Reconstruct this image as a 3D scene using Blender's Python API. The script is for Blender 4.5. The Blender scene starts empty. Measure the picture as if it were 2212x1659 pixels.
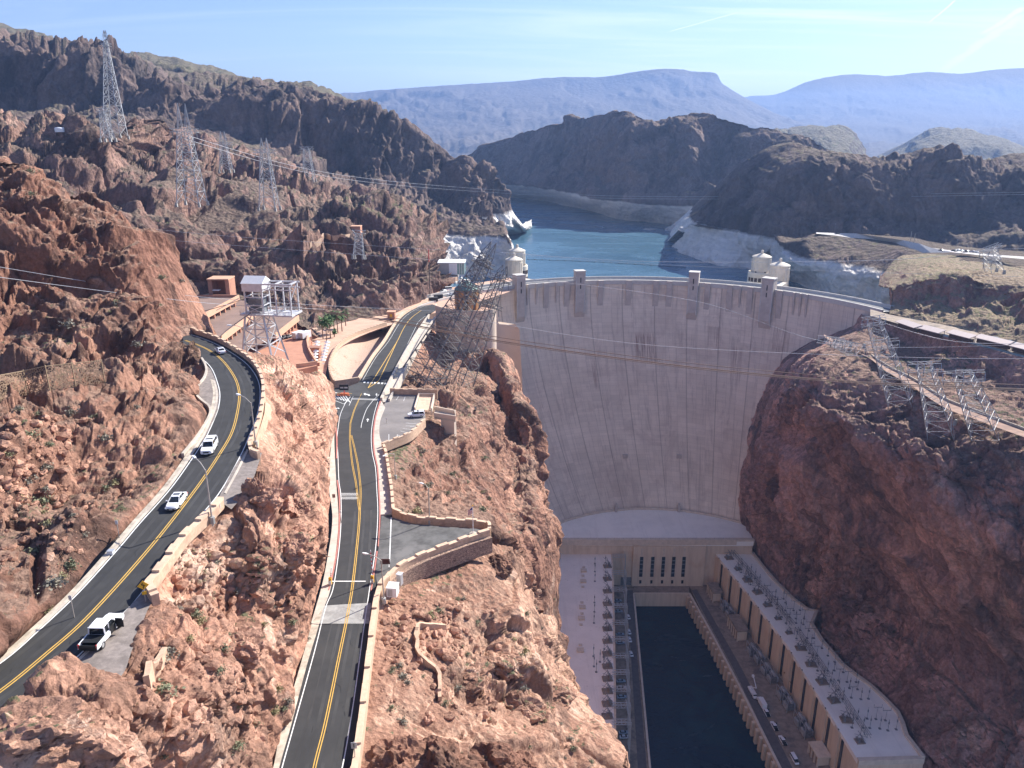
import bpy, math, random
import numpy as np
from mathutils import Vector, Matrix
random.seed(7); RNG=np.random.default_rng(11)
R=math.radians
S=bpy.context.scene
COL=S.collection
# ------------------------------------------------------------ image pixel helper
# points are given as image pixels (px,py); the camera ray plus a height
# or a distance gives a scene position in metres (x right, y upstream, z above the river).
F0=1662.0; PITCH=math.atan((829.5-290)/F0); CZ=268.0
CP,SP=math.cos(PITCH),math.sin(PITCH)
def rz(y): return 191-(y-75)*.036          # access road level
def lz(y): return 218-.012*(y-60)          # upper road level
def ray(px,py):
    u=(py-829.5)/F0
    return (px-1106)/F0, CP-u*SP, -SP-u*CP
def at(px,py,v,dz=0.0):
    dx,dy,dd=ray(px,py)
    if v=='d': return dam_hit(px,py)
    if isinstance(v,tuple):
        q=dam_hit(px,py); return at(px,py,-(q[1]+v[1]))
    if v in('r','l'):
        f=rz if v=='r' else lz
        z=190.0
        for _ in range(30):
            t=(z+dz-CZ)/dd; z=f(dy*t)
        return (dx*t,dy*t,z+dz)
    t=(-v)/dy if v<0 else (v-CZ)/dd
    return (dx*t,dy*t,CZ+dd*t)
def A(px,py,v,dz=0.0): return Vector(at(px,py,v,dz))
# dam geometry -------------------------------------------------------------
DC0=(71.0,355.0,134.0)
def _fit(pts):
    M=np.array([[2*a,2*b,1] for a,b in pts]); B=np.array([a*a+b*b for a,b in pts])
    s=np.linalg.lstsq(M,B,rcond=None)[0]; return (s[0],s[1],math.sqrt(s[2]+s[0]**2+s[1]**2))
DC1=_fit([at(x,y,38)[:2] for x,y in [(1205,1132),(1330,1102),(1465,1102),(1600,1130)]])
def dam_c(z):
    t=max(0,min(1.4,(178-z)/140.0)); s=max(0,(t-.06))/.94; s=s**1.45
    return tuple(DC0[i]+(DC1[i]-DC0[i])*s for i in range(3))
def dam_hit(px,py):
    dx,dy,dd=ray(px,py); best=None; prev=None
    for i in range(600):
        Y=330+i*.5; t=Y/dy; x=dx*t; z=CZ+dd*t
        cx,cy,r=dam_c(z); g=math.hypot(x-cx,Y-cy)-r if Y>cy-20 else -1
        if prev is not None and prev<0<=g: return (x,Y,z)
        prev=g
    return (dx*430/dy,430,CZ+dd*430/dy)
# ------------------------------------------------------------ object helpers
def tag(o,label=None,cat=None,group=None,kind=None):
    if label: o['label']=label
    if cat: o['category']=cat; kind=kind or 'thing'
    if group: o['group']=group
    if kind: o['kind']=kind
    return o
def empty(name,loc=(0,0,0),rot=0,label=None,cat=None,group=None):
    o=bpy.data.objects.new(name,None); COL.objects.link(o); o.location=loc
    o.rotation_euler=(0,0,rot); o.empty_display_size=.5
    return tag(o,label,cat,group)
def copy_tree(o,parent=None):
    c=o.copy(); COL.objects.link(c)
    if parent is not None: c.parent=parent
    for ch in o.children: copy_tree(ch,c)
    return c
class MB:
    def __init__(s): s.v=[]; s.f=[]
    def add(s,vs,fs):
        n=len(s.v); s.v+= [tuple(p) for p in vs]; s.f+=[tuple(i+n for i in f) for f in fs]; return s
    def box(s,c,d,rz=0,tap=1.0):
        hx,hy,hz=d[0]/2,d[1]/2,d[2]/2; ca,sa=math.cos(rz),math.sin(rz); vs=[]
        for k,(zz,t) in enumerate(((-hz,1),(hz,tap))):
            for x,y in((-hx,-hy),(hx,-hy),(hx,hy),(-hx,hy)):
                x*=t;y*=t; vs.append((c[0]+x*ca-y*sa,c[1]+x*sa+y*ca,c[2]+zz))
        return s.add(vs,[(3,2,1,0),(4,5,6,7),(0,1,5,4),(1,2,6,5),(2,3,7,6),(3,0,4,7)])
    def bar(s,p,q,w,w2=None,n=4):
        p=Vector(p);q=Vector(q);d=q-p
        if d.length<1e-6: return s
        d.normalize(); a=d.cross(Vector((0,0,1)))
        if a.length<.01: a=d.cross(Vector((0,1,0)))
        a.normalize(); b=d.cross(a); w2=w if w2 is None else w2; vs=[]
        off=math.pi/4 if n==4 else 0
        for P,ww in((p,w),(q,w2)):
            for k in range(n):
                t=2*math.pi*k/n+off; vs.append(P+a*math.cos(t)*ww*.6+b*math.sin(t)*ww*.6)
        fs=[tuple(range(n-1,-1,-1)),tuple(range(n,2*n))]+[(k,(k+1)%n,n+(k+1)%n,n+k) for k in range(n)]
        return s.add(vs,fs)
    def path(s,pts,w,n=5):
        for a,b in zip(pts,pts[1:]): s.bar(a,b,w,n=n)
        return s
    def lathe(s,c,prof,n=16,a0=0,a1=2*math.pi):
        full=abs(a1-a0-2*math.pi)<1e-6; m=n if full else n+1; vs=[]
        for r,z in prof:
            for k in range(m):
                t=a0+(a1-a0)*k/n; vs.append((c[0]+r*math.cos(t),c[1]+r*math.sin(t),c[2]+z))
        fs=[]
        for i in range(len(prof)-1):
            for k in range(n):
                k2=(k+1)%m; fs.append((i*m+k,i*m+k2,(i+1)*m+k2,(i+1)*m+k))
        fs.append(tuple(range(m))[::-1]); fs.append(tuple((len(prof)-1)*m+k for k in range(m)))
        return s.add(vs,fs)
    def prism(s,poly,z0,z1):
        n=len(poly); area=sum(poly[i][0]*poly[(i+1)%n][1]-poly[(i+1)%n][0]*poly[i][1] for i in range(n))
        if area<0: poly=poly[::-1]
        zz=(lambda z,i: z[i] if isinstance(z,(list,tuple)) else z)
        if area<0:
            if isinstance(z0,(list,tuple)): z0=z0[::-1]
            if isinstance(z1,(list,tuple)): z1=z1[::-1]
        vs=[(p[0],p[1],zz(z0,i)) for i,p in enumerate(poly)]+[(p[0],p[1],zz(z1,i)) for i,p in enumerate(poly)]
        return s.add(vs,[tuple(range(n-1,-1,-1)),tuple(range(n,2*n))]+[(k,(k+1)%n,n+(k+1)%n,n+k) for k in range(n)])
    def sheet(s,pts):
        return s.add(pts,[tuple(range(len(pts)))])
    def wall(s,pts,h,t,base=1.0,off=0.0):
        """vertical wall along 3d points; z of the points = foot"""
        L=[Vector(p) for p in pts]; n=len(L); nr=[]
        for i in range(n):
            d=(L[min(i+1,n-1)]-L[max(i-1,0)]); d.z=0; d.normalize(); nr.append(Vector((-d.y,d.x,0)))
        vs=[]
        for i,p in enumerate(L):
            hh=h[i] if isinstance(h,(list,tuple)) else h
            for o,z in((off-t/2,-base),(off+t/2,-base),(off+t/2,hh),(off-t/2,hh)):
                q=p+nr[i]*o; vs.append((q.x,q.y,p.z+z))
        fs=[]
        for i in range(n-1):
            a=i*4;b=a+4
            for k in range(4): fs.append((a+k,a+(k+1)%4,b+(k+1)%4,b+k))
        fs+=[(3,2,1,0),(n*4-4,n*4-3,n*4-2,n*4-1)]
        return s.add(vs,fs)
    def build(s,name,m,parent=None,smooth=False,label=None,cat=None,group=None,kind=None):
        me=bpy.data.meshes.new(name); me.from_pydata(s.v,[],s.f); me.materials.append(m)
        import bmesh
        bm=bmesh.new(); bm.from_mesh(me); bmesh.ops.recalc_face_normals(bm,faces=bm.faces); bm.to_mesh(me); bm.free()
        if smooth:
            me.polygons.foreach_set('use_smooth',[True]*len(me.polygons))
            try: me.set_sharp_from_angle(angle=R(35))
            except Exception: pass
        me.update(); o=bpy.data.objects.new(name,me); COL.objects.link(o)
        if parent is not None: o.parent=parent
        return tag(o,label,cat,group,kind)
# ------------------------------------------------------------ materials
def _new(name):
    m=bpy.data.materials.new(name); m.use_nodes=True; nt=m.node_tree
    for n in list(nt.nodes):
        if n.type!='OUTPUT_MATERIAL' and n.type!='BSDF_PRINCIPLED': nt.nodes.remove(n)
    return m,nt,nt.nodes['Principled BSDF']
def N(nt,t,**k):
    n=nt.nodes.new(t)
    for a,b in k.items():
        if a.startswith('i_'):
            key=a[2:]; key=int(key) if key.isdigit() else key.replace('_',' ')
            n.inputs[key].default_value=b
        else: setattr(n,a,b)
    return n
def rgba(c): return (c[0],c[1],c[2],1)
def mixc(nt,f,a,b,bt='MIX'):
    n=nt.nodes.new('ShaderNodeMix'); n.data_type='RGBA'; n.blend_type=bt
    for s,v in((0,f),(6,a),(7,b)):
        if isinstance(v,(tuple,list)): n.inputs[s].default_value=rgba(v)
        elif isinstance(v,(int,float)): n.inputs[s].default_value=v
        else: nt.links.new(v,n.inputs[s])
    return n.outputs[2]
def ramp(nt,src,a,b):
    n=N(nt,'ShaderNodeMapRange',i_1=a,i_2=b); n.clamp=True; n.interpolation_type='SMOOTHSTEP'; nt.links.new(src,n.inputs[0]); return n.outputs[0]
def math2(nt,op,a,b=0.0):
    n=N(nt,'ShaderNodeMath',operation=op)
    for i,v in enumerate((a,b)):
        if isinstance(v,(int,float)): n.inputs[i].default_value=v
        else: nt.links.new(v,n.inputs[i])
    return n.outputs[0]
def noise(nt,co,scale,detail=6,rough=.6,dist=0.0):
    n=N(nt,'ShaderNodeTexNoise',i_Scale=scale,i_Detail=detail,i_Roughness=rough,i_Distortion=dist)
    nt.links.new(co,n.inputs['Vector']); return n.outputs[0]
def bump(nt,h,strength,dist,bs):
    b=N(nt,'ShaderNodeBump',i_Strength=strength,i_Distance=dist); nt.links.new(h,b.inputs['Height']); nt.links.new(b.outputs[0],bs.inputs['Normal']); return b
def simple(name,c,rough=.7,metal=0.0,var=.12,scale=1.0,bmp=0.0,spec=.3,c2=None):
    m,nt,bs=_new(name); co=N(nt,'ShaderNodeNewGeometry').outputs['Position']
    n=noise(nt,co,scale,5,.6); f=ramp(nt,n,.3,.7)
    lo=tuple(x*(1-var) for x in c); hi=tuple(min(1,x*(1+var)) for x in c)
    col=mixc(nt,f,lo,hi)
    if c2:
        f2=ramp(nt,noise(nt,co,scale*.35,6,.65),.5,.68); col=mixc(nt,f2,col,c2)
    nt.links.new(col,bs.inputs['Base Color']); bs.inputs['Roughness'].default_value=rough; bs.inputs['Metallic'].default_value=metal
    bs.inputs['Specular IOR Level'].default_value=spec
    if bmp: bump(nt,noise(nt,co,scale*4,4,.6),.5,bmp,bs)
    return m
def rock(name,c1,c2,dark,soil,k=1.0,veg=(.15,.145,.085),vegamt=.5,flat=(.62,.85),pale=None,ring=None,spec=.1,vs=1.0,bmp=1.0,con=1.0,hi=None):
    """k = feature scale in metres for the largest colour patches ~ 30*k"""
    m,nt,bs=_new(name); g=N(nt,'ShaderNodeNewGeometry'); co=g.outputs['Position']
    sx=N(nt,'ShaderNodeSeparateXYZ'); nt.links.new(co,sx.inputs[0])
    big=ramp(nt,noise(nt,co,.028/k,5,.55,.6),.35,.62)
    col=mixc(nt,big,c1,c2)
    if pale:
        col=mixc(nt,math2(nt,'MULTIPLY',ramp(nt,noise(nt,co,.05/k,7,.7,1.0),.56,.66),.7),col,pale)
    # cell to cell variation of the fractured blocks
    mp=N(nt,'ShaderNodeMapping'); mp.inputs['Scale'].default_value=(1,1,.6*vs); nt.links.new(co,mp.inputs[0])
    vo=N(nt,'ShaderNodeTexVoronoi',i_Scale=.22/k); nt.links.new(mp.outputs[0],vo.inputs['Vector'])
    vs1=N(nt,'ShaderNodeSeparateColor'); nt.links.new(vo.outputs['Color'],vs1.inputs[0])
    vo2=N(nt,'ShaderNodeTexVoronoi',i_Scale=.9/k); nt.links.new(mp.outputs[0],vo2.inputs['Vector'])
    vs2=N(nt,'ShaderNodeSeparateColor'); nt.links.new(vo2.outputs['Color'],vs2.inputs[0])
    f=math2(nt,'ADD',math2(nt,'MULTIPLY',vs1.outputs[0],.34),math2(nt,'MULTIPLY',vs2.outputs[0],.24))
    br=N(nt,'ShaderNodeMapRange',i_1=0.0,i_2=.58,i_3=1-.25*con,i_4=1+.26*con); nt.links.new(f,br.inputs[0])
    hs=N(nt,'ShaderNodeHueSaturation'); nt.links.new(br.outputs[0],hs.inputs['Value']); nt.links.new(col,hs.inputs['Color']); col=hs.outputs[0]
    # desert varnish; its dark patches also paint in shadow among the broken rock
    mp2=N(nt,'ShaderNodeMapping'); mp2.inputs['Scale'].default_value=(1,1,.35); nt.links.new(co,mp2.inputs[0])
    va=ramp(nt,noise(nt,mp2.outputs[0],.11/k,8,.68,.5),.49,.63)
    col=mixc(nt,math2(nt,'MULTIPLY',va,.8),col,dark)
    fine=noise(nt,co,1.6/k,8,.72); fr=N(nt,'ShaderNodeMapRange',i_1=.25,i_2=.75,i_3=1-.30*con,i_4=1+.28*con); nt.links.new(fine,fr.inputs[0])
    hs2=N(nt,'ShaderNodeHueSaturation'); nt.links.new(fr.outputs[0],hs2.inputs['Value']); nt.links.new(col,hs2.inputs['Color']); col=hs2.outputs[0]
    if hi:
        zh=math2(nt,'ADD',sx.outputs[2],math2(nt,'MULTIPLY',math2(nt,'SUBTRACT',noise(nt,co,.06,5,.6),.5),26))
        col=mixc(nt,ramp(nt,zh,hi[0],hi[1]),col,hi[2],'MULTIPLY')
    # soil and scrub on the flatter ground
    gn=N(nt,'ShaderNodeSeparateXYZ'); nt.links.new(g.outputs['Normal'],gn.inputs[0])
    az=math2(nt,'ABSOLUTE',gn.outputs[2]); az=math2(nt,'ADD',az,math2(nt,'MULTIPLY',math2(nt,'SUBTRACT',noise(nt,co,.35/k,5,.6),.5),.5))
    sf=ramp(nt,az,flat[0],flat[1])
    so=mixc(nt,ramp(nt,noise(nt,co,2.2/k,6,.7),.35,.65),tuple(x*.8 for x in soil),tuple(x*1.2 for x in soil))
    if vegamt>0:
        vf=ramp(nt,math2(nt,'ADD',noise(nt,co,.75/k,4,.6),math2(nt,'MULTIPLY',noise(nt,co,.05/k,3,.5),.5)),.90-.12*vegamt,.95-.12*vegamt)
        so=mixc(nt,vf,so,veg)
    col=mixc(nt,sf,col,so)
    if ring:
        zz=math2(nt,'ADD',sx.outputs[2],math2(nt,'MULTIPLY',math2(nt,'SUBTRACT',noise(nt,co,.02,5,.6),.5),12))
        rf=N(nt,'ShaderNodeMapRange',i_1=ring[0]-1.2,i_2=ring[0]+1.2,i_3=1.0,i_4=0.0); nt.links.new(zz,rf.inputs[0])
        mp3=N(nt,'ShaderNodeMapping'); mp3.inputs['Scale'].default_value=(.2,.2,1); nt.links.new(co,mp3.inputs[0])
        st=ramp(nt,noise(nt,mp3.outputs[0],.22,7,.75),.36,.62)
        rc=mixc(nt,st,tuple(x*.78 for x in ring[1]),ring[1])
        pk=ramp(nt,noise(nt,co,.16,7,.75),.56,.66); rc=mixc(nt,math2(nt,'MULTIPLY',pk,.45),rc,tuple(x*.5 for x in ring[1]))
        col=mixc(nt,rf.outputs[0],col,rc)
    nt.links.new(col,bs.inputs['Base Color']); bs.inputs['Roughness'].default_value=.92; bs.inputs['Specular IOR Level'].default_value=spec
    h=math2(nt,'ADD',noise(nt,co,.9/k,9,.72),math2(nt,'MULTIPLY',vo2.outputs['Distance'],.7))
    bump(nt,h,1.0,.85*k*bmp,bs)
    return m
# ------------------------------------------------------------ lattice noise
def _h(ix,iy,iz,s):
    h=(ix.astype(np.int64)*374761393+iy.astype(np.int64)*668265263+iz.astype(np.int64)*2147483647+s*974634777)&0xffffffff
    h=((h^(h>>13))*1274126177)&0xffffffff; h=((h^(h>>16))*2246822519)&0xffffffff; h^=h>>15
    return h.astype(np.float64)/4294967296.0
def vnoise(p,s):
    i=np.floor(p); f=p-i; f=f*f*(3-2*f); i=i.astype(np.int64); r=0
    for a in(0,1):
        wa=f[:,0] if a else 1-f[:,0]
        for b in(0,1):
            wb=f[:,1] if b else 1-f[:,1]
            for c in(0,1):
                wc=f[:,2] if c else 1-f[:,2]
                r=r+wa*wb*wc*_h(i[:,0]+a,i[:,1]+b,i[:,2]+c,s)
    return r*2-1
def fbm(p,s,o=4,g=.5):
    r=0;a=1.0
    for k in range(o): r=r+a*vnoise(p*(2.03**k)+k*17.3,s+k); a*=g
    return r
def facet(p,s):
    """fractured blocks: tilted planes with bevelled joints and narrow cracks"""
    b=np.floor(p-.5).astype(np.int64); n=len(p); d1=np.full(n,9.0); d2=np.full(n,9.0); v1=np.zeros(n); v2=np.zeros(n)
    for a in(0,1):
        for bb in(0,1):
            for c in(0,1):
                I=b+np.array([a,bb,c]); x,y,z=I[:,0],I[:,1],I[:,2]
                q=p-np.stack([x+.15+.7*_h(x,y,z,s),y+.15+.7*_h(x,y,z,s+1),z+.15+.7*_h(x,y,z,s+2)],1); d=np.einsum('ij,ij->i',q,q)
                v=.42*(_h(x,y,z,s+3)*2-1)+(q[:,0]*(_h(x,y,z,s+4)-.5)+q[:,1]*(_h(x,y,z,s+5)-.5)+q[:,2]*(_h(x,y,z,s+6)-.5))*2.3
                c1=d<d1; c2=(~c1)&(d<d2)
                v2=np.where(c1,v1,np.where(c2,v,v2)); d2=np.where(c1,d1,np.where(c2,d,d2)); v1=np.where(c1,v,v1); d1=np.where(c1,d,d1)
    e=np.sqrt(d2)-np.sqrt(d1); t=np.clip(e/.24,0,1); t=.5+.5*t*(2-t)
    return v1*t+v2*(1-t)-.26*np.clip(1-e/.07,0,1)
def cr(P,t):
    """catmull-rom of an (n,k) array at parameters t in [0,n-1]"""
    n=len(P); i=np.clip(np.floor(t).astype(int),0,n-2); f=(t-i)[:,None]
    p0=P[np.clip(i-1,0,n-1)];p1=P[i];p2=P[i+1];p3=P[np.clip(i+2,0,n-1)]
    return .5*((2*p1)+(-p0+p2)*f+(2*p0-5*p1+4*p2-p3)*f*f+(-p0+3*p1-3*p2+p3)*f**3)
STEP=2.3
def patch(name,rows,m,scales,step=1.0,back=None,down=None,rext=None,lext=None,an=(1,1,1),warp=.22,low=.6,rim=1.0,calm=None,seed=1,kind='structure',rough=1.0,label=None,cat=None):
    st=STEP*step; C=[]
    for r in rows:
        a=[]
        for q in r:
            amp=q[3] if len(q)>3 else (1.0 if not calm or q[1]<calm[0] else calm[1]); w=at(q[0],q[1],q[2])
            a.append((q[0],q[1],math.log(w[1]),amp))
        C.append(np.array(a,float))
    C[0][:,3]*=rim
    def ln(c): return np.hypot(np.diff(c[:,0]),np.diff(c[:,1]))
    nu=max(8,int(max(ln(c).sum() for c in C)/st))
    G=[]
    for c in C:
        s=np.concatenate([[0],np.cumsum(ln(c)+1e-6)]); s/=s[-1]
        t=np.interp(np.linspace(0,1,nu),s,np.arange(len(c))); G.append(cr(c,t))
    G=np.array(G) # rows,nu,4
    seg=[max(2,int(np.percentile(np.hypot(G[i+1,:,0]-G[i,:,0],G[i+1,:,1]-G[i,:,1]),75)/st)) for i in range(len(G)-1)]
    tv=np.concatenate([np.linspace(i,i+1,k,endpoint=False) for i,k in enumerate(seg)]+[[len(seg)]])
    nv=len(tv); D=cr(G.reshape(len(G),-1),tv).reshape(nv,nu,4)
    u=(D[...,1]-829.5)/F0; dy=CP-u*SP; t=np.exp(D[...,2])/dy
    W=np.stack([(D[...,0]-1106)/F0*t,np.exp(D[...,2]),CZ+(-SP-u*CP)*t],-1); amp=np.clip(D[...,3],0,3)
    def ext(W,amp,vec,n,axis,end):
        vec=np.array(vec,float)
        edge=W[0] if (axis==0 and not end) else W[-1] if axis==0 else W[:,0] if not end else W[:,-1]
        ea=amp[0] if (axis==0 and not end) else amp[-1] if axis==0 else amp[:,0] if not end else amp[:,-1]
        ks=np.arange(1,n+1)/n
        new=[edge+vec*(k**1.0)*np.array([1,1,1]) for k in ks]; na=[ea for k in ks]
        if not end: new=new[::-1]
        new=np.stack(new,axis); na=np.stack(na,axis)
        return (np.concatenate([W,new] if end else [new,W],axis),np.concatenate([amp,na] if end else [na,amp],axis))
    if rext: 
        for v,n in rext: W,amp=ext(W,amp,v,n,1,True)
    if lext:
        for v,n in lext: W,amp=ext(W,amp,v,n,1,False)
    if back:
        for v,n in back: W,amp=ext(W,amp,v,n,0,False)
    if down:
        for v,n in down: W,amp=ext(W,amp,v,n,0,True)
    nv,nu=W.shape[:2]
    du=np.gradient(W,axis=1); dv=np.gradient(W,axis=0); nr=np.cross(dv,du); nr/=np.linalg.norm(nr,axis=2,keepdims=True)+1e-9
    # keep normals facing the viewer side
    cam=np.array([0,0,CZ]); flip=np.sign(np.einsum('ijk,ijk->ij',nr,cam-W)); 
    if np.median(flip)<0: nr=-nr
    P=W.reshape(-1,3); Nn=nr.reshape(-1,3); am=amp.reshape(-1); an=np.array(an,float)
    w3=np.stack([fbm(P/scales[0][0]*.9+31,seed+50,3),fbm(P/scales[0][0]*.9+77,seed+60,3),fbm(P/scales[0][0]*.9+131,seed+70,3)],1)*warp
    disp=0
    rr=np.random.default_rng(seed); A1,A2=rr.uniform(-.35,.35),rr.uniform(.15,.45)*rr.choice([-1,1])
    Rx=np.array([[1,0,0],[0,math.cos(A1),-math.sin(A1)],[0,math.sin(A1),math.cos(A1)]]); Ry=np.array([[math.cos(A2),0,math.sin(A2)],[0,1,0],[-math.sin(A2),0,math.cos(A2)]])
    PR=P@(Rx@Ry).T; L0=scales[0][0]
    mask=np.clip(.85+.8*fbm(P/(1.9*L0)+9,seed+200,3),.3,1.6)
    disp=am*low*scales[0][1]*fbm(P/(2.3*L0)+3,seed+300,3,.45)
    for k,(L,a,kindn) in enumerate(scales):
        if k>0 and kindn=='f': a=a*np.clip(mask,.25,1.6)
        q=PR*an/L+w3*(scales[0][0]/L if k==0 else 1.2)+k*7.7
        v=facet(q,seed*13+k*29) if kindn=='f' else fbm(q,seed*13+k*29,4)
        disp=disp+v*a*(am if L>.12*L0 else np.clip(am*1.5,0,1.2))
    P=P+Nn*(disp*rough)[:,None]
    idx=np.arange(nv*nu).reshape(nv,nu)
    a,b,c,d=idx[:-1,:-1].ravel(),idx[:-1,1:].ravel(),idx[1:,1:].ravel(),idx[1:,:-1].ravel()
    q=np.stack([a,d,c,b],1)
    me=bpy.data.meshes.new(name); me.vertices.add(len(P)); me.vertices.foreach_set('co',P.astype(np.float32).ravel())
    me.loops.add(q.size); me.loops.foreach_set('vertex_index',q.astype(np.int32).ravel())
    me.polygons.add(len(q)); me.polygons.foreach_set('loop_start',(np.arange(len(q))*4).astype(np.int32)); 
    me.update(calc_edges=True); me.validate(); me.materials.append(m)
    o=bpy.data.objects.new(name,me); COL.objects.link(o); tag(o,label,cat,None,kind); 
    TERR.append((o,P.reshape(nv,nu,3)))
    return o
TERR=[]

def ground(px,py,near=True):
    """surface point seen at image pixel (px,py) on the terrain already built"""
    best=None; bd=1e18
    for o,P in TERR:
        if o.name in _gcache: X,Y,D=_gcache[o.name]
        else:
            f=P[...,1]*CP-(P[...,2]-CZ)*SP; u=P[...,1]*SP+(P[...,2]-CZ)*CP
            X=1106+F0*P[...,0]/f; Y=829.5-F0*u/f; D=f; _gcache[o.name]=(X,Y,D)
        d=(X-px)**2+(Y-py)**2; m=d<16
        if m.any():
            dd=np.where(m,D,1e18); i=np.unravel_index(dd.argmin(),dd.shape)
            if D[i]<bd: bd=D[i]; best=P[i]
    return Vector(best) if best is not None else None
_gcache={}
# ------------------------------------------------------------ camera, sun, sky, air
cam=bpy.data.cameras.new('camera'); co_=bpy.data.objects.new('camera',cam); COL.objects.link(co_)
co_.location=(0,0,CZ); co_.rotation_euler=(math.pi/2-PITCH,0,0); cam.sensor_width=36; cam.lens=36*F0/2212
cam.clip_start=1; cam.clip_end=60000; S.camera=co_
SUN_AZ=R(47); SUN_EL=R(35)    # azimuth measured from +y (upstream) towards +x
sd=Vector((math.sin(SUN_AZ)*math.cos(SUN_EL),math.cos(SUN_AZ)*math.cos(SUN_EL),math.sin(SUN_EL)))
sl=bpy.data.lights.new('sun','SUN'); sl.energy=4.5; sl.angle=R(.53); sl.color=(1,.95,.87)
so_=bpy.data.objects.new('sun',sl); COL.objects.link(so_); so_.rotation_euler=(-sd).to_track_quat('-Z','Y').to_euler()
w=bpy.data.worlds.new('World'); S.world=w; w.use_nodes=True; nt=w.node_tree; bg=nt.nodes['Background']
sky=N(nt,'ShaderNodeTexSky'); sky.sky_type='NISHITA'; sky.sun_disc=False; sky.sun_elevation=SUN_EL; sky.sun_rotation=SUN_AZ
sky.air_density=1.0; sky.dust_density=.35; sky.ozone_density=2.2; sky.altitude=400
# thin cirrus streaks, as a property of the sky
tc=N(nt,'ShaderNodeTexCoord'); sp_=N(nt,'ShaderNodeSeparateXYZ'); nt.links.new(tc.outputs['Generated'],sp_.inputs[0])
el=math2(nt,'ADD',sp_.outputs[2],.10)
cx=math2(nt,'DIVIDE',sp_.outputs[0],el); cy=math2(nt,'DIVIDE',sp_.outputs[1],el)
cb=N(nt,'ShaderNodeCombineXYZ'); nt.links.new(cx,cb.inputs[0]); nt.links.new(cy,cb.inputs[1])
mp=N(nt,'ShaderNodeMapping'); mp.inputs['Rotation'].default_value=(0,0,R(8)); mp.inputs['Scale'].default_value=(.28,1.5,1); nt.links.new(cb.outputs[0],mp.inputs[0])
c1=ramp(nt,noise(nt,mp.outputs[0],1.1,10,.62,.8),.47,.74)
mp2=N(nt,'ShaderNodeMapping'); mp2.inputs['Rotation'].default_value=(0,0,R(-32)); mp2.inputs['Scale'].default_value=(.22,1.1,1); mp2.inputs['Location'].default_value=(3,1,0); nt.links.new(cb.outputs[0],mp2.inputs[0])
c2=ramp(nt,noise(nt,mp2.outputs[0],1.3,10,.6,1.2),.46,.76)
cl=math2(nt,'MAXIMUM',c1,c2)
side=ramp(nt,cx,-1.2,1.8)
cl=math2(nt,'MULTIPLY',cl,math2(nt,'ADD',math2(nt,'MULTIPLY',side,.40),.10))
# contrails at the upper right
def trail(x0,y0,x1,y1,wd,soft):
    global cl
    def dirn(px,py):
        dx,dy,dz=ray(px,py); L=math.sqrt(dx*dx+dy*dy+dz*dz); dx/=L;dy/=L;dz/=L; return dx/(dz+.1),dy/(dz+.1)
    a=dirn(x0,y0); b=dirn(x1,y1); dx,dy=b[0]-a[0],b[1]-a[1]; L=math.hypot(dx,dy); dx/=L;dy/=L
    px_=math2(nt,'SUBTRACT',cx,a[0]); py_=math2(nt,'SUBTRACT',cy,a[1])
    al=math2(nt,'ADD',math2(nt,'MULTIPLY',px_,dx),math2(nt,'MULTIPLY',py_,dy))
    pe=math2(nt,'ADD',math2(nt,'MULTIPLY',px_,-dy),math2(nt,'MULTIPLY',py_,dx))
    pe=math2(nt,'ADD',pe,math2(nt,'MULTIPLY',math2(nt,'SUBTRACT',noise(nt,cb.outputs[0],4,4),.5),wd*2.5))
    w_=math2(nt,'SUBTRACT',1.0,ramp(nt,math2(nt,'ABSOLUTE',pe),wd*.2,wd))
    e=math2(nt,'MULTIPLY',ramp(nt,al,-.05*L,.08*L),math2(nt,'SUBTRACT',1.0,ramp(nt,al,.85*L,1.05*L)))
    cl=math2(nt,'MAXIMUM',cl,math2(nt,'MULTIPLY',math2(nt,'MULTIPLY',w_,e),soft))
trail(2064,0,2005,52,.007,.8); trail(2212,30,2025,160,.05,.5); trail(1600,25,1440,70,.012,.55); trail(2212,15,2120,75,.03,.6)
sc=N(nt,'ShaderNodeVectorMath',operation='MULTIPLY'); nt.links.new(sky.outputs[0],sc.inputs[0]); sc.inputs[1].default_value=(.80,.81,1.06)
mixn=mixc(nt,cl,sc.outputs[0],(8.2,8.6,9.0))
nt.links.new(mixn,bg.inputs[0]); bg.inputs[1].default_value=.072
S.view_settings.view_transform='Standard'; S.view_settings.look='None'; S.view_settings.gamma=1; S.view_settings.exposure=1.3
S.view_settings.use_curve_mapping=False
S.cycles.max_bounces=5; S.cycles.diffuse_bounces=4; S.cycles.volume_bounces=0; S.cycles.use_denoising=True
S.cycles.caustics_reflective=False; S.cycles.caustics_refractive=False
# the desert air
m=bpy.data.materials.new('desert_air'); m.use_nodes=True; nt=m.node_tree; nt.nodes.clear()
ou=N(nt,'ShaderNodeOutputMaterial'); pv=N(nt,'ShaderNodeVolumePrincipled'); pv.inputs['Color'].default_value=(.28,.44,.80,1)
pv.inputs['Density'].default_value=1.0e-4; pv.inputs['Anisotropy'].default_value=.25
nt.links.new(pv.outputs[0],ou.inputs['Volume'])
hz=MB().box((0,7000,395),(26000,16000,820)).build('haze',m,kind='stuff')
hz.location.z=0
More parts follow.
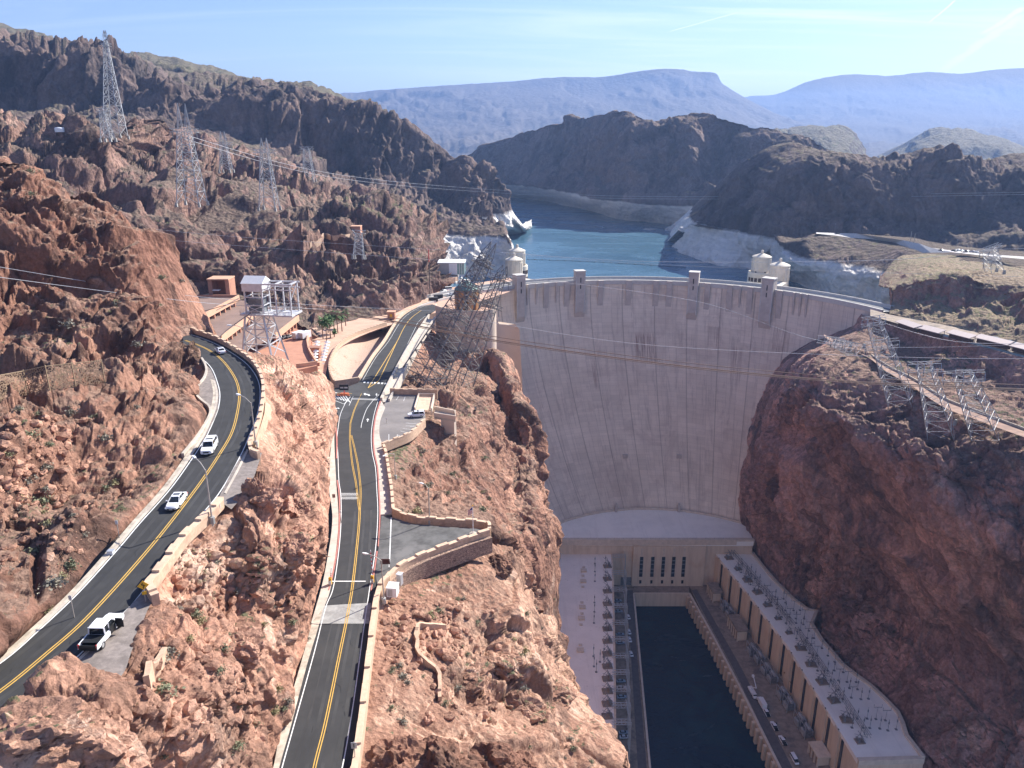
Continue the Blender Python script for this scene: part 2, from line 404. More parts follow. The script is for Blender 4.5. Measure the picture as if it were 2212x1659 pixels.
# ------------------------------------------------------------ rock materials
RING=(166,(.88,.83,.77))
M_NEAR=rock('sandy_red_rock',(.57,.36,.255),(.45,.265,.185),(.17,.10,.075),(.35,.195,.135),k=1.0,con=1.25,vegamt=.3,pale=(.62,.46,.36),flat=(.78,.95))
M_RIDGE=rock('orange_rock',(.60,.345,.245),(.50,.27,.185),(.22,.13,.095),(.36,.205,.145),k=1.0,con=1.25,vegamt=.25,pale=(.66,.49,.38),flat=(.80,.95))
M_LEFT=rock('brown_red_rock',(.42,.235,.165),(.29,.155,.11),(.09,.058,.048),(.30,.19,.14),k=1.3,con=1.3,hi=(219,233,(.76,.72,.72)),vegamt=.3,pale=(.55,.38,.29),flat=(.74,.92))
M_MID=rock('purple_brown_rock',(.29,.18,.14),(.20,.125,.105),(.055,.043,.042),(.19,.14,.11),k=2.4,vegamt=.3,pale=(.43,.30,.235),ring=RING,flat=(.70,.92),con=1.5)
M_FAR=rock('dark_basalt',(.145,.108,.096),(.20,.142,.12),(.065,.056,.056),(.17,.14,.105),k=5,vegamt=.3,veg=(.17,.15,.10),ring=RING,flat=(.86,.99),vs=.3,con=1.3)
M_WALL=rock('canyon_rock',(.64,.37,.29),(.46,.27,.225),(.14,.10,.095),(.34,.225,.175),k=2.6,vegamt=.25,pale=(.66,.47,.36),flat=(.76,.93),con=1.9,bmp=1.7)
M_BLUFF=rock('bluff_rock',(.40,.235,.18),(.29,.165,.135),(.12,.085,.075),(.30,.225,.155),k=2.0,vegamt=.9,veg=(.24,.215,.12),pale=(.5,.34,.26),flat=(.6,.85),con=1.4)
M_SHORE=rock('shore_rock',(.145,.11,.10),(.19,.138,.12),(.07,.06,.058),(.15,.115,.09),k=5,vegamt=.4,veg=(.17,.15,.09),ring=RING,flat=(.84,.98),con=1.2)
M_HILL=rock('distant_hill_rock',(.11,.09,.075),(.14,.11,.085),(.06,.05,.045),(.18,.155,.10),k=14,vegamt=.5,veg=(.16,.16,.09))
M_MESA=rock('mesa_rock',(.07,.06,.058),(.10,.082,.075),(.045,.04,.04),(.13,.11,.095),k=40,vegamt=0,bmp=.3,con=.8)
# ------------------------------------------------------------ left side
patch('rocky_ridge',[
 [(505,747,216,0),(545,763,214.5,.1),(579,770,213.5,.4),(612,777,212,.6),(636,790,210,.7),(666,804,208,.7),(682,820,204),(692,844,199),(707,880,193,.7),(716,925,186,.1)],
 [(560,815,215.8,0),(574,830,214.5,.15),(605,842,213,.6),(640,870,211),(670,900,207),(695,930,200),(707,955,193),(712,985,187,.1)],
 [(560,905,215.8,0),(585,915,213,.3),(615,935,210,.8),(650,960,208),(690,1000,203),(702,1030,195),(707,1052,188,.1)],
 [(545,975,215.8,0),(575,1000,215.5,.3),(605,1015,215),(650,1040,213),(690,1070,205),(702,1095,196),(710,1130,188,.1)],
 [(472,1085,216.3,0),(500,1090,217,.4),(545,1090,217.5),(600,1110,216),(660,1130,212),(695,1160,203),(708,1190,194),(703,1225,188.3,.1)],
 [(424,1150,216.6,0),(455,1150,216,.3),(500,1160,216),(560,1180,215),(620,1200,213),(670,1225,206),(690,1250,198),(686,1290,188.8,.1)],
 [(345,1258,216.8,0),(375,1252,215.5,.3),(420,1250,215,.6),(500,1260,213),(570,1280,210),(630,1310,203),(660,1340,196),(668,1375,189,.1)],
 [(322,1305,216.8,0),(345,1312,216,.5),(400,1320,215),(480,1340,213),(560,1370,208),(605,1400,200),(632,1430,193),(646,1450,189.3,.1)],
 [(285,1368,217.1,.1),(305,1375,218,.6),(350,1400,216),(430,1430,213),(520,1460,209),(570,1500,200),(600,1545,193),(609,1581,189.6,.1)],
 [(235,1440,217.2,.1),(260,1455,218,.5),(300,1470,217),(390,1490,214),(480,1530,209),(540,1575,200),(575,1620,194),(586,1680,190,.1)],
 [(120,1482,217.3,0),(150,1482,219,.8),(220,1500,221),(320,1540,216),(430,1600,209),(520,1650,199),(556,1700,193),(556,1740,190,.1)],
 [(40,1545,217.4,0),(70,1540,221,.8),(120,1565,223),(220,1620,217),(350,1680,208),(470,1740,199),(520,1800,191),(526,1830,190)],
 [(-150,1700,218,0),(-60,1655,221,.4),(0,1655,223,.6),(150,1720,217),(300,1780,207),(440,1830,197),(490,1870,191),(500,1900,190)],
 [(-400,1900,217,0),(-200,1880,219,.3),(0,1900,217,.4),(200,1950,209,.4),(480,2000,190,.3)]],
 M_RIDGE,[(13,2.9,'f'),(5.5,1.7,'f'),(2.3,.65,'f'),(.9,.22,'f'),(16,.5,'n')],calm=(1450,.6),back=[((0,9,-9),6),((0,20,-25),5)],seed=3)
patch('left_hillside',[
 [(-60,335,-230),(0,338,-230),(60,350,-232),(120,395,-235),(230,442,-235),(290,492,-232),(340,560,-230),(370,610,-228),(398,655,-224),(417,705,-214),(426,730,-205,.5)],
 [(-60,430,-205),(60,450,-208),(150,500,-210),(240,560,-208),(320,630,-205),(380,700,-203),(415,745,-195),(432,765,-185,.3)],
 [(-60,560,-185),(60,580,-188),(160,620,-190),(260,680,-188),(350,740,-184),(400,775,-180),(434,790,-171,.3)],
 [(-60,700,-165),(60,720,-168),(160,750,-167),(260,780,-165),(340,815,-157,.8),(400,835,-151,.6),(428,838,216,.1)],
 [(-60,810,-142),(60,820,-144),(160,830,-144),(240,840,-143),(310,855,-141,.7),(380,868,-141,.5),(424,862,215.6,.05)],
 [(-60,900,-121),(60,895,-124,.6),(160,888,-126,.6),(250,890,-127,.6),(340,900,-130,.6),(410,905,-132,.5),(445,906,215.9,.05)],
 [(-60,990,-105),(60,985,-107,.8),(160,980,-109),(250,980,-111),(330,990,-113,.7),(372,1000,-114,.3),(392,1002,216.9,.05)],
 [(-60,1080,-93),(60,1080,-94,.9),(150,1080,-96),(230,1085,-97,.8),(285,1098,-97,.3),(305,1108,217.1,.05)],
 [(-60,1170,-83),(40,1170,-84),(110,1172,-85),(165,1185,-86,.3),(207,1205,217.1,.05)],
 [(-60,1260,-74),(20,1260,-74.5),(75,1265,-75),(110,1280,-75,.3),(140,1293,217.2,.05)],
 [(-90,1340,-66.5),(-30,1340,-66.5),(10,1348,-66),(35,1358,-66,.3),(55,1368,217.3,.05)],
 [(-200,1410,-59),(-150,1410,-59),(-80,1425,-59),(-50,1440,-59,.3),(-30,1450,217.5,.05)]],
 M_LEFT,[(28,7.5,'f'),(12.5,4.6,'f'),(5.5,2.2,'f'),(2.5,.9,'f'),(1.1,.34,'f')],an=(1,1,.75),rim=.6,calm=(888,.7),back=[((0,15,-12),5),((0,50,-80),5)],seed=5)
patch('middle_hills',[
 [(-60,240,-520),(0,246,-520),(50,262,-520),(100,275,-510),(160,290,-500),(230,297,-520),(270,285,-560),(283,262,-600),(330,262,-640),(440,292,-680),(520,315,-700),(600,345,-720),(680,375,-740),(760,400,-760),(830,430,-780),(880,450,-800)],
 [(-60,320,-430),(60,340,-430),(150,360,-440),(250,370,-480),(330,340,-540),(420,370,-560),(500,400,-570),(600,420,-580),(680,430,-600),(760,450,-620),(820,460,-640),(890,478,-660)],
 [(-60,400,-380),(60,420,-380),(200,450,-390),(300,440,-420),(400,470,-430),(480,480,-440),(560,480,-450),(620,500,-460),(700,490,-480),(760,480,-490),(830,480,-500),(890,500,-515),(915,520,-520)],
 [(-60,520,-340),(100,520,-340),(250,540,-350),(340,560,-360),(400,560,-380),(480,580,-390),(560,580,-395),(640,600,-400),(720,590,-410),(800,580,-420),(870,570,-432),(920,575,-450),(942,585,-460)],
 [(-60,640,-330),(200,650,-335),(385,645,193,.2),(480,628,193,.2),(560,655,190,.2),(640,695,187,.2),(680,727,183.5,.1),(720,703,182,.1),(760,692,181,.1),(810,683,180.5,.1),(850,676,180,.1),(890,660,178.5,.1),(920,648,178,.1),(946,630,177.5,.1)]],
 M_MID,[(46,14,'f'),(19,8.5,'f'),(8,3.6,'f'),(3.2,1.3,'f')],an=(1,1,.6),back=[((0,40,-10),4),((0,120,-120),4)],rext=[((8,25,-10),3)],seed=8)
patch('left_shore',[
 [(840,440,-880),(950,456,-880),(1040,466,-880),(1078,480,-870),(1092,500,-862,.5)],
 [(840,498,166.5,.6),(950,505,166.5,.6),(1040,509,166.5,.6),(1085,514,166.5,.5),(1103,528,166,.4)],
 [(850,535,156),(950,548,152),(1020,560,147),(1060,568,144),(1085,575,141,.6),(1106,585,137,.4)],
 [(870,565,148),(950,582,140),(1000,592,134,.6),(1040,601,131,.4),(1075,604,131,.4),(1108,604,131,.3)],
 [(870,600,138),(950,615,132),(1000,625,128),(1040,628,127),(1075,628,127),(1106,628,127)]],
 M_SHORE,[(40,7,'f'),(16,5,'f'),(7,2.4,'f'),(3,1,'f')],an=(1,1,.7),low=.2,seed=9,rext=[((4,40,-20),3)],back=[((0,60,-20),3)])
patch('canyon_rim_cliff',[
 [(-60,55,-1110),(0,64,-1110),(67,76,-1110),(148,93,-1120),(230,112,-1130),(300,127,-1140),(390,150,-1150),(480,157,-1160),(560,176,-1090),(640,179,-1065),(700,197,-1045),(760,217,-1048),(800,234,-1056),(850,250,-1064),(905,276,-1074),(955,312,-1084),(1003,347,-1093),(1052,378,-1098),(1087,410,-1104),(1107,455,-1098,.3),(1129,485,-1085,.3)],
 [(-60,64,-950),(0,73,-950),(67,85,-955),(148,101,-960),(202,118,-970),(279,138,-980),(370,163,-990),(470,166,-1000),(554,188,-1010),(622,193,-1020),(689,212,-1015),(743,226,-1022),(800,244,-1034),(850,259,-1044),(900,282,-1054),(950,318,-1066),(1000,353,-1076),(1050,384,-1085),(1085,416,-1095),(1105,460,-1085,.3),(1130,490,-1075,.3)],
 [(-60,110,-925),(100,135,-925),(250,165,-935),(400,190,-955),(550,220,-975),(700,255,-1000),(800,290,-1020),(900,325,-1040),(980,365,-1065),(1050,405,-1075),(1100,462,-1072,.3),(1132,495,-1068,.3)],
 [(-60,205,-895),(100,235,-895),(250,250,-905),(400,270,-925),(550,310,-945),(700,355,-965),(800,385,-985),(900,410,-1005),(980,425,-1030),(1050,445,-1050),(1100,475,-1058,.3),(1133,499,131,.15)],
 [(-60,250,-780),(100,280,-780),(250,280,-800),(400,280,-830),(520,320,-850),(650,370,-880),(760,410,-900),(850,440,-930),(930,452,-960),(1000,460,-1000),(1060,474,-1030),(1100,490,-1045,.3),(1127,502,131,.15)],
 [(-60,310,-700),(250,330,-720),(520,380,-780),(760,440,-850),(930,475,-900),(1060,500,-960,.3),(1100,506,130,.3),(1120,504,130,.3)]],
 M_FAR,[(85,17,'f'),(34,12,'f'),(14,6,'f'),(6,2.4,'f')],an=(1,1,.38),step=1.0,low=.1,rim=.35,back=[((0,60,-22),3),((0,300,-120),4)],rext=[((15,120,-5),5)],seed=21)
patch('plateau_ridge',[
 [(-60,44,-1900),(0,49,-1900),(20,57,-1900),(45,60,-1900),(75,64,-1900),(100,74,-1900),(140,90,-1900),(175,104,-1900),(250,116,-1800),(300,116,-1800),(340,122,-1800),(385,132,-1800),(480,157,-1800),(560,170,-1800),(610,183,-1800),(635,173,-1800),(665,176,-1800),(700,190,-1800),(760,212,-1800),(830,240,-1800)],
 [(-60,60,-1500),(100,88,-1500),(250,128,-1450),(385,146,-1450),(560,180,-1450),(660,184,-1450),(760,225,-1450),(830,250,-1450)],
 [(-60,120,-1400),(100,130,-1400),(250,160,-1400),(385,180,-1400),(560,220,-1400),(660,230,-1400),(760,260,-1400),(830,280,-1400)]],
 M_HILL,[(90,9,'f'),(35,5,'f'),(14,2,'f')],an=(1,1,.4),step=1.5,back=[((0,600,-100),3)],seed=22)
# ------------------------------------------------------------ across the lake
patch('lake_hills',[
 [(960,350,-1990),(1000,338,-1930),(1040,318,-1880),(1100,298,-1800),(1150,280,-1740),(1200,260,-1670),(1260,255,-1600),(1340,240,-1440),(1380,250,-1410),(1420,257,-1380),(1480,245,-1350),(1560,250,-1300),(1620,265,-1270),(1700,285,-1240),(1760,300,-1230),(1800,330,-1220)],
 [(960,370,-1930),(1050,350,-1810),(1150,320,-1690),(1260,300,-1530),(1340,295,-1370),(1420,300,-1310),(1500,290,-1275),(1600,310,-1220),(1700,320,-1190),(1800,350,-1180)],
 [(970,390,-1850),(1060,382,-1765),(1150,375,-1635),(1260,378,-1470),(1340,388,-1305),(1420,395,-1245),(1500,405,-1205),(1600,420,-1150),(1750,440,-1130)],
 [(1040,396,-1790,.6),(1090,398,166,.3),(1150,405,166,.3),(1230,417,166,.3),(1290,430,166,.3),(1380,439,166,.3),(1450,443,166,.3),(1515,447,166,.3),(1600,460,-1100,.5)],
 [(1040,424,-1780,.5),(1100,427,131,.2),(1180,436,131,.2),(1225,446,131,.2),(1280,458,131,.2),(1340,474,131,.2),(1400,481,131,.2),(1460,488,131,.2),(1560,500,131,.2)]],
 M_SHORE,[(150,20,'f'),(60,13,'f'),(24,6,'f'),(10,2.6,'f')],an=(1,1,.75),low=.2,rim=.4,back=[((0,400,-120),3)],down=[((0,-10,-14),2)],seed=31)
patch('dark_hill',[
 [(1470,500,-965),(1494,478,-960),(1512,445,-955),(1540,415,-948),(1580,375,-935),(1610,350,-925),(1650,328,-920),(1690,315,-925),(1740,321,-915),(1790,330,-905),(1850,329,-905),(1900,342,-895),(1940,335,-895),(1990,325,-900),(2030,320,-900),(2080,335,-885),(2120,348,-875),(2180,330,-880),(2280,325,-880)],
 [(1475,505,-950),(1520,470,-930),(1580,430,-900),(1650,375,-868),(1720,352,-855),(1800,350,-845),(1900,362,-832),(2000,352,-828),(2100,368,-815),(2280,358,-800)],
 [(1478,506,-942),(1540,480,-905),(1620,450,-850),(1700,420,-830),(1800,400,-815),(1950,400,-805),(2100,400,-790),(2280,400,-775)],
 [(1480,500,-935,.4),(1545,500,-890,.5),(1620,515,-830),(1700,500,-800),(1800,490,-790),(1950,490,-780),(2100,490,-760),(2280,500,-740)],
 [(1485,515,-925,.2),(1560,525,-880),(1650,530,-820),(1750,535,-770),(1900,545,-720),(2100,560,-680),(2280,580,-640)]],
 M_SHORE,[(80,14,'f'),(34,8,'f'),(14,4,'f'),(6,1.8,'f')],an=(1,1,.7),low=.2,rim=.4,back=[((0,300,-90),3)],seed=33)
patch('lookout_hill',[
 [(1484,484,-945,.3),(1530,488,-900,.3),(1568,495,-870,.3),(1620,500,-850,.3),(1670,505,-800,.3),(1690,512,-760,.3),(1730,512,-740,.3),(1763,505,-720,.1),(1850,505,-730,.1),(1960,513,-720,.1),(2030,525,-650,.1),(2110,535,-600,.1),(2280,548,-550,.1)],
 [(1488,485,-935,.5),(1530,490,-885,.5),(1568,498,-858,.5),(1620,503,-840,.5),(1671,509,-790,.5),(1686,522,-730,.6),(1732,522,-700,.6),(1768,518,-700,.1),(1859,521,-680,.1),(1925,531,-640,.1),(1965,543,-600,.1),(2040,552,-560,.1),(2120,560,-510,.1),(2280,580,-470,.2)],
 [(1491,486,166,.6),(1530,492,166,.6),(1568,500,166,.6),(1620,505,166,.6),(1672,511,166,.6),(1685,532,166,.6),(1732,554,166,.6),(1800,567,166,.6),(1870,585,166,.6),(1935,603,-560,.6),(1990,600,-520),(2100,600,-480),(2280,610,-450)],
 [(1470,511,148,.8),(1512,527,148,.8),(1558,538,148,.8),(1618,543,148,.8),(1666,552,148,.8),(1700,567,-690,.9),(1756,593,-660,.9),(1827,610,-618,.9),(1900,628,-580),(1960,640,-540),(2280,650,-470)],
 [(1451,534,131,.5),(1494,558,131,.5),(1547,574,131,.5),(1616,581,131,.5),(1660,594,131,.5),(1711,607,131,.5),(1780,634,-650,.5),(1855,655,-600,.5),(1935,670,-560),(2280,685,-500)]],
 M_SHORE,[(38,6.5,'f'),(16,3.6,'f'),(7,1.6,'f'),(3,.7,'f')],an=(1,1,.8),down=[((0,-8,-12),2)],seed=35)
patch('right_bluff_top',[
 [(1900,600,-530,.2),(1940,556,-560,.1),(1975,549,-565,.1),(2010,548,-560,.1),(2060,552,-545,.1),(2120,560,-520,.1),(2280,577,-480,.1)],
 [(1900,618,-480,.3),(1930,590,-510,.3),(1960,572,-520,.3),(2010,565,-510,.3),(2080,573,-480,.3),(2150,580,-460,.3),(2280,592,-430,.3)],
 [(1922,622,-428,.2),(1958,607,-424,.4),(1990,596,-420,.5),(2045,589,-415,.5),(2100,594,-405,.5),(2165,600,-395,.5),(2280,612,-380,.5)],
 [(1923,632,-421,.3),(1959,618,-412),(1992,610,-407),(2048,604,-402),(2105,610,-393),(2165,618,-382),(2280,632,-366)],
 [(1923,650,-417,.3),(1960,643,-406),(2010,638,-399),(2080,642,-388),(2150,653,-376),(2280,672,-350)],
 [(1921,678,178,.1),(1960,686,178.7,.3),(2020,697,179,.3),(2100,714,180,.3),(2160,731,181,.3),(2280,763,183,.3)]],
 M_BLUFF,[(26,4.2,'f'),(11,2.4,'f'),(5,1.1,'f'),(2.2,.5,'f')],an=(1,1,.7),lext=[((30,62,-5),9)],seed=37)
patch('canyon_wall_right',[
 [(1840,665,('D',35),.2),(1872,684,176.5,.1),(1905,693,177.5,.05),(1960,709,178,.05),(2030,724,178.5,.05),(2100,744,179.5,.05),(2212,772,180.5,.05),(2320,797,181.5,.05)],
 [(1790,690,('D',35),.3),(1838,706,'d',.2),(1870,715,173,.3),(1900,722,172.5,.4),(1970,748,171.5,.4),(2050,780,171,.4),(2130,820,171,.4),(2212,852,171,.4),(2320,882,171,.4)],
 [(1735,735,('D',35),.3),(1775,733,'d',.2),(1811,742,168.6,.2),(1875,768,168.6,.2),(1918,798,168,.2),(1975,828,167.6,.2),(2041,872,167.6,.2),(2108,898,167.6,.2),(2212,937,167.6,.2),(2320,977,167.6,.2)],
 [(1650,780,('D',35),.3),(1695,778,'d',.2),(1760,778,166,.3),(1830,808,165.5,.5),(1900,855,164,.5),(1980,905,162.5,.6),(2060,955,161.5,.6),(2150,1003,160,.6),(2320,1065,158,.6)],
 [(1615,835,('D',35),.3),(1658,835,'d',.2),(1720,870,-325),(1800,900,-302),(1900,950,-276),(2000,1000,-254),(2120,1060,-238),(2320,1120,-222)],
 [(1600,900,('D',35),.3),(1638,900,'d',.2),(1720,945,-328),(1820,985,-300),(1920,1040,-272),(2050,1120,-245),(2200,1200,-225),(2320,1240,-215)],
 [(1570,1000,('D',35),.3),(1607,1000,'d',.2),(1700,1060,-350),(1820,1120,-315),(1940,1180,-285),(2080,1260,-255),(2320,1380,-220)],
 [(1565,1090,('D',30),.3),(1600,1090,'d',.2),(1680,1150,-385),(1800,1240,-345),(1930,1320,-310),(2080,1410,-275),(2320,1520,-240)],
 [(1585,1135,('D',20),.2),(1612,1150,30,.2),(1632,1190,28.5,.2),(1690,1262,28.5,.2),(1725,1292,28.5,.3),(1772,1312,28.5,.5),(1768,1360,28.5,.5),(1785,1384,28.5,.2),(1832,1436,28.5,.2),(1890,1478,28.5,.2),(1950,1537,28.5,.2),(1970,1588,28.5,.2),(2006,1634,28.5,.2),(2100,1740,27,.5),(2320,1850,25,.5)]],
 M_WALL,[(46,8,'f'),(19,6.5,'f'),(8.5,3.8,'f'),(3.8,1.8,'f'),(1.7,.6,'f')],an=(1,1,.5),step=.85,warp=.12,low=.35,down=[((-3,-2,-30),10)],seed=41)
# ------------------------------------------------------------ left canyon side below the access road
REXT=[((1,6,-16),6),((3,10,-60),14),((4,8,-95),8)]
patch('canyon_slope',[
 [(925,700,172,.3),(960,740,165),(1000,772,160),(1040,768,-368),(1066,752,-372),(1085,764,-372)],
 [(885,765,178,.2),(920,780,172),(960,800,168),(1010,800,164),(1060,800,158),(1095,820,-335),(1118,830,-340)],
 [(850,835,181,.2),(880,845,180.5,.4),(930,850,177,.6),(980,850,174),(1030,860,166),(1080,880,152),(1120,890,-300),(1142,895,-310)],
 [(843,870,181,0),(880,880,180.5,0),(930,880,180.5,0),(960,890,179.5,.5),(1010,900,174),(1060,930,160),(1110,950,150),(1150,960,-290),(1163,965,-300)],
 [(830,945,182,0),(870,940,182,0),(917,916,181.5,.1),(940,925,181,.6),(980,940,178),(1020,960,170),(1060,990,158),(1110,1010,-270),(1150,1010,-272),(1173,1010,-285)],
 [(835,975,184.5,.1),(885,949,184,.2),(930,970,182),(970,1000,178),(1020,1030,172),(1060,1050,162),(1110,1070,-245),(1155,1070,-250),(1181,1075,-268)],
 [(848,1060,185.5,.1),(900,1050,184.5),(960,1060,180),(1020,1090,174),(1070,1120,164),(1120,1140,-225),(1160,1160,-228),(1187,1160,-245)],
 [(852,1100,187,.1),(905,1115,187,.1),(965,1120,186.5,.1),(1048,1128,185.5,.2),(1075,1170,176),(1115,1220,160),(1150,1270,-210),(1180,1290,-222),(1195,1300,-232)],
 [(850,1140,186,0),(950,1150,186,0),(1040,1150,184.5,.1),(1078,1200,174),(1120,1260,156),(1160,1330,-203),(1200,1380,-213)]],
 M_LEFT,[(20,3.8,'f'),(8,1.9,'f'),(3.4,.85,'f'),(1.5,.38,'f'),(.7,.15,'f')],an=(1,1,.5),back=[((0,12,-6),3),((0,40,-60),4)],rext=REXT,seed=51)
patch('rocky_slope',[
 [(845,1200,186,0),(884,1180,186,0),(950,1170,186,0),(1010,1165,185.5,.0),(1058,1162,183.5,.2),(1078,1190,177),(1120,1235,164),(1160,1300,-205),(1188,1345,-215)],
 [(843,1250,187.3,.1),(884,1240,185.5,.1),(932,1219,185,.1),(984,1203,184,.2),(1035,1190,183,.4),(1075,1210,177),(1120,1262,165),(1165,1330,-196),(1195,1370,-203)],
 [(812,1325,188.6,.1),(850,1310,187.4,.2),(940,1290,185.6,.3),(1020,1280,183,.5),(1080,1300,177),(1130,1330,168),(1175,1370,153),(1205,1400,-188)],
 [(800,1415,188.9,.1),(850,1400,188,.2),(940,1400,185,.3),(1010,1400,182,.6),(1080,1400,176),(1140,1420,168),(1200,1450,155),(1240,1450,-170)],
 [(785,1530,189.3,.1),(840,1500,188.5,.2),(930,1500,185,.3),(1010,1500,182,.8),(1100,1490,177),(1170,1510,168),(1250,1530,158),(1290,1540,-145)],
 [(772,1645,189.8,.1),(815,1590,189,.3),(920,1570,186.5,.5),(1020,1580,184,.6),(1100,1580,180,.7),(1200,1590,172),(1290,1610,162),(1340,1600,-120)],
 [(765,1720,190,.1),(810,1680,190,.4),(920,1680,189.5,.4),(1020,1680,187,.4),(1120,1680,183,.6),(1240,1690,173),(1340,1690,163),(1385,1680,-108)],
 [(760,1820,190.5,.1),(830,1800,191,.4),(950,1800,190,.4),(1100,1800,185),(1300,1800,170),(1440,1790,-95)]],
 M_NEAR,[(15,3.6,'f'),(6,2.0,'f'),(2.5,.7,'f'),(.9,.24,'f'),(17,.8,'n')],an=(1,1,.8),rext=REXT,seed=53)
# ------------------------------------------------------------ farther country
patch('green_hills',[
 [(1560,330,-2700),(1640,292,-2700),(1700,272,-2750),(1745,268,-2750),(1785,265,-2750),(1830,275,-2750),(1865,310,-2700),(1885,345,-2650)],
 [(1560,350,-2400),(1640,315,-2400),(1720,310,-2350),(1785,300,-2350),(1840,320,-2300),(1885,360,-2300)],
 [(1560,380,-2100),(1640,370,-2000),(1720,370,-2000),(1785,370,-2000),(1840,370,-2000),(1900,380,-2000)]],
 M_HILL,[(150,18,'f'),(60,8,'f'),(25,4,'f')],step=1.4,back=[((0,500,-150),2)],seed=61)
patch('round_hill',[
 [(1900,340,-3100),(1940,322,-3100),(1980,300,-3100),(2010,280,-3150),(2050,273,-3150),(2090,275,-3150),(2130,288,-3100),(2170,305,-3100),(2210,322,-3050),(2290,350,-3000)],
 [(1900,345,-2800),(1960,325,-2800),(2020,300,-2800),(2080,298,-2800),(2150,315,-2750),(2290,360,-2700)],
 [(1900,370,-2400),(2000,370,-2400),(2100,370,-2400),(2290,380,-2400)]],
 M_HILL,[(170,16,'f'),(70,8,'f'),(28,4,'f')],step=1.4,back=[((0,500,-150),2)],seed=62)
patch('mesa_mountain',[
 [(690,215,-8600),(755,201,-8600),(860,192,-8600),(1000,183,-8600),(1110,176,-8600),(1200,167,-8600),(1300,165,-8600),(1380,154,-8600),(1450,149,-8600),(1500,155,-8600),(1545,158,-8500),(1560,180,-8400),(1590,200,-8300),(1640,228,-8100),(1700,255,-8000),(1800,290,-7900)],
 [(690,232,-8100),(755,222,-8100),(860,215,-8100),(1000,208,-8100),(1200,200,-8100),(1300,200,-8100),(1450,190,-8100),(1540,200,-8000),(1590,225,-7800),(1700,270,-7500),(1800,300,-7400)],
 [(690,285,-6900),(800,275,-6900),(900,262,-6950),(1000,262,-6900),(1150,255,-6900),(1300,255,-6900),(1450,250,-6900),(1560,255,-6900),(1700,285,-6800),(1800,305,-6800)],
 [(690,340,-5200),(900,330,-5200),(1000,320,-5200),(1150,320,-5200),(1300,320,-5200),(1560,320,-5200),(1800,330,-5200)],
 [(690,420,-3300),(900,410,-3300),(1150,400,-3300),(1300,400,-3300),(1560,400,-3300),(1800,400,-3300)]],
 M_MESA,[(900,40,'f'),(380,30,'f'),(150,18,'f'),(60,8,'f')],an=(1,.55,.45),step=1.4,low=0,rim=.15,back=[((0,1500,-50),2)],seed=63)
patch('far_range',[
 [(1500,250,-12500),(1600,211,-12500),(1680,203,-12500),(1740,178,-12500),(1800,165,-12500),(1850,160,-12500),(1930,163,-12500),(2000,156,-12500),(2080,158,-12500),(2150,150,-12500),(2230,146,-12500),(2330,150,-12500)],
 [(1500,280,-10500),(1700,240,-10500),(1900,225,-10500),(2100,220,-10500),(2330,215,-10500)],
 [(1500,300,-8200),(1700,275,-8200),(1900,272,-8200),(2100,270,-8200),(2330,268,-8200)],
 [(1500,340,-5600),(1700,330,-5600),(1900,320,-5600),(2100,315,-5600),(2330,315,-5600)],
 [(1500,400,-3600),(1700,390,-3600),(1900,390,-3600),(2100,390,-3600),(2330,390,-3600)]],
 M_MESA,[(1000,40,'f'),(400,36,'f'),(150,20,'f'),(60,9,'f')],an=(1,.55,.5),step=1.4,low=0,rim=.15,back=[((0,1200,-300),2)],seed=64)
# base ground sheet and water
mg=rock('desert_floor',(.25,.19,.15),(.2,.15,.12),(.12,.1,.08),(.24,.18,.14),k=20)
MB().sheet([(-16000,-4000,-6),(16000,-4000,-6),(16000,30000,-6),(-16000,30000,-6)]).build('ground',mg,kind='structure')
def water(name,c,deep,poly,z,ws,bs_,rough):
    m,nt,bs=_new(name+'_surface'); co=N(nt,'ShaderNodeNewGeometry').outputs['Position']
    f=ramp(nt,noise(nt,co,ws,5,.6,.8),.4,.7); nt.links.new(mixc(nt,f,c,deep),bs.inputs['Base Color'])
    bs.inputs['Roughness'].default_value=rough; bs.inputs['IOR'].default_value=1.33
    mp=N(nt,'ShaderNodeMapping'); mp.inputs['Rotation'].default_value=(0,0,R(25)); mp.inputs['Scale'].default_value=(.5,1,1); nt.links.new(co,mp.inputs[0])
    bump(nt,math2(nt,'ADD',noise(nt,mp.outputs[0],bs_,7,.62,1.2),math2(nt,'MULTIPLY',noise(nt,co,bs_*.12,4,.6,1.5),2.0)),.45,.6,bs); nt.links.new(math2(nt,'ADD',math2(nt,'MULTIPLY',ramp(nt,noise(nt,mp.outputs[0],bs_*.03,5,.6,2.5),.4,.62),.16),rough),bs.inputs['Roughness'])
    return MB().sheet([(x,y,z) for x,y in poly]).build(name,m,kind='structure')
water('lake',(.065,.14,.20),(.052,.118,.175),[(-40,478),(71,495),(260,440),(700,520),(900,1500),(900,2600),(-400,2600),(-300,1100),(-60,700)],132,.006,.35,.16)
water('river',(.003,.018,.038),(.006,.034,.052),[(20,60),(150,60),(150,425),(20,425)],0,.05,.9,.12)
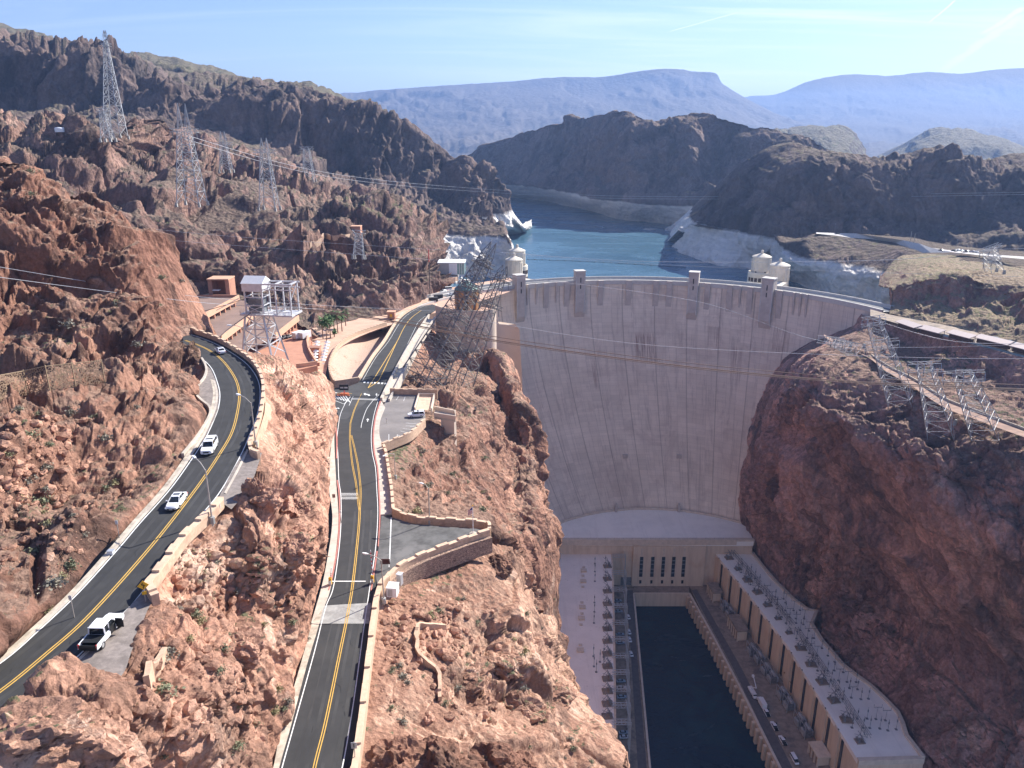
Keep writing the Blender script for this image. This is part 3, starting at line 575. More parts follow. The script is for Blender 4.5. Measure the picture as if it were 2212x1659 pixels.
# ------------------------------------------------------------ surfaces
M_ASPH=simple('fresh_asphalt',(.040,.040,.041),.85,var=.14,scale=.35,c2=(.050,.049,.048))
M_ASPHR=simple('worn_asphalt',(.062,.061,.061),.88,var=.16,scale=.25,c2=(.085,.083,.08))
M_PAD=simple('patched_asphalt',(.11,.108,.105),.9,var=.3,scale=.35,c2=(.17,.165,.16))
M_LOT=simple('grey_lot_asphalt',(.21,.19,.18),.9,var=.12,scale=.2,c2=(.17,.155,.15))
M_CONC=simple('pale_concrete',(.50,.44,.37),.85,var=.12,scale=.6,bmp=.02,c2=(.38,.33,.28))
M_CONCG=simple('grey_concrete',(.33,.325,.31),.85,var=.2,scale=.9,c2=(.25,.24,.23))
M_GUT=simple('gutter_concrete',(.47,.41,.33),.85,var=.25,scale=.8,c2=(.30,.25,.20),bmp=.03)
M_GRAV=simple('grey_gravel',(.24,.205,.185),.95,var=.2,scale=1.4,c2=(.17,.145,.13),bmp=.04)
M_WHITE=simple('white_road_paint',(.74,.74,.72),.7,var=.08,scale=2)
M_YEL=simple('yellow_road_paint',(.58,.36,.085),.7,var=.1,scale=2)
M_RED=simple('red_kerb_paint',(.42,.17,.14),.7,var=.15,scale=2)
M_STONE=simple('sandstone_wall',(.52,.36,.25),.85,var=.14,scale=1.5,bmp=.03,c2=(.42,.28,.20))
M_CAP=simple('sandstone_cap',(.62,.45,.32),.8,var=.1,scale=1.2,c2=(.52,.36,.26))
M_PINK=simple('pink_paving',(.56,.36,.26),.85,var=.08,scale=.3,c2=(.48,.30,.22))
M_TERRA=simple('terracotta_concrete',(.47,.235,.155),.85,var=.08,scale=.3,c2=(.40,.20,.135))
M_BROWN=simple('weathered_deck',(.24,.165,.135),.9,var=.12,scale=.15,c2=(.19,.135,.115))
def masonry(name,c,mort,sz):
    m,nt,bs=_new(name); co=N(nt,'ShaderNodeNewGeometry').outputs['Position']
    v=N(nt,'ShaderNodeTexVoronoi',i_Scale=sz); mp=N(nt,'ShaderNodeMapping'); mp.inputs['Scale'].default_value=(1,1,1.9); nt.links.new(co,mp.inputs[0]); nt.links.new(mp.outputs[0],v.inputs['Vector'])
    e=N(nt,'ShaderNodeTexVoronoi',i_Scale=sz,feature='DISTANCE_TO_EDGE'); nt.links.new(mp.outputs[0],e.inputs['Vector'])
    sc=N(nt,'ShaderNodeSeparateColor'); nt.links.new(v.outputs['Color'],sc.inputs[0])
    col=mixc(nt,sc.outputs[0],tuple(x*.72 for x in c),tuple(x*1.15 for x in c)); col=mixc(nt,ramp(nt,e.outputs['Distance'],.02,.09),mort,col)
    nt.links.new(col,bs.inputs['Base Color']); bs.inputs['Roughness'].default_value=.9; bump(nt,ramp(nt,e.outputs['Distance'],0,.12),.8,.08,bs); return m
M_MASON=masonry('rubble_masonry',(.40,.27,.20),(.14,.09,.07),1.6)
def rs(pts,n=None,step=4.0):
    P=np.array(pts,float); s=np.concatenate([[0],np.cumsum(np.hypot(np.diff(P[:,0]),np.diff(P[:,1])))])
    if n is None: n=max(2,int(s[-1]/step))
    t=np.interp(np.linspace(0,s[-1],n),s,np.arange(len(P))); return cr(P,t)
def rsz(L,v,dz=0,step=4.0,n=None): return [A(x,y,v,dz) for x,y in rs(L,n,step)]
def strip(name,L,Rr,v,m,dz=0.0,v2=None,thick=0.0,**k):
    n=max(2,int(max(np.hypot(*np.diff(np.array(L,float),axis=0).T).sum(),np.hypot(*np.diff(np.array(Rr,float),axis=0).T).sum())/5))
    a=rsz(L,v,dz,n=n); b=rsz(Rr,v2 if v2 is not None else v,dz,n=n); mb=MB()
    vs=[];K=4 if n>0 else 2
    for p,q in zip(a,b): vs+= [p.lerp(q,i/K) for i in range(K+1)]
    mb.add(vs,[(i*(K+1)+j,i*(K+1)+j+1,(i+1)*(K+1)+j+1,(i+1)*(K+1)+j) for i in range(n-1) for j in range(K)])
    if thick:
        for side in(a,b): mb.add([p for q in side for p in(q,q-Vector((0,0,thick)))],[(2*i,2*i+1,2*i+3,2*i+2) for i in range(n-1)])
        for e in(0,-1): mb.add([a[e],b[e],b[e]-Vector((0,0,thick)),a[e]-Vector((0,0,thick))],[(0,1,2,3)])
    return mb.build(name,m,**k)
def sideof(P,off):
    out=[]
    for i,p in enumerate(P):
        d=P[min(i+1,len(P)-1)]-P[max(i-1,0)]; d.z=0; d.normalize(); out.append(p+Vector((-d.y,d.x,0))*off)
    return out
def line(mb,pts,v,wd,dz,off=0.0,dash=None):
    P=rsz(pts,v,dz,step=5)
    if off: P=sideof(P,off)
    l=sideof(P,wd/2); r=sideof(P,-wd/2); s=0
    for i in range(len(P)-1):
        seg=(P[i+1]-P[i]).length
        if dash is None or (s%dash[1])<dash[0]: mb.add([l[i],r[i],r[i+1],l[i+1]],[(0,1,2,3)])
        s+=seg
    return mb
def poly(mb,pts,v,dz):
    return mb.sheet([A(x,y,v,dz) for x,y in pts])
# upper road --------------------------------------------------------------
UL=[(-140,1520),(0,1433),(90,1356),(171,1279),(256,1185),(299,1134),(372,1051),(436,959),(452,930),(463,905),(472,880),(475,851),(469,824),(459,799),(446,783),(425,768),(400,757)]
UY=[(-140,1588),(0,1493),(100,1412),(192,1330),(318,1190),(421,1059),(478,975),(502,931),(514,884),(517,851),(511,824),(497,799),(479,777),(456,759),(430,746),(400,735)]
UR=[(-140,1668),(0,1570),(117,1467),(179,1407),(265,1326),(307,1279),(412,1140),(474,1064),(519,985),(541,935),(556,894),(562,851),(557,821),(542,796),(522,777),(492,757),(462,741),(426,727),(395,718)]
UWI=[(-160,1690),(-10,1590),(112,1480),(190,1408),(276,1328),(322,1279),(424,1144),(486,1068),(536,985),(552,940),(564,897),(569,853),(564,821),(549,793),(527,773),(496,753),(464,736),(424,722),(395,712)]
def shift(pts,dx,dy): return [(x+dx,y+dy) for x,y in pts]
strip('upper_road',shift(UL,-4,-2),UWI,'l',M_ASPH,kind='structure')
mb=MB(); line(mb,UL,'l',.16,.02); line(mb,UR,'l',.16,.02); mb.build('edge_line_marking',M_WHITE,kind='structure')
mb=MB(); line(mb,UY,'l',.15,.02,.16); line(mb,UY,'l',.15,.02,-.16); mb.build('centre_line_marking',M_YEL,kind='structure')
KL=shift(UL[:13],-5,-2)
strip('road_gutter',shift(UL[:13],-15,-6),KL,'l',M_GUT,.12,thick=.4,kind='structure')
strip('road_kerb',shift(UL[:13],-9,-3),shift(UL[:13],-4.5,-1.8),'l',M_CONC,.16,thick=.4,kind='structure')
# gravel bay on the inner side of the bend
mb=MB(); poly(mb,[(436,779),(446,797),(442,817),(427,837),(425,854),(436,868),(452,881),(456,894),(447,915),(430,945),(425,965),(440,950),(463,905),(471,884),(473,851),(467,824),(455,797)],'l',.10); mb.build('gravel_bay',M_GRAV,kind='structure')
mb=MB(); w_=rsz([(436,776),(446,797),(442,817),(427,837),(424,854),(436,868),(452,881),(455,895),(445,917),(425,948),(395,985)],'l',0,step=4); mb.wall(w_,.5,.45,.6); mb.build('kerb_wall',M_CONC,label='low curved concrete kerb wall around the grey gravel bay inside the bend',cat='kerb wall')
# gravel pull-out where the pickup stands
strip('gravel_pullout',[(75,1510),(118,1472),(180,1411),(240,1352),(300,1288),(322,1262)],[(110,1540),(200,1505),(262,1460),(285,1405),(318,1320),(337,1290)],'l',M_GRAV,.03,kind='structure')
strip('road_kerb',[(119,1470),(181,1410),(243,1350)],[(123,1473),(185,1413),(247,1353)],'l',M_CONC,.10,thick=.3,kind='structure')
strip('gravel_shoulder',[(470,1080),(500,1020),(527,975)],[(500,1100),(540,1050),(566,978)],'l',M_GRAV,.03,kind='structure')
strip('road_kerb',[(484,1064),(510,1016),(533,970)],[(488,1066),(514,1018),(537,972)],'l',M_CONC,.10,thick=.3,kind='structure')
# parapets ---------------------------------------------------------------
def parapet(pts,v,label,h=1.05,t=.5,every=4.4,ln=2.2,up=.42,step=3.0,base=1.5,cat='parapet wall',m=None,mc=None,dz=0,group=None):
    P=rsz(pts,v,dz,step=step); root=empty('parapet_wall',P[0],0,label,cat,group); o=P[0]
    Q=[p-o for p in P]; MB().wall(Q,h,t,base).build('wall',m or M_STONE,root)
    # coping: one run whose top steps up and down
    mb=[];hs=[];s=0
    for a,b in zip(Q,Q[1:]):
        seg=(b-a).length; n=max(1,int(seg/.5))
        for i in range(n):
            p=a.lerp(b,i/n)+Vector((0,0,h)); hi=(s%every)<ln; hh=up if hi else .12
            if hs and hs[-1]!=hh: mb.append(p); hs.append(hs[-1]); p=p+(b-a).normalized()*.02
            mb.append(p); hs.append(hh); s+=seg/n
    mb.append(Q[-1]+Vector((0,0,h))); hs.append(hs[-1])
    MB().wall(mb,hs,t+.1,0).build('coping',mc or M_CAP,root)
    return root
parapet([(395,713),(424,721),(464,735),(496,752),(527,772),(550,793),(565,821),(570,853),(565,897),(553,940),(541,965),(545,985),(560,992)],'l','crenellated sandstone parapet round the outside of the upper road bend',dz=0)
parapet([(479,1093),(452,1122),(400,1172),(368,1215),(342,1252),(323,1277),(338,1303)],'l','straight sandstone parapet beside the upper road, ending at the yellow bend sign',base=.3,t=.8)
# buttress under the bend
mb=MB(); top=[A(566,890,'l'),A(570,860,'l'),A(553,935,'l'),A(541,962,'l')]
tp=[A(x,y,'l',.0)+Vector((.5,0,.3)) for x,y in [(568,872),(566,895),(558,922),(548,948),(546,968)]]
bt=[A(x,y,z) for x,y,z in [(600,880,206),(608,905,205.5),(612,930,205),(606,952,206),(575,975,211)]]
n=len(tp); mb.add(tp+bt,[(i,i+1,n+i+1,n+i) for i in range(n-1)]); b2=[p+Vector((-5,3,0)) for p in bt]; mb.add(tp+b2,[(i,i+1,n+i+1,n+i) for i in range(n-1)])
mb.add(bt+b2,[(i,i+1,n+i+1,n+i) for i in range(n-1)]); mb.build('retaining_buttress',M_STONE,label='sandstone retaining buttress flaring down below the upper road bend',cat='retaining wall')
# access road --------------------------------------------------------------
AL=[(575,1790),(609,1659),(634,1570),(677,1416),(703,1314),(720,1269),(733,1179),(737,1112),(736,1067),(732,1037),(730,984),(728,950),(731,920),(736,893),(750,863),(768,838),(781,824),(812,772),(838,739),(864,697),(884,677),(911,663),(940,657)]
AR=[(705,1790),(739,1659),(763,1521),(785,1363),(797,1281),(811,1187),(816,1112),(814,1059),(811,1011),(804,977),(802,940),(807,900),(818,861),(838,826),(872,760),(894,715),(904,695),(919,683),(945,664)]
ALE=shift(AL,-6,0); ARE=shift(AR,4,0)
ALE=[(x-(8 if y>1300 else 0),y) for x,y in ALE]; ARE=[(x+(10 if y>1250 else 0),y) for x,y in ARE]
strip('access_road',ALE,ARE,'r',M_ASPH,kind='structure')
strip('bridge_approach_paving',[(688,1347),(692,1333),(700,1308)],[(797,1347),(799,1333),(803,1302)],'r',M_CONCG,.02,kind='structure')
mb=MB(); line(mb,AL[:15],'r',.15,.04); line(mb,[(783,822),(812,772),(838,739),(864,697),(884,677),(911,663),(940,657)],'r',.13,.04); line(mb,AR[:11]+[(807,900),(818,861)],'r',.15,.04); line(mb,[(838,826),(872,760),(894,715),(904,695),(919,683)],'r',.13,.04)
line(mb,[(780,924),(782,912),(792,884),(806,865),(819,852)],'r',.14,.04)
line(mb,[(754,876),(763,856)],'r',.14,.04)
# stop line near the barriers, crosswalk, arrows, stop bars
poly(mb,[(713,1254.6),(790,1254.6),(790,1256.4),(713,1256.4)],'r',.04); 
for i in range(8): x=786+i*7.6; poly(mb,[(x,824.0+i*.5),(x+4.2,824.2+i*.5),(x+3,827.2+i*.5),(x-1.3,827+i*.5)],'r',.04)
pass
def arrow(mb,x,y,s,v='r'):
    poly(mb,[(x-s*.18,y),(x+s*.18,y),(x+s*.2,y-s*.75),(x-s*.1,y-s*.75)],v,.04); poly(mb,[(x-s*.55,y-s*.7),(x+s*.65,y-s*.7),(x+s*.12,y-s*1.35)],v,.041)
arrow(mb,794,911,5.5); arrow(mb,813,855,4)
poly(mb,[(788,850),(798,852),(800,855),(796,855),(794,853),(788,852.2)],'r',.04); poly(mb,[(789,848.5),(789.5,854),(785,851)],'r',.041)
for r0 in range(3):
    for i in range(16):
        x=737+i*2.25; y=1065+r0*2+(5.5 if False else 0); poly(mb,[(x+(r0%2)*1.1,y),(x+1.2+(r0%2)*1.1,y),(x+1.2+(r0%2)*1.1,y+1.3),(x+(r0%2)*1.1,y+1.3)],'r',.04)
        y+=8; poly(mb,[(x+(r0%2)*1.1,y),(x+1.2+(r0%2)*1.1,y),(x+1.2+(r0%2)*1.1,y+1.3),(x+(r0%2)*1.1,y+1.3)],'r',.04)
mb.build('white_marking',M_WHITE,kind='structure')
mb=MB(); Y0=[(655,1790),(679,1659),(703,1562),(733,1416),(752,1322),(763,1254),(774,1150),(777,1104)]
for o in(.16,-.16): line(mb,Y0,'r',.15,.045,o)
Y1=[(777,1104),(774,1086),(769,1044),(761,1001),(756,951),(757,914)]; Y2=[(777,1104),(779,1060),(774,1011),(767,974),(759,940)]
for o in(.14,-.14): line(mb,Y1,'r',.12,.045,o); line(mb,Y2,'r',.12,.045,o)
line(mb,[(757,914),(766,884),(782,850)],'r',.14,.045,.13); line(mb,[(757,914),(766,884),(776,862)],'r',.14,.045,-.13)
line(mb,[(795,838),(809,816),(835,774),(858,737),(872,709),(888,687),(911,670)],'r',.3,.045); line(mb,[(795,838),(816,824),(824,810),(842,772),(858,737)],'r',.3,.045)
line(mb,[(692,848),(760,850)],'r',.3,.055)
mb.build('yellow_marking',M_YEL,kind='structure')
mb=MB(); poly(mb,[(760,859),(837,862.5),(836,866),(757,862.5)],'r',.03); mb.build('paving_band',M_CONCG,kind='structure')
# side street and lots
mb=MB(); poly(mb,[(640,842),(692,842),(735,841),(781,824),(800,850),(790,870),(750,905),(736,905),(727,889),(712,874),(703,868),(640,862)],'r',.008); mb.build('side_street',M_ASPHR,kind='structure')
mb=MB()
for i in range(9):
    x=697+i*6.0; poly(mb,[(x,853.5+i*.1),(x+2.4,853.5+i*.1),(x+12,856+i*1.6),(x+9.3,856+i*1.6)],'r',.03)
line(mb,[(744,873),(757,857)],'r',.3,.035); line(mb,[(697,855),(744,873)],'r',.2,.035)
poly(mb,[(724,882),(731,880.5),(734,882.5),(731,883),(729,882),(725,883.5)],'r',.03)
poly(mb,[(712,849),(725,847.5),(733,849),(722,850)],'r',.03)
mb.build('hatched_marking',M_WHITE,kind='structure')
mb=MB(); poly(mb,[(819,914),(818,941),(827,966),(843,957),(884,940),(902,926),(917,911),(919,900),(917,885),(896,886),(904,853),(843,852),(826,880)],'r',.03); mb.build('parking_lot',M_LOT,kind='structure')
mb=MB()
for a,b in [((906,922),(885,921)),((901,915.5),(877,913.5)),((909,920),(876,920)),((897,929),(870,925.5)),((889,937),(865,931)),((840,938),(840,955)),((840,955),(853,954)),((858,939),(858,951)),((858,939),(872,945)),((858,951),(872,945)),((911,906),(893,905)),((849,856),(843,866)),((875,857),(872,866)),((861,856),(856,864))]:
    line(mb,[a,b],'r',.12,.05)
mb.build('bay_marking',M_WHITE,kind='structure')
mb=MB(); poly(mb,[(824,1114),(844,1117),(890,1131),(965,1138),(1044,1143),(1052,1152),(1018,1163),(928,1197),(880,1218),(851,1235),(830,1262),(815,1262),(811,1240),(818,1180)],'r',.02); mb.build('paved_pad',M_PAD,kind='structure')
mb=MB(); line(mb,[(845,1118),(841,1225)],'r',.22,.05); mb.build('pad_marking',M_WHITE,kind='structure')
# pavements along the access road
strip('pavement',[(819,1112),(819,1059),(816,1011),(809,977),(807,940),(812,900),(824,866)],[(849,1108),(846,1060),(841,1030),(829,970),(820,941),(821,910),(832,880)],'r',M_CONC,.14,thick=.4,kind='structure')
strip('red_kerb',[(816,1180),(819,1112),(817,1059),(814,1011),(807,977),(805,940),(810,900),(821,864)],[(818,1180),(822,1112),(820,1059),(817,1011),(810,977),(808,940),(813,900),(824,864)],'r',M_RED,.155,thick=.4,kind='structure')
strip('red_kerb',[(800,1275),(806,1240),(813,1190)],[(803,1275),(809,1240),(816,1190)],'r',M_RED,.12,thick=.3,kind='structure')
strip('pavement',[(672,1345),(690,1285),(704,1224),(718,1123),(709,1037),(716,950),(711,917),(705,880)],[(700,1310),(714,1269),(727,1179),(731,1112),(726,1037),(722,950),(724,925),(726,898)],'r',M_CONC,.12,thick=.4,kind='structure')
strip('red_kerb',[(708,1275),(715,1250),(728,1179),(732,1112),(731,1067),(727,1037)],[(711,1275),(718,1250),(731,1179),(735,1112),(734,1067),(730,1037)],'r',M_RED,.135,thick=.4,kind='structure')
strip('red_kerb',[(726,990),(726,950),(724,922),(722,900),(703,870)],[(729,990),(729,950),(727,920),(726,896),(707,868)],'r',M_RED,.135,thick=.4,kind='structure')
strip('road_gutter',[(556,1790),(590,1659),(606,1581),(645,1450),(666,1374),(682,1310),(688,1290)],[(573,1790),(603,1659),(628,1570),(662,1440),(686,1360),(697,1318),(701,1300)],'r',M_GUT,.03,kind='structure')
strip('plank_walk',[(924,688),(898,728),(868,780),(842,830),(826,868)],[(938,690),(912,728),(884,782),(858,832),(840,868)],'r',M_CONC,.02,thick=3.0,kind='structure')
parapet([(927,683),(897,728),(867,780),(841,830),(824,866)],'r','long straight pale parapet on the canyon side of the access road past the leaning pylon',h=1.0,t=.7,every=1e9,ln=0,m=M_CONC,mc=M_CONC)
parapet([(940,688),(913,728),(885,782),(859,832),(841,868)],'r','outer white concrete rail running beside the plank walk next to the leaning pylon',h=.9,t=.5,every=1e9,ln=0,m=M_CONC,mc=M_CONC)
parapet([(753,1730),(769,1659),(784,1545),(798,1425),(810,1325),(822,1275),(838,1258)],'r','long crenellated sandstone parapet by the nearest stretch of the access road',every=8,ln=4.0,t=.75)
parapet([(829,970),(835,990),(842,1037),(846,1062),(850,1110)],'r','crenellated parapet between the parking lot corner and the paved pad',t=.6,every=3.6,ln=1.8)
parapet([(850,1110),(876,1120),(906,1127),(966,1131),(1048,1137),(1057,1152)],'r','crenellated sandstone parapet on the far side of the triangular paved pad',t=.6)
pw=[(1056,1156),(1020,1167),(984,1180),(932,1199),(883,1221),(853,1240),(838,1258)]
parapet(pw,'r','stepped sandstone parapet on the near side of the triangular paved pad',t=.8,every=5,ln=2.4)
MB().wall([p+Vector((.5,-.55,-.05)) for p in rsz(pw,'r',0,step=6)],[0]*99,.9,3.6).build('retaining_wall',M_MASON,label='rubble masonry retaining wall below the near edge of the triangular pad',cat='retaining wall')
parapet([(826,967),(843,960),(884,943),(902,928),(918,912)],'r','crenellated parapet on the near edge of the parking lot with the parked white car',every=4,ln=2)
parapet([(843,851),(880,852),(945,853)],'r','dark shaded parapet at the far end of the parking lot',h=1.8,every=3,ln=1.5,up=.3)
# plaza level beside the access road, sunken basin
M_PLAZA=M_PINK
patch('plaza',[
 [(600,660,182.5,0),(700,690,181.6,0),(800,676,180,0),(870,655,178.8,0),(930,630,177.6,0),(1100,600,177.6,0)],
 [(600,740,182.8,0),(680,735,182.2,0),(760,715,181.2,0),(840,690,180.2,0),(905,663,178.6,0),(1100,630,177.6,0)],
 [(600,800,184.1,0),(680,790,183.4,0),(700,770,182.8,0),(720,745,182.3,0),(760,730,181.6,0),(850,700,180.2,0)],
 [(640,860,184.6,0),(690,855,184.6,0),(705,800,184,0),(707,780,183.3,0),(720,755,182.6,0),(740,735,182,0)]],M_PLAZA,[(5,.0,'n')],step=3,seed=70)
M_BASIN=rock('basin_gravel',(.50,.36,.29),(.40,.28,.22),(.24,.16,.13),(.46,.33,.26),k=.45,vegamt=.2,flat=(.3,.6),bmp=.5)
patch('gravel_basin',[
 [(838,694,'r',.0),(846,694,'r',0),(858,693,'r',0)],
 [(770,722,'r',.1),(800,718,176.5,.2),(838,722,175.5,.1)],
 [(735,745,'r',.1),(780,752,176.5,.2),(818,757,176,.1)],
 [(716,775,'r',.1),(755,785,178,.2),(795,792,176.5,.1)],
 [(712,805,'r',.1),(745,812,179.5,.2),(778,815,178,.1)],
 [(722,825,'r',.0),(745,823,'r',0),(766,820,'r',0)]],M_BASIN,[(3,.3,'f'),(1,.12,'f')],step=1.2,seed=71)
parapet([(722,828),(713,808),(712,790),(717,772),(728,752),(745,737),(768,724),(800,712),(835,701)],'r','curved crenellated wall around the gravel basin below the palms',every=2.6,ln=1.1,up=.3,dz=.3)
parapet([(722,829),(745,826),(775,821)],'r','low terracotta wall at the near end of the gravel basin by the crossing',every=1e9,ln=0,dz=.2)
parapet([(775,822),(804,774),(830,739),(856,697),(876,677),(905,661),(935,652)],'r','pale parapet between the gravel basin and the access road',h=.9,t=.9,every=1e9,ln=0,base=8,m=M_CAP)

M_TRK=simple('polished_wheel_track',(.052,.051,.05),.7,var=.25,scale=.12,c2=(.034,.034,.035)); M_SEAL=simple('tar_seal',(.018,.018,.018),.6)
mb=MB()
for o in(1.0,2.6,-1.0,-2.6): line(mb,UY,'l',.5,.008,o)
for o in(1.0,2.5,-1.0,-2.5): line(mb,Y0,'r',.5,.008,o)
mb.build('wheel_track',M_TRK,kind='structure')
mb=MB(); rg_=random.Random(4)
for k in range(26):
    t=rg_.random(); i=rg_.randint(1,len(UY)-3); (x0,y0),(x1,y1)=UY[i],UY[i+1]; x=x0+(x1-x0)*t; y=y0+(y1-y0)*t; o=rg_.uniform(-3,3)
    line(mb,[(x,y),(x+rg_.uniform(-3,3),y-rg_.uniform(2,9)),(x+rg_.uniform(-4,8),y-rg_.uniform(9,15))],'l',.05,.014,o)
    i=rg_.randint(1,len(Y0)-3); (x0,y0),(x1,y1)=Y0[i],Y0[i+1]; x=x0+(x1-x0)*t; y=y0+(y1-y0)*t; o=rg_.uniform(-3,3)
    line(mb,[(x,y),(x+rg_.uniform(-4,4),y-rg_.uniform(2,9)),(x+rg_.uniform(-10,10),y-rg_.uniform(9,13))],'r',.05,.014,o)
mb.build('tar_seal',M_SEAL,kind='structure')
# ------------------------------------------------------------ the dam
def dam_mat():
    m,nt,bs=_new('dam_concrete'); g=N(nt,'ShaderNodeNewGeometry'); co=g.outputs['Position']
    uv=N(nt,'ShaderNodeUVMap'); uv.uv_map='face'; sx=N(nt,'ShaderNodeSeparateXYZ'); nt.links.new(uv.outputs[0],sx.inputs[0])
    U,V=sx.outputs[0],sx.outputs[1]
    def cellj(src,period,width):
        f=math2(nt,'FRACT',math2(nt,'DIVIDE',src,period)); d=math2(nt,'MINIMUM',f,math2(nt,'SUBTRACT',1.0,f)); return ramp(nt,d,0,width/period)
    # panels: brightness changes from lift to lift and block to block
    cu=math2(nt,'FLOOR',math2(nt,'DIVIDE',U,6.1)); cv=math2(nt,'FLOOR',math2(nt,'DIVIDE',V,7.6))
    cb=N(nt,'ShaderNodeCombineXYZ'); nt.links.new(cu,cb.inputs[0]); nt.links.new(cv,cb.inputs[1])
    wn=N(nt,'ShaderNodeTexWhiteNoise'); nt.links.new(cb.outputs[0],wn.inputs[0])
    cb2=N(nt,'ShaderNodeCombineXYZ'); nt.links.new(cu,cb2.inputs[0]); nt.links.new(math2(nt,'FLOOR',math2(nt,'DIVIDE',V,1.52)),cb2.inputs[1])
    wn2=N(nt,'ShaderNodeTexWhiteNoise'); nt.links.new(cb2.outputs[0],wn2.inputs[0])
    val=math2(nt,'ADD',math2(nt,'MULTIPLY',wn.outputs[0],.10),math2(nt,'MULTIPLY',wn2.outputs[0],.07))
    br=N(nt,'ShaderNodeMapRange',i_1=0.0,i_2=.17,i_3=.88,i_4=1.07); nt.links.new(val,br.inputs[0])
    base=mixc(nt,ramp(nt,noise(nt,co,.03,5,.6),.35,.65),(.71,.61,.50),(.79,.69,.57))
    hs=N(nt,'ShaderNodeHueSaturation'); nt.links.new(br.outputs[0],hs.inputs['Value']); nt.links.new(base,hs.inputs['Color']); col=hs.outputs[0]
    # vertical run-off streaks
    c3=N(nt,'ShaderNodeCombineXYZ'); nt.links.new(math2(nt,'MULTIPLY',U,1.0),c3.inputs[0]); nt.links.new(math2(nt,'MULTIPLY',V,.045),c3.inputs[1])
    s1=ramp(nt,noise(nt,c3.outputs[0],.75,6,.75),.54,.72)
    c4=N(nt,'ShaderNodeCombineXYZ'); nt.links.new(math2(nt,'MULTIPLY',U,1.0),c4.inputs[0]); nt.links.new(math2(nt,'MULTIPLY',V,.03),c4.inputs[1])
    s2=ramp(nt,noise(nt,c4.outputs[0],2.2,4,.7),.60,.74)
    col=mixc(nt,math2(nt,'MULTIPLY',s1,.48),col,(.25,.20,.18)); col=mixc(nt,math2(nt,'MULTIPLY',s2,.5),col,(.20,.15,.13))
    blot=ramp(nt,noise(nt,co,.045,7,.7,.8),.50,.66); col=mixc(nt,math2(nt,'MULTIPLY',blot,.5),col,(.52,.42,.35))
    c6=N(nt,'ShaderNodeCombineXYZ'); nt.links.new(U,c6.inputs[0]); nt.links.new(math2(nt,'MULTIPLY',V,.09),c6.inputs[1])
    s3=ramp(nt,noise(nt,c6.outputs[0],.28,8,.8,.6),.52,.62); col=mixc(nt,math2(nt,'MULTIPLY',s3,.38),col,(.36,.29,.25))
    # joints
    ju=cellj(U,18.3,.55); jm=cellj(U,6.1,.28); jv=cellj(V,3.04,.3)
    col=mixc(nt,math2(nt,'MULTIPLY',math2(nt,'SUBTRACT',1.0,ju),.42),col,(.16,.12,.10)); col=mixc(nt,math2(nt,'MULTIPLY',math2(nt,'SUBTRACT',1.0,jm),.2),col,(.2,.16,.14)); col=mixc(nt,math2(nt,'MULTIPLY',math2(nt,'SUBTRACT',1.0,jv),.12),col,(.22,.18,.16))
    # two big weathered rust stains
    for (u0,v0,wd,hh,st) in ((13,136,7,11,.75),(52,146,4,8,.4),(66,128,3,16,.5),(90,150,5,9,.5),(-20,120,1.4,12,.5)):
        du=math2(nt,'ABSOLUTE',math2(nt,'SUBTRACT',U,u0)); dv=math2(nt,'ABSOLUTE',math2(nt,'SUBTRACT',V,v0))
        msk=math2(nt,'MULTIPLY',math2(nt,'SUBTRACT',1.0,ramp(nt,du,wd*.9,wd)),math2(nt,'SUBTRACT',1.0,ramp(nt,dv,hh*.6,hh)))
        c5=N(nt,'ShaderNodeCombineXYZ'); nt.links.new(U,c5.inputs[0]); nt.links.new(math2(nt,'MULTIPLY',V,.03),c5.inputs[1])
        msk=math2(nt,'MULTIPLY',msk,math2(nt,'MULTIPLY',ramp(nt,noise(nt,c5.outputs[0],1.8,4,.7),.42,.6),st)); col=mixc(nt,msk,col,(.22,.12,.10))
    nt.links.new(col,bs.inputs['Base Color']); bs.inputs['Roughness'].default_value=.85; bs.inputs['Specular IOR Level'].default_value=.25
    bump(nt,math2(nt,'ADD',math2(nt,'MULTIPLY',ju,.6),math2(nt,'MULTIPLY',jv,.4)),.3,.25,bs)
    return m
M_DAM=dam_mat()
M_TOW=simple('tower_concrete',(.50,.44,.39),.85,var=.1,scale=.3,c2=(.42,.36,.32),bmp=.02)
M_CREST=simple('crest_pale_concrete',(.52,.49,.455),.8,var=.08,scale=.5)
M_DARK=simple('dark_opening',(.018,.016,.016),.6)
M_CRROAD=simple('crest_roadway',(.15,.15,.155),.85,var=.1,scale=.4)
_e=at(1912,674,178); T0,T1=math.atan2(_e[1]-DC0[1],_e[0]-DC0[0]),R(176)     # face sweep, measured from +x
def facept(th,z,off=0):
    cx,cy,r=dam_c(z); return Vector((cx+(r+off)*math.cos(th),cy+(r+off)*math.sin(th),z))
dam=empty('dam',(DC0[0],DC0[1]+DC0[2],178),0,'huge curved concrete arch dam, streaked and jointed, filling the gorge','dam')
def dloc(o): 
    o.matrix_parent_inverse=Matrix.Translation(-dam.location); return o
nz,nth=90,260; vs=[];uv=[]
for i in range(nz+1):
    z=178-148*(i/nz); 
    for k in range(nth+1):
        th=T0+(T1-T0)*k/nth; vs.append(facept(th,z)); uv.append(((math.pi/2-th)*118.0,z))
fs=[(i*(nth+1)+k,(i+1)*(nth+1)+k,(i+1)*(nth+1)+k+1,i*(nth+1)+k+1) for i in range(nz) for k in range(nth)]
mb=MB(); mb.add(vs,fs)
me=bpy.data.meshes.new('downstream_face'); me.from_pydata([tuple(v) for v in vs],[],fs); me.materials.append(M_DAM)
ul=me.uv_layers.new(name='face'); 
for p in me.polygons:
    p.use_smooth=True
    for li in p.loop_indices: ul.data[li].uv=uv[me.loops[li].vertex_index]
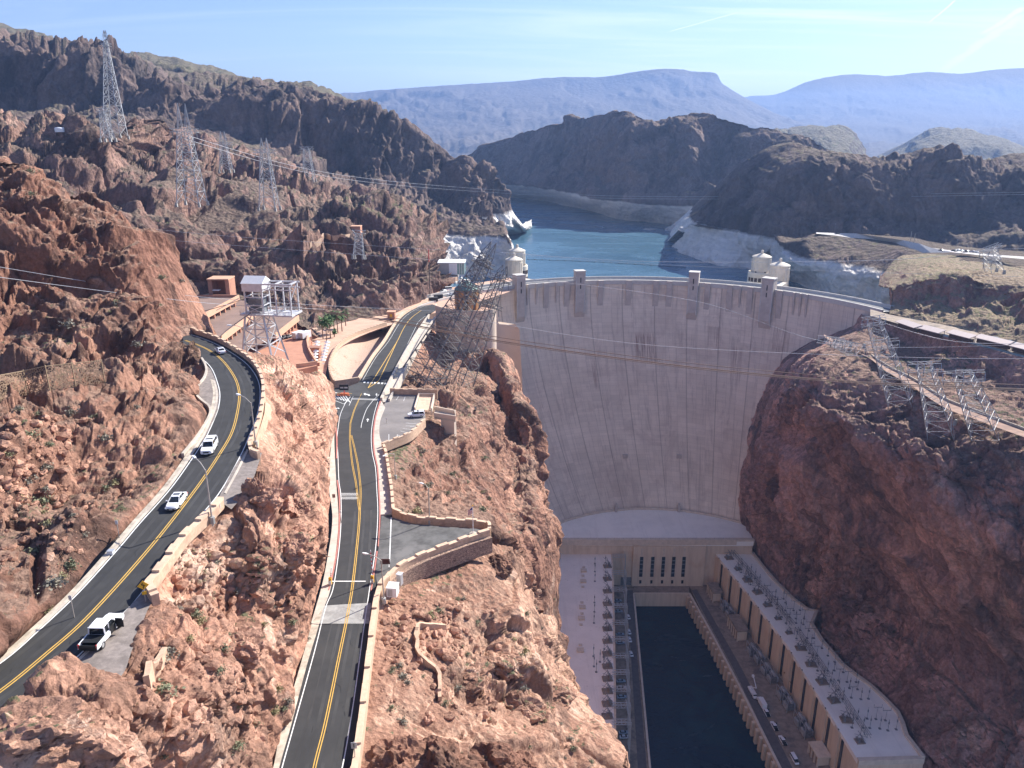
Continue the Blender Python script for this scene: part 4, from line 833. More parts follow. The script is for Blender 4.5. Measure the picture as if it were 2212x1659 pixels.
o=bpy.data.objects.new('downstream_face',me); COL.objects.link(o); o.parent=dam; dloc(o)
def ringmesh(name,r0,r1,z0,z1,m,n=200,a0=T0,a1=T1):
    mb=MB(); vs=[]
    for k in range(n+1):
        th=a0+(a1-a0)*k/n
        for r,z in((r0,z0),(r1,z0),(r1,z1),(r0,z1)): vs.append((DC0[0]+(DC0[2]+r)*math.cos(th),DC0[1]+(DC0[2]+r)*math.sin(th),z))
    fs=[(k*4+j,k*4+(j+1)%4,k*4+4+(j+1)%4,k*4+4+j) for k in range(n) for j in range(4)]
    o=mb.add(vs,fs).build(name,m,dam); return dloc(o)
ringmesh('roadway',.6,12.2,177.0,177.9,M_CRROAD)
ringmesh('downstream_footway',.9,2.6,177.9,178.15,M_CREST); ringmesh('upstream_footway',10.6,12.2,177.9,178.15,M_CREST)
ringmesh('downstream_parapet',-.45,.55,176.6,179.3,M_CREST); ringmesh('upstream_parapet',12.2,13.0,174,179.5,M_CREST)
ringmesh('upstream_face',12.0,16.0,60,177.9,M_TOW,n=120)
def px_theta(px,py):
    x,y,z=at(px,py,178); return math.atan2(y-DC0[1],x-DC0[0])
def crest_tower(px,w,zt,zb,d_out=3.2,d_in=2.5):
    th=px_theta(px,612); c=Vector((DC0[0]+DC0[2]*math.cos(th),DC0[1]+DC0[2]*math.sin(th),0)); e=Vector((math.cos(th),math.sin(th),0)); t=Vector((-e.y,e.x,0))
    mb=MB(); prof=[(d_in,zt),(-d_out,zt),(-d_out,zb+8),(-.2,zb),(d_in,zb)]; vs=[]
    for s in(-w/2,w/2):
        for d,z in prof: vs.append(c+e*d+t*s+Vector((0,0,z)))
    n=len(prof); fs=[tuple(range(n))[::-1],tuple(range(n,2*n))]+[(k,(k+1)%n,n+(k+1)%n,n+k) for k in range(n)]
    mb.add(vs,fs); 
    o=dloc(mb.build('crest_tower',M_TOW,dam))
    cp=MB(); cc=c-e*((d_out-d_in)/2)+Vector((0,0,zt+.3)); cp.box(cc,(d_out+d_in+.5,w+.5,.6),rz=th); q=cp.build('cap',M_CREST,o)
    for z0,h in((zt-5.2,3.2),(zt-9.5,2.6)):
        q=MB().box(c-e*(d_out+.02)+Vector((0,0,z0)),(.3,.6,h),rz=th).build('slit_window',M_DARK,o)
    for sg in(-1,1):
        f=MB().box(c-e*(d_out-.02)+t*sg*(w/2-.35)+Vector((0,0,(zt+zb)/2+2)),(.3,.7,zt-zb-10),rz=th); q=f.build('fin',M_CREST,o)
for px in(1094,1253,1500,1702): crest_tower(px,6.2 if px!=1702 else 7.4,185.5,152)
for px in (1128,1153,1178,1204,1229,1280,1304,1333,1362,1391,1418,1446,1474,1530,1557,1585,1612,1640,1668,1735,1762,1790,1818,1846):
    th=px_theta(px,615); wide=px in(1178,1229,1304,1362,1418,1446,1530,1585,1640,1735)
    if not (wide or px in(1128,1153,1204,1790,1846,1612,1818)): continue
    e=Vector((math.cos(th),math.sin(th),0)); c=Vector((DC0[0]+DC0[2]*math.cos(th),DC0[1]+DC0[2]*math.sin(th),0)); t=Vector((-e.y,e.x,0)); w=3.4 if wide else 1.2; zb=158 if wide else 165
    vs=[]
    for s in(-w/2,w/2):
        for d,z in((.3,179.35),(-1.7,179.35),(-1.7,175),(-.1,zb),(.3,zb)): vs.append(c+e*d+t*s+Vector((0,0,z)))
    dloc(MB().add(vs,[(4,3,2,1,0),(5,6,7,8,9)]+[(k,(k+1)%5,5+(k+1)%5,5+k) for k in range(5)]).build('corbel',M_TOW,dam))
# crest road lights as small standards
for px in (1330,1355,1400,1428,1520,1570,1610,1660): pass
# gallery doors low on the face with whitish runs
for px,py in((1350,985),(1467,985)):
    p=A(px,py,'d'); th=math.atan2(p.y-dam_c(p.z)[1],p.x-dam_c(p.z)[0]); dloc(MB().box(p-Vector((math.cos(th),math.sin(th),0))*.4,(1.4,3.2,2.6),rz=th).build('gallery_portal',M_TOW,dam)); 
# ------------------------------------------------------------ power plant
ZR,ZW,ZD=38.0,29.0,8.0
def roofmat(name,c,blotch):
    m,nt,bs=_new(name); co=N(nt,'ShaderNodeNewGeometry').outputs['Position']
    col=mixc(nt,ramp(nt,noise(nt,co,.08,6,.6),.4,.65),c,tuple(x*.92 for x in c))
    col=mixc(nt,math2(nt,'MULTIPLY',ramp(nt,noise(nt,co,.7,7,.75),.60,.70),blotch),col,tuple(x*.5 for x in c))
    mp=N(nt,'ShaderNodeMapping'); mp.inputs['Scale'].default_value=(1,.05,1); nt.links.new(co,mp.inputs[0])
    col=mixc(nt,math2(nt,'MULTIPLY',ramp(nt,noise(nt,mp.outputs[0],.5,3,.5),.6,.62),.12),col,tuple(x*.6 for x in c))
    nt.links.new(col,bs.inputs['Base Color']); bs.inputs['Roughness'].default_value=.8; return m
M_ROOF=roofmat('white_roof',(.93,.89,.81),.15); M_ROOFL=roofmat('stained_white_roof',(.88,.81,.73),.8)
def wallmat():
    m,nt,bs=_new('powerhouse_concrete'); g=N(nt,'ShaderNodeNewGeometry'); co=g.outputs['Position']
    mp=N(nt,'ShaderNodeMapping'); mp.inputs['Scale'].default_value=(1,1,.12); nt.links.new(co,mp.inputs[0])
    col=mixc(nt,ramp(nt,noise(nt,mp.outputs[0],.5,6,.65),.4,.7),(.72,.58,.43),(.60,.475,.35))
    col=mixc(nt,math2(nt,'MULTIPLY',ramp(nt,noise(nt,co,.12,5,.6),.5,.7),.5),col,(.58,.40,.255))
    nt.links.new(col,bs.inputs['Base Color']); bs.inputs['Roughness'].default_value=.85; bump(nt,noise(nt,co,.6,5,.6),.3,.05,bs); return m
M_PW=wallmat()
M_DECK=simple('deck_concrete',(.30,.235,.18),.9,var=.2,scale=.4,c2=(.16,.13,.11))
M_GLASS=simple('dark_glass',(.03,.035,.045),.15,spec=.6)
M_STEEL=simple('galvanised_steel',(.42,.43,.44),.5,metal=.3,var=.15,scale=.6)
M_STEELD=simple('grey_equipment',(.19,.20,.21),.6,metal=.1,var=.25,scale=.8)
M_COPE=simple('pale_coping',(.64,.54,.43),.85,var=.1,scale=.5)
def P2(px,py,z): q=at(px,py,z); return (q[0],q[1])
central=empty('central_powerhouse',(83,405,0),0,'central powerhouse block across the foot of the dam with flat white roof','building')
def cl_(o,par=central): o.matrix_parent_inverse=Matrix.Translation(-par.location); return o
fl,fr=P2(1205,1168,ZR),P2(1628,1170,ZR); arc=[]
for k in range(41):
    th=R(168)-(R(168)-R(16))*k/40; cx,cy,r=dam_c(ZR); arc.append((cx+(r+3)*math.cos(th),cy+(r+3)*math.sin(th)))
arc=[p for p in arc if fl[0]-3<p[0]<fr[0]+6 and p[1]>fl[1]+4]
rp=[fl,fr]+arc[::-1]
cl_(MB().prism(rp,ZR-3,ZR).build('roof',M_ROOF,central))
y0=fl[1]
f=P2(1205,1168,ZR);  cl_(MB().box(((fl[0]+fr[0])/2,y0+1.5,(ZR+ZD)/2-2),(fr[0]-fl[0],3.2,ZR-ZD+4.2)).build('wall',M_PW,central))
cl_(MB().box(((fl[0]+fr[0])/2,y0+.2,ZR-.6),(fr[0]-fl[0]+1,2.4,3.6)).build('cornice',M_COPE,central))
pa=arc[:]; cl_(MB().wall([Vector((x,y,ZR)) for x,y in [(p[0],p[1]-4.2) for p in pa]],1.3,1.1,.5).build('roof_kerb',M_COPE,central))
# raised middle bay with five tall slots
def X(px,y,z):  # x for a given image pixel column at distance y and height z
    t=None; fwd=y*CP-(z-CZ)*SP; return (px-1106)/F0*fwd
mx0,mx1=X(1365,y0,20),X(1520,y0,20)
cl_(MB().box(((mx0+mx1)/2,y0-.7,(ZR+ZD)/2-1.4),(mx1-mx0,2.4,ZR-ZD-3.0)).build('middle_bay',M_PW,central))
for px in(1384,1408,1431,1453,1475):
    x=X(px,y0,22)
    o=cl_(MB().box((x,y0-1.95,21.5),(2.0,.4,13.5)).build('tall_window',M_GLASS,central)); 
    for z in(17.5,20.0,23.4,25.8):
        qq=MB().box((x,y0-2.17,z),(2.0,.1,.55)).build('spandrel',M_STEELD,o)
    cl_(MB().box((x,y0-1.95,11.2),(1.3,.35,2.2)).build('small_window',M_DARK,central))
    cl_(MB().box((x,y0-1.95,31.3),(1.3,.12,5.2)).build('rib_panel',M_COPE,central))
for px in(1352,1505): cl_(MB().box((X(px,y0,10),y0-.15,10.6),(6.5,.5,5.2)).build('roller_door',M_STEELD,central))
for k in range(34):
    x=fl[0]+12+k*2.7; cl_(MB().box((x,y0+.2,ZR+1.5),(.12,.12,.7)).build('rail_post',M_STEELD,central)) if k%2==0 and k<34 else None
for x,wd in((55,3),(69,4),(74,3),(84,4),(96,5),(105,5)): cl_(MB().box((x,y0+1.8,ZR+.25),(wd,.5,.4)).build('roof_grille',M_DARK,central))
for px in (1330,1465):
    p=A(px,1103,ZR); cl_(MB().box((p.x,p.y-1,ZR+1.2),(1.6,2.4,5.4)).box((p.x,p.y-1,ZR+4.6),(1.1,1.6,1.6)).build('stair_house',M_TOW,central))
# wings --------------------------------------------------------------------
def wing(name,label,inner,outer,zt,roof,inb,front,cope_w=1.0):
    par=empty(name,(inner[0][0],inner[0][1],0),0,label,'building'); c=lambda o: cl_(o,par)
    pol=inner+outer[::-1]
    c(MB().prism(pol,zt-2.0,zt).build('roof',roof,par))
    c(MB().wall([Vector((x,y,zt)) for x,y in outer],1.0,1.6,3).build('roof_kerb',M_COPE,par))
    return par,c
Li=[P2(1320,1194,ZW),P2(1323,1300,ZW),P2(1325.5,1450,ZW),P2(1326,1579,ZW),P2(1327,1720,ZW)]
Lo=[P2(1211,1194,ZW),P2(1203,1225,ZW),P2(1185,1259,ZW),P2(1183,1290,ZW),P2(1187,1321,ZW),P2(1190,1420,ZW),P2(1200,1560,ZW),P2(1210,1720,ZW)]
lw,lc=wing('left_power_wing','long left wing of the power plant with a stained pale roof below the cliff',Li,Lo,ZW,M_ROOFL,None,None)
lc(MB().wall([Vector((x,y,0)) for x,y in Li],ZW-.05,2.0,2,off=0).build('wall',M_PW,lw))
Ri=[P2(1546,1196,ZW),P2(1620,1287,ZW),P2(1700,1393,ZW),P2(1853,1642,ZW)]
Ro=[P2(*q,ZW) for q in [(1624,1194),(1650,1228),(1677,1259),(1712,1294),(1743,1317),(1764,1321),(1753,1349),(1775,1384),(1800,1414),(1822,1439),(1852,1462),(1880,1482),(1910,1510),(1939,1540),(1950,1565),(1958,1591),(1976,1614),(1994,1638)]]
rw,rc=wing('right_power_wing','long right wing of the power plant with a clean white roof and slotted wall',Ri,Ro,ZW,M_ROOF,None,None)
rc(MB().wall([Vector((x,y,0)) for x,y in Ri],ZW-.05,2.0,2,off=1.05).build('wall',M_PW,rw))
a,b=Vector((*Ri[-1],0)),Vector((*Ro[-1],0)); rc(MB().wall([a,b],ZW-.05,1.6,2).build('end_wall',M_PW,rw))
rc(MB().wall([a+Vector((0,0,ZW)),b+Vector((0,0,ZW))],.5,1.9,1.8).build('end_coping',M_COPE,rw))
# slots in the right wing wall
A0,A1=Vector((*Ri[0],0)),Vector((*Ri[-1],0)); dW=(A1-A0); Lw=dW.length; dW.normalize(); nW=Vector((dW.y,-dW.x,0))
if nW.x>0: nW=-nW
ang=math.atan2(dW.y,dW.x)
def onwall(s,z,out):
    # follows the three wall segments
    pts=[Vector((*q,0)) for q in Ri]; tot=sum((b-a).length for a,b in zip(pts,pts[1:])); d=s*tot
    for a,b in zip(pts,pts[1:]):
        L=(b-a).length
        if d<=L or b is pts[-1]:
            u=(b-a).normalized(); nn=Vector((u.y,-u.x,0)); nn=nn if nn.x<0 else -nn
            return a+u*d+nn*out+Vector((0,0,z)), math.atan2(u.y,u.x)
        d-=L
for k in range(12):
    s=.06+k*.0785; p,an_=onwall(s,18.5,.12); rc(MB().box(p,(1.5,.6,17.5),rz=an_).build('tall_slot',M_GLASS,rw))
    p,an_=onwall(s-.028,28,.12); rc(MB().box(p,(.5,.3,2.4),rz=an_).build('scupper',M_DARK,rw))
for k in range(12):
    p,an_=onwall(.03+k*.0785,18,.35); rc(MB().box(p,(4.6,.7,21.5),rz=an_).build('pier',M_PW,rw))
# decks and river walls
def deck(name,pts,label=None):
    return MB().prism([P2(*q,ZD) for q in pts],-4,ZD).build(name,M_DECK,kind='structure')
deck('river_terrace',[(1322,1262),(1371,1272),(1380,1400),(1404,1659),(1415,1800),(1325,1800),(1330,1500)])
deck('river_terrace',[(1368,1262),(1489,1262),(1489,1283),(1372,1283)])
deck('river_terrace',[(1489,1266),(1560,1262),(1700,1430),(1830,1640),(1900,1800),(1760,1800),(1684,1659),(1600,1490),(1540,1375)])
# roadway bands and low kerbs on the terraces
M_DRD=simple('terrace_roadway',(.13,.115,.11),.9,var=.15,scale=.5)
def zsheet(name,m,pts,z): return MB().sheet([(*P2(*q,z),z) for q in pts]).build(name,m,kind='structure')
zsheet('terrace_road',M_DRD,[(1352,1275),(1367,1275),(1375,1400),(1397,1659),(1405,1750),(1380,1750),(1378,1659),(1362,1400)],ZD+.02)
zsheet('terrace_road',M_DRD,[(1494,1275),(1505,1273),(1600,1440),(1712,1659),(1760,1750),(1740,1750),(1688,1659),(1590,1455)],ZD+.02)
riv=empty('river_wall',(86,395,0),0,'buttressed concrete river wall carrying the right terrace road','wall')
wp=[Vector((*P2(*q,ZD),ZD)) for q in [(1489,1283),(1540,1375),(1600,1490),(1684,1659),(1760,1800)]]
cl_(MB().wall(wp,.7,1.2,1.5).build('kerb',M_COPE,riv),riv)
tot=sum((b-a).length for a,b in zip(wp,wp[1:])); n=34
for k in range(n):
    d=tot*(k+.5)/n
    for a,b in zip(wp,wp[1:]):
        L=(b-a).length
        if d<=L: break
        d-=L
    u=(b-a).normalized(); nn=Vector((u.y,-u.x,0)); nn=nn if nn.x<0 else -nn; p=a+u*d+nn*.9; p.z=1.5
    cl_(MB().box(p,(1.9,2.6,12.2),rz=math.atan2(u.y,u.x),tap=.86).build('buttress',M_PW,riv),riv)
riv2=empty('river_wall',(70,390,0),0,'plain pale concrete river wall edging the left terrace','wall')
wp=[Vector((*P2(*q,ZD),ZD)) for q in [(1369,1283),(1380,1400),(1404,1659),(1415,1800)]]
cl_(MB().wall(wp,.6,.9,9).build('wall',M_COPE,riv2),riv2)
riv3=MB().wall([Vector((*P2(*q,ZD),ZD)) for q in [(1370,1283.5),(1489,1283.5)]],.8,1.0,9).build('river_wall',M_PW,label='short concrete river wall across the head of the tailrace',cat='wall')
# ------------------------------------------------------------ buildings
def thing(name,label,cat,loc=(0,0,0),rot=0,group=None): return empty(name,loc,rot,label,cat,group)
def pt(mb,name,m,par,**k): return mb.build(name,m,par,**k)
M_INT=simple('intake_concrete',(.68,.61,.50),.8,var=.08,scale=.3,c2=(.58,.52,.43))
M_GREY=simple('painted_light_steel',(.60,.60,.62),.5,metal=.2,var=.08,scale=.6)
M_WHT=simple('white_paint',(.78,.78,.78),.45,var=.04,scale=.8)
M_BRICK=simple('brick_red_block',(.36,.19,.135),.85,var=.12,scale=.5)
M_BRONZE=simple('bronze_panel',(.36,.20,.095),.45,metal=.3,var=.15,scale=.5)
M_COPPER=simple('green_copper',(.12,.22,.20),.6,metal=.2,var=.25,scale=.9,c2=(.10,.16,.15))
def intake(px,py,Y,r,zt,label,base=None,ang=0):
    p=A(px,py,-Y); cx=(p.x,p.y); root=thing('intake_tower',label,'intake tower',(cx[0],cx[1],zt-40),0,'intake towers in the lake behind the dam')
    z=40; L=lambda mb,n,m,par=root: mb.build(n,m,par)
    L(MB().lathe((0,0,0),[(r,0),(r,z)],24),'shaft',M_INT)
    L(MB().lathe((0,0,z),[(r+.35,0),(r+.35,.5),(r*.9,1.1),(r*.25,2.6),(.9,2.7)],24),'roof',M_INT)
    L(MB().lathe((0,0,z+2.6),[(1.0,0),(1.0,1.9),(.8,2.3),(.2,2.6)],10),'finial',M_INT)
    for k in range(12):
        a=2*math.pi*(k+.5)/12+ang; mb=MB().box((math.cos(a)*r,math.sin(a)*r,z-8),(.7,1.1,13.5),rz=a); L(mb,'pilaster',M_INT)
        if k%2==0:
            a2=a+math.pi/12; L(MB().box((math.cos(a2)*(r-.05),math.sin(a2)*(r-.05),z-11),(.3,1.2,3.2),rz=a2),'window',M_DARK)
    if base:
        rb,zb=base; L(MB().lathe((0,0,0),[(rb,-8),(rb,zb-.8),(rb-.4,zb),(rb-.9,zb),(rb-.9,zb-.9),(r,zb-.9)],24),'gate_house',M_INT)
        for row in(0,1,2):
            for k in range(9):
                a=-math.pi/2+(k-4)*.32; L(MB().box((math.cos(a)*(rb-.02),math.sin(a)*(rb-.02),zb-5-row*5),(.3,2.0,2.7),rz=a),'opening',M_BROWND)
    return root
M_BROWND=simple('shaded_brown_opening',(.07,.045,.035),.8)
intake(1646,555,545,6.4,185.3,'farther of the two right intake towers, standing on a wider gallery base',base=(8.6,30),ang=.2)
intake(1685,575,508,6.2,185.3,'nearer of the two right intake towers, just left of the last crest tower')
intake(1117,542,575,5.9,185.3,'farther of the two left intake towers, seen over its neighbour',base=(8,30))
intake(1110,561,532,5.8,185.3,'nearer of the two left intake towers, beside the first crest tower')
b=thing('intake_bridge','cream concrete access bridge from the right intake towers to the dam crest','bridge',A(1672,615,-495)); 
MB().wall([A(1685,612,-500)-b.location,A(1660,628,-486)-b.location],1.0,9,4).build('deck',M_INT,b)
b=thing('intake_bridge','cream concrete access bridge from the left intake towers to the dam crest','bridge',A(1120,600,-520)); 
MB().wall([A(1108,600,-528)-b.location,A(1165,616,-492)-b.location],1.2,7,4).build('deck',M_INT,b)
# parking garage, three stepped decks -----------------------------------------
gar=thing('parking_garage','terracotta parking garage stepping down in three open decks below the cliff','parking garage',(*at(480,720,190)[:2],184))
def g_(mb,n,m,par=None):
    o=mb.build(n,m,par or gar)
    if par is None: o.matrix_parent_inverse=Matrix.Translation(-gar.location)
    return o
def gdeck(pts,z,edge,cols,side=None):
    P=[P2(*q,z) for q in pts]; d=g_(MB().prism(P,z-.5,z),'deck',M_BROWN)
    E=[Vector((*P2(*q,z),z-1.5)) for q in edge]; g_(MB().wall(E,2.6,.5,0),'fascia',M_CAPT,d)
    for i in range(cols):
        a,b_=E[0],E[-1]; 
        p=E[0].lerp(E[1],(i+.15)/(cols)) if len(E)==2 else E[0].lerp(E[-1],(i+.15)/cols)
        g_(MB().box((p.x-.6,p.y+.6,z-4.6),(.9,.9,6.2)),'column',M_TERRA,d)
    return d
M_CAPT=simple('terracotta_fascia',(.60,.355,.235),.8,var=.07,scale=.4)
gdeck([(395,685),(436,686),(516,643),(500,636),(385,640)],197,[(436,685.5),(516,642)],7)
g_(MB().wall([Vector((*P2(380,684,197),195.3)),Vector((*P2(436,686,197),195.3))],2.2,.6,0),'front_fascia',M_TERRA)
gdeck([(400,735),(478,732),(552,676),(530,650),(470,640),(400,680)],193.5,[(478,731.5),(552,676)],8)
gdeck([(470,780),(595,727),(645,686),(600,660),(540,665),(450,740)],190,[(595,726),(645,686)],7)
g_(MB().wall([Vector((*P2(388,642,197),196.6)),Vector((*P2(516,642,197),196.6))],1.5,.5,1),'back_wall',M_TERRA)
g_(MB().wall([Vector((*P2(545,668,193.5),190)),Vector((*P2(600,655,193.5),190))],2.5,.5,3),'back_wall',M_BRICK)
g_(MB().prism([P2(*q,186.2) for q in [(430,800),(540,800),(640,800),(684,790),(676,758),(671,735),(664,722),(600,690),(500,660),(400,660)]],180,186.2),'yard',M_TERRA)
yw=[Vector((*P2(*q,186.2),186.2)) for q in [(672,716),(666,728),(664,742),(667,758),(674,772),(684,788),(660,792),(640,794)]]
g_(MB().wall(yw,1.5,.6,3.5),'yard_wall',M_CAPT)
for q in [(683,792),(668,745),(667,765)]:
    p=A(*q,183); g_(MB().box((p.x+.8,p.y,181.5),(1,1,6)),'pier',M_TERRA)
bb=thing('stair_tower','tall brick-red stair tower with an arched open front behind the top garage deck','building',A(482,640,-357))
W_=9.8; 
for sx in(-1,1): MB().box((sx*(W_/2-.9),0,4.2),(1.8,8,8.6)).build('side_wall',M_BRICK if sx<0 else M_TERRA,bb)
MB().box((0,3.4,4.2),(W_-3.6,1,8.6)).build('rear_wall',M_BRICK,bb); MB().box((0,-.3,8.75),(W_+.3,8.8,.5)).build('roof',M_CAPT,bb); MB().box((-1.6,-3,3.6),(3.4,2,.4)).build('awning',M_WHT,bb); MB().box((0,-2,.4),(W_-3.6,3,2.2)).build('counter',M_BRICK,bb)
# visitor centre on its bastion --------------------------------------------
vis=thing('visitor_center','round bronze visitor centre with green copper dome on a tall concrete bastion','building',(-22,385,183))
v_=lambda mb,n,m,par=None,**k: mb.build(n,m,par or vis,**k)
pol=[(-17.5,9),(-17.5,5)]+[(-12,-2),(-4,-7)]+[(6+8*math.cos(a),0+8*math.sin(a)) for a in np.linspace(-math.pi*.62,math.pi/2,18)]
v_(MB().prism(pol,-45,-.6),'bastion',M_INTP:=simple('cream_concrete',(.62,.50,.40),.8,var=.05,scale=.2,c2=(.56,.44,.35)),smooth=True)
v_(MB().wall([Vector((x,y,-.6)) for x,y in pol],1.7,.5,.1),'parapet',M_INTP); v_(MB().prism([(x*.96,y*.96) for x,y in pol],-.62,-.2),'terrace',M_PINK)
for k in range(8):
    a=2*math.pi*(k+.5)/8; v_(MB().box((math.cos(a)*5.3-1,math.sin(a)*5.3,5.2),(1.5,2.9,10.6),rz=a),'bronze_pier',M_BRONZE)
v_(MB().lathe((-1,0,0),[(5.0,0),(5.0,10.3)],24),'glass_drum',M_GLASS)
for z in(3,5.6,8.2): v_(MB().lathe((-1,0,z),[(5.15,0),(5.15,.5)],24),'floor_band',M_WHT)
v_(MB().lathe((-1,0,10.4),[(6.1,0),(6.1,.6),(5.3,1.2),(4.2,2.2),(2.4,3.0),(1.4,3.3),(1.3,4.0),(.3,4.6),(.12,7)],20),'dome',M_COPPER)
# overlook gallery ------------------------------------------------------------
ov=thing('overlook_building','white overlook building with a glazed corner above a curved tan terrace','building',A(976,600,-488)); o_=lambda mb,n,m,par=None: mb.build(n,m,par or ov)
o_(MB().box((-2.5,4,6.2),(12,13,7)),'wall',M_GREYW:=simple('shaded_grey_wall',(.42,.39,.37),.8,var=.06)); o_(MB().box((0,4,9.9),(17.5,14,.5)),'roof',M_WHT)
o_(MB().box((5.8,3.6,6.0),(5,12,7)),'glass_corner',simple('green_glass',(.20,.34,.32),.2,spec=.6)); o_(MB().box((1.0,-2.6,6.0),(5,.4,7)),'white_panel',M_WHT)
for k in range(4): o_(MB().box((3.6+k*1.5,-2.55,6),(.18,.4,7)),'mullion',M_WHT)
tr=MB().prism([(-9,-5)]+[(-2+6.5*math.cos(a),-4+7*math.sin(a)) for a in np.linspace(-math.pi*.55,math.pi*.3,12)]+[(-9,5)],-.9,1.8); o_(tr,'terrace',M_CAP)
o_(MB().box((-5,-7,-2.6),(9,5,3)),'undercroft',M_BROWND)
# lookout shaft on the near side of the lot ------------------------------------
sh=thing('lookout_pier','tall concrete pier carrying a flat lookout beside the parking lot','pier',A(960,925,-225)); base=sh.location
pp=[Vector((*at(x,y,184.2)[:2],0)) for x,y in [(938,899),(984,906),(983,894),(939,885)]]; pp=[p-Vector((base.x,base.y,0)) for p in pp]
MB().prism([(p.x,p.y) for p in pp],184.2-base.z-.8,184.2-base.z).build('deck',M_CONC,sh); 
MB().wall([Vector((p.x,p.y,184.2-base.z)) for p in pp],1.2,.4,.1).build('parapet',M_INTP,sh)
q0,q1=pp[0].lerp(pp[1],.35),pp[1]; MB().wall([Vector((q0.x,q0.y+.8,184-base.z-.5)),Vector((q1.x-.2,q1.y+.8,184-base.z-.5))],0,1.4,17).build('shaft',M_INTP,sh)
eb=thing('elevator_hut','small brown box hut on the tip of the lookout footbridge over the canyon','hut',A(1018,905,-262)); 
MB().box((0,0,1.8),(3.4,3.2,3.6)).build('cabin',M_BROWN,eb); MB().box((0,0,3.9),(3.8,3.6,.4)).build('roof',M_DARK,eb); MB().box((-4.2,-.6,.1),(6,1.4,.35)).build('footbridge',M_GREY,eb)
for y in(-1.3,.1): MB().box((-4.2,y,.8),(6,.08,.9)).build('railing',M_STEELD,eb)
# ramp in the lot
rp_=thing('ramp_walls','sunken ramp with pale side walls at the far corner of the parking lot','ramp',A(905,880,'r')); z0=rp_.location
for (a,b) in (((905,855),(896,886)),((938,856),(932,888)),((906,855),(938,856))): MB().wall([A(*a,'r')-z0,A(*b,'r')-z0],.95,.4,.5).build('side_wall',M_INTP,rp_)
MB().sheet([A(x,y,'r',.3)-z0 for x,y in [(906,857),(937,858),(925,886),(898,885)]]).build('ramp_floor',M_CAP,rp_)
# abutment wing of the dam at its left end
ab=thing('abutment_wing','sunlit smooth concrete abutment wing at the left end of the dam','abutment wall')
wp=[]; cols=[(1064,672,1062,800),(1078,700,1082,790),(1094,702,1100,812),(1112,700,1118,850),(1122,712,1131,880)]
tp=[A(x,y,-(dam_hit(x+12,y)[1]-14-3*i)) for i,(x,y,_,_) in enumerate(cols)]; bt=[A(x,y,-(dam_hit(x+14,y)[1]-14)) for i,(_,_,x,y) in enumerate(cols)]
tb=[p+Vector((-9,6,0)) for p in tp]; n=len(tp)
MB().add(tp+bt+tb,[(i,i+1,n+i+1,n+i) for i in range(n-1)]+[(i,2*n+i,2*n+i+1,i+1) for i in range(n-1)]).build('wing_wall',M_INTP,ab,smooth=True)
# hoist tower -----------------------------------------------------------------
hb=A(571,768,-250); ho=thing('cableway_hoist_tower','pale grey steel cableway tower with a roofed machine cabin behind the rocky ridge','cableway tower',hb,R(-8)); h_=lambda mb,n,m=None,par=None: mb.build(n,m or M_GREY,par or ho)
bw,tw,hp=5.2,3.1,14.5
def legp(sx,sy,z): t=z/hp; w=bw+(tw-bw)*t; return Vector((sx*w-.6*t,sy*w,z))
for sx in(-1,1):
    for sy in(-1,1): h_(MB().bar(legp(sx,sy,-3),legp(sx,sy,hp),.62),'leg')
for face in range(4):
    mb=MB(); cs=[(-1,-1),(1,-1),(1,1),(-1,1)]; a,b=cs[face],cs[(face+1)%4]
    for z0_,z1_ in((0,5),(5,10),(10,hp)):
        mb.bar(legp(*a,z0_),legp(*b,z1_),.26).bar(legp(*b,z0_),legp(*a,z1_),.26).bar(legp(*a,z1_),legp(*b,z1_),.34)
    h_(mb,'bracing')
h_(MB().box((4,0,hp+.3),(18,8.4,.5)),'platform')
mb=MB(); 
for y in(-4.1,4.1): mb.box((4,y,hp+1.6),(18,.1,.14)).box((4,y,hp+1.1),(18,.1,.1))
for x in np.linspace(-4.8,12.8,10):
    for y in(-4.1,4.1): mb.box((x,y,hp+1.1),(.1,.1,1.1))
h_(mb,'railing')
for sx in(-3.4,2.6):
    for sy in(-2.6,2.6): h_(MB().box((sx,sy,hp+4.6),(.45,.45,8.6)),'post')
mb=MB(); 
for z in(hp+3.2,hp+5.9): mb.box((-.4,-2.6,z),(6,.3,.3)).box((-.4,2.6,z),(6,.3,.3)).box((-3.4,0,z),(.3,5.2,.3)).box((2.6,0,z),(.3,5.2,.3))
for s_ in(-1,1): mb.bar((-3.4,-2.6,hp+(3.2 if s_>0 else .5)),(2.6,-2.6,hp+(.5 if s_>0 else 3.2)),.22)
h_(mb,'girt')
for z,hh in((hp+1.4,2.0),(hp+4.3,1.9)): h_(MB().box((-.4,0,z),(4.6,4,hh)),'winch',M_STEELD)
h_(MB().box((-.4,0,hp+9.2),(7,6.4,2.6)),'cabin',M_GREY); h_(MB().add([(-4.1,-3.4,hp+10.5),(3.3,-3.4,hp+10.5),(3.3,3.4,hp+10.5),(-4.1,3.4,hp+10.5),(-4.1,0,hp+12.6),(3.3,0,hp+12.6)],[(0,1,5,4),(2,3,4,5),(0,4,3),(1,2,5),(0,3,2,1)]),'roof',M_WHT)
for x in(7.4,12.4):
    for y in(-3,3): h_(MB().box((x,y,hp+5.4),(.4,.4,10)),'post')
mb=MB()
for y in(-3,3):
    mb.box((8,y,hp+10.4),(10.6,.4,.5)).box((8,y,hp+8.6),(10.6,.25,.3))
    for x in(3.5,7.4): mb.bar((x,y,hp+8.6),(x+4,y,hp+10.4),.2)
for x in(7.4,12.4): mb.box((x,0,hp+10.4),(.35,6,.45))
mb.bar((7.4,-3,hp+.5),(12.4,-3,hp+5),.22).bar((12.4,-3,hp+5),(12.4,3,hp+10),.2)
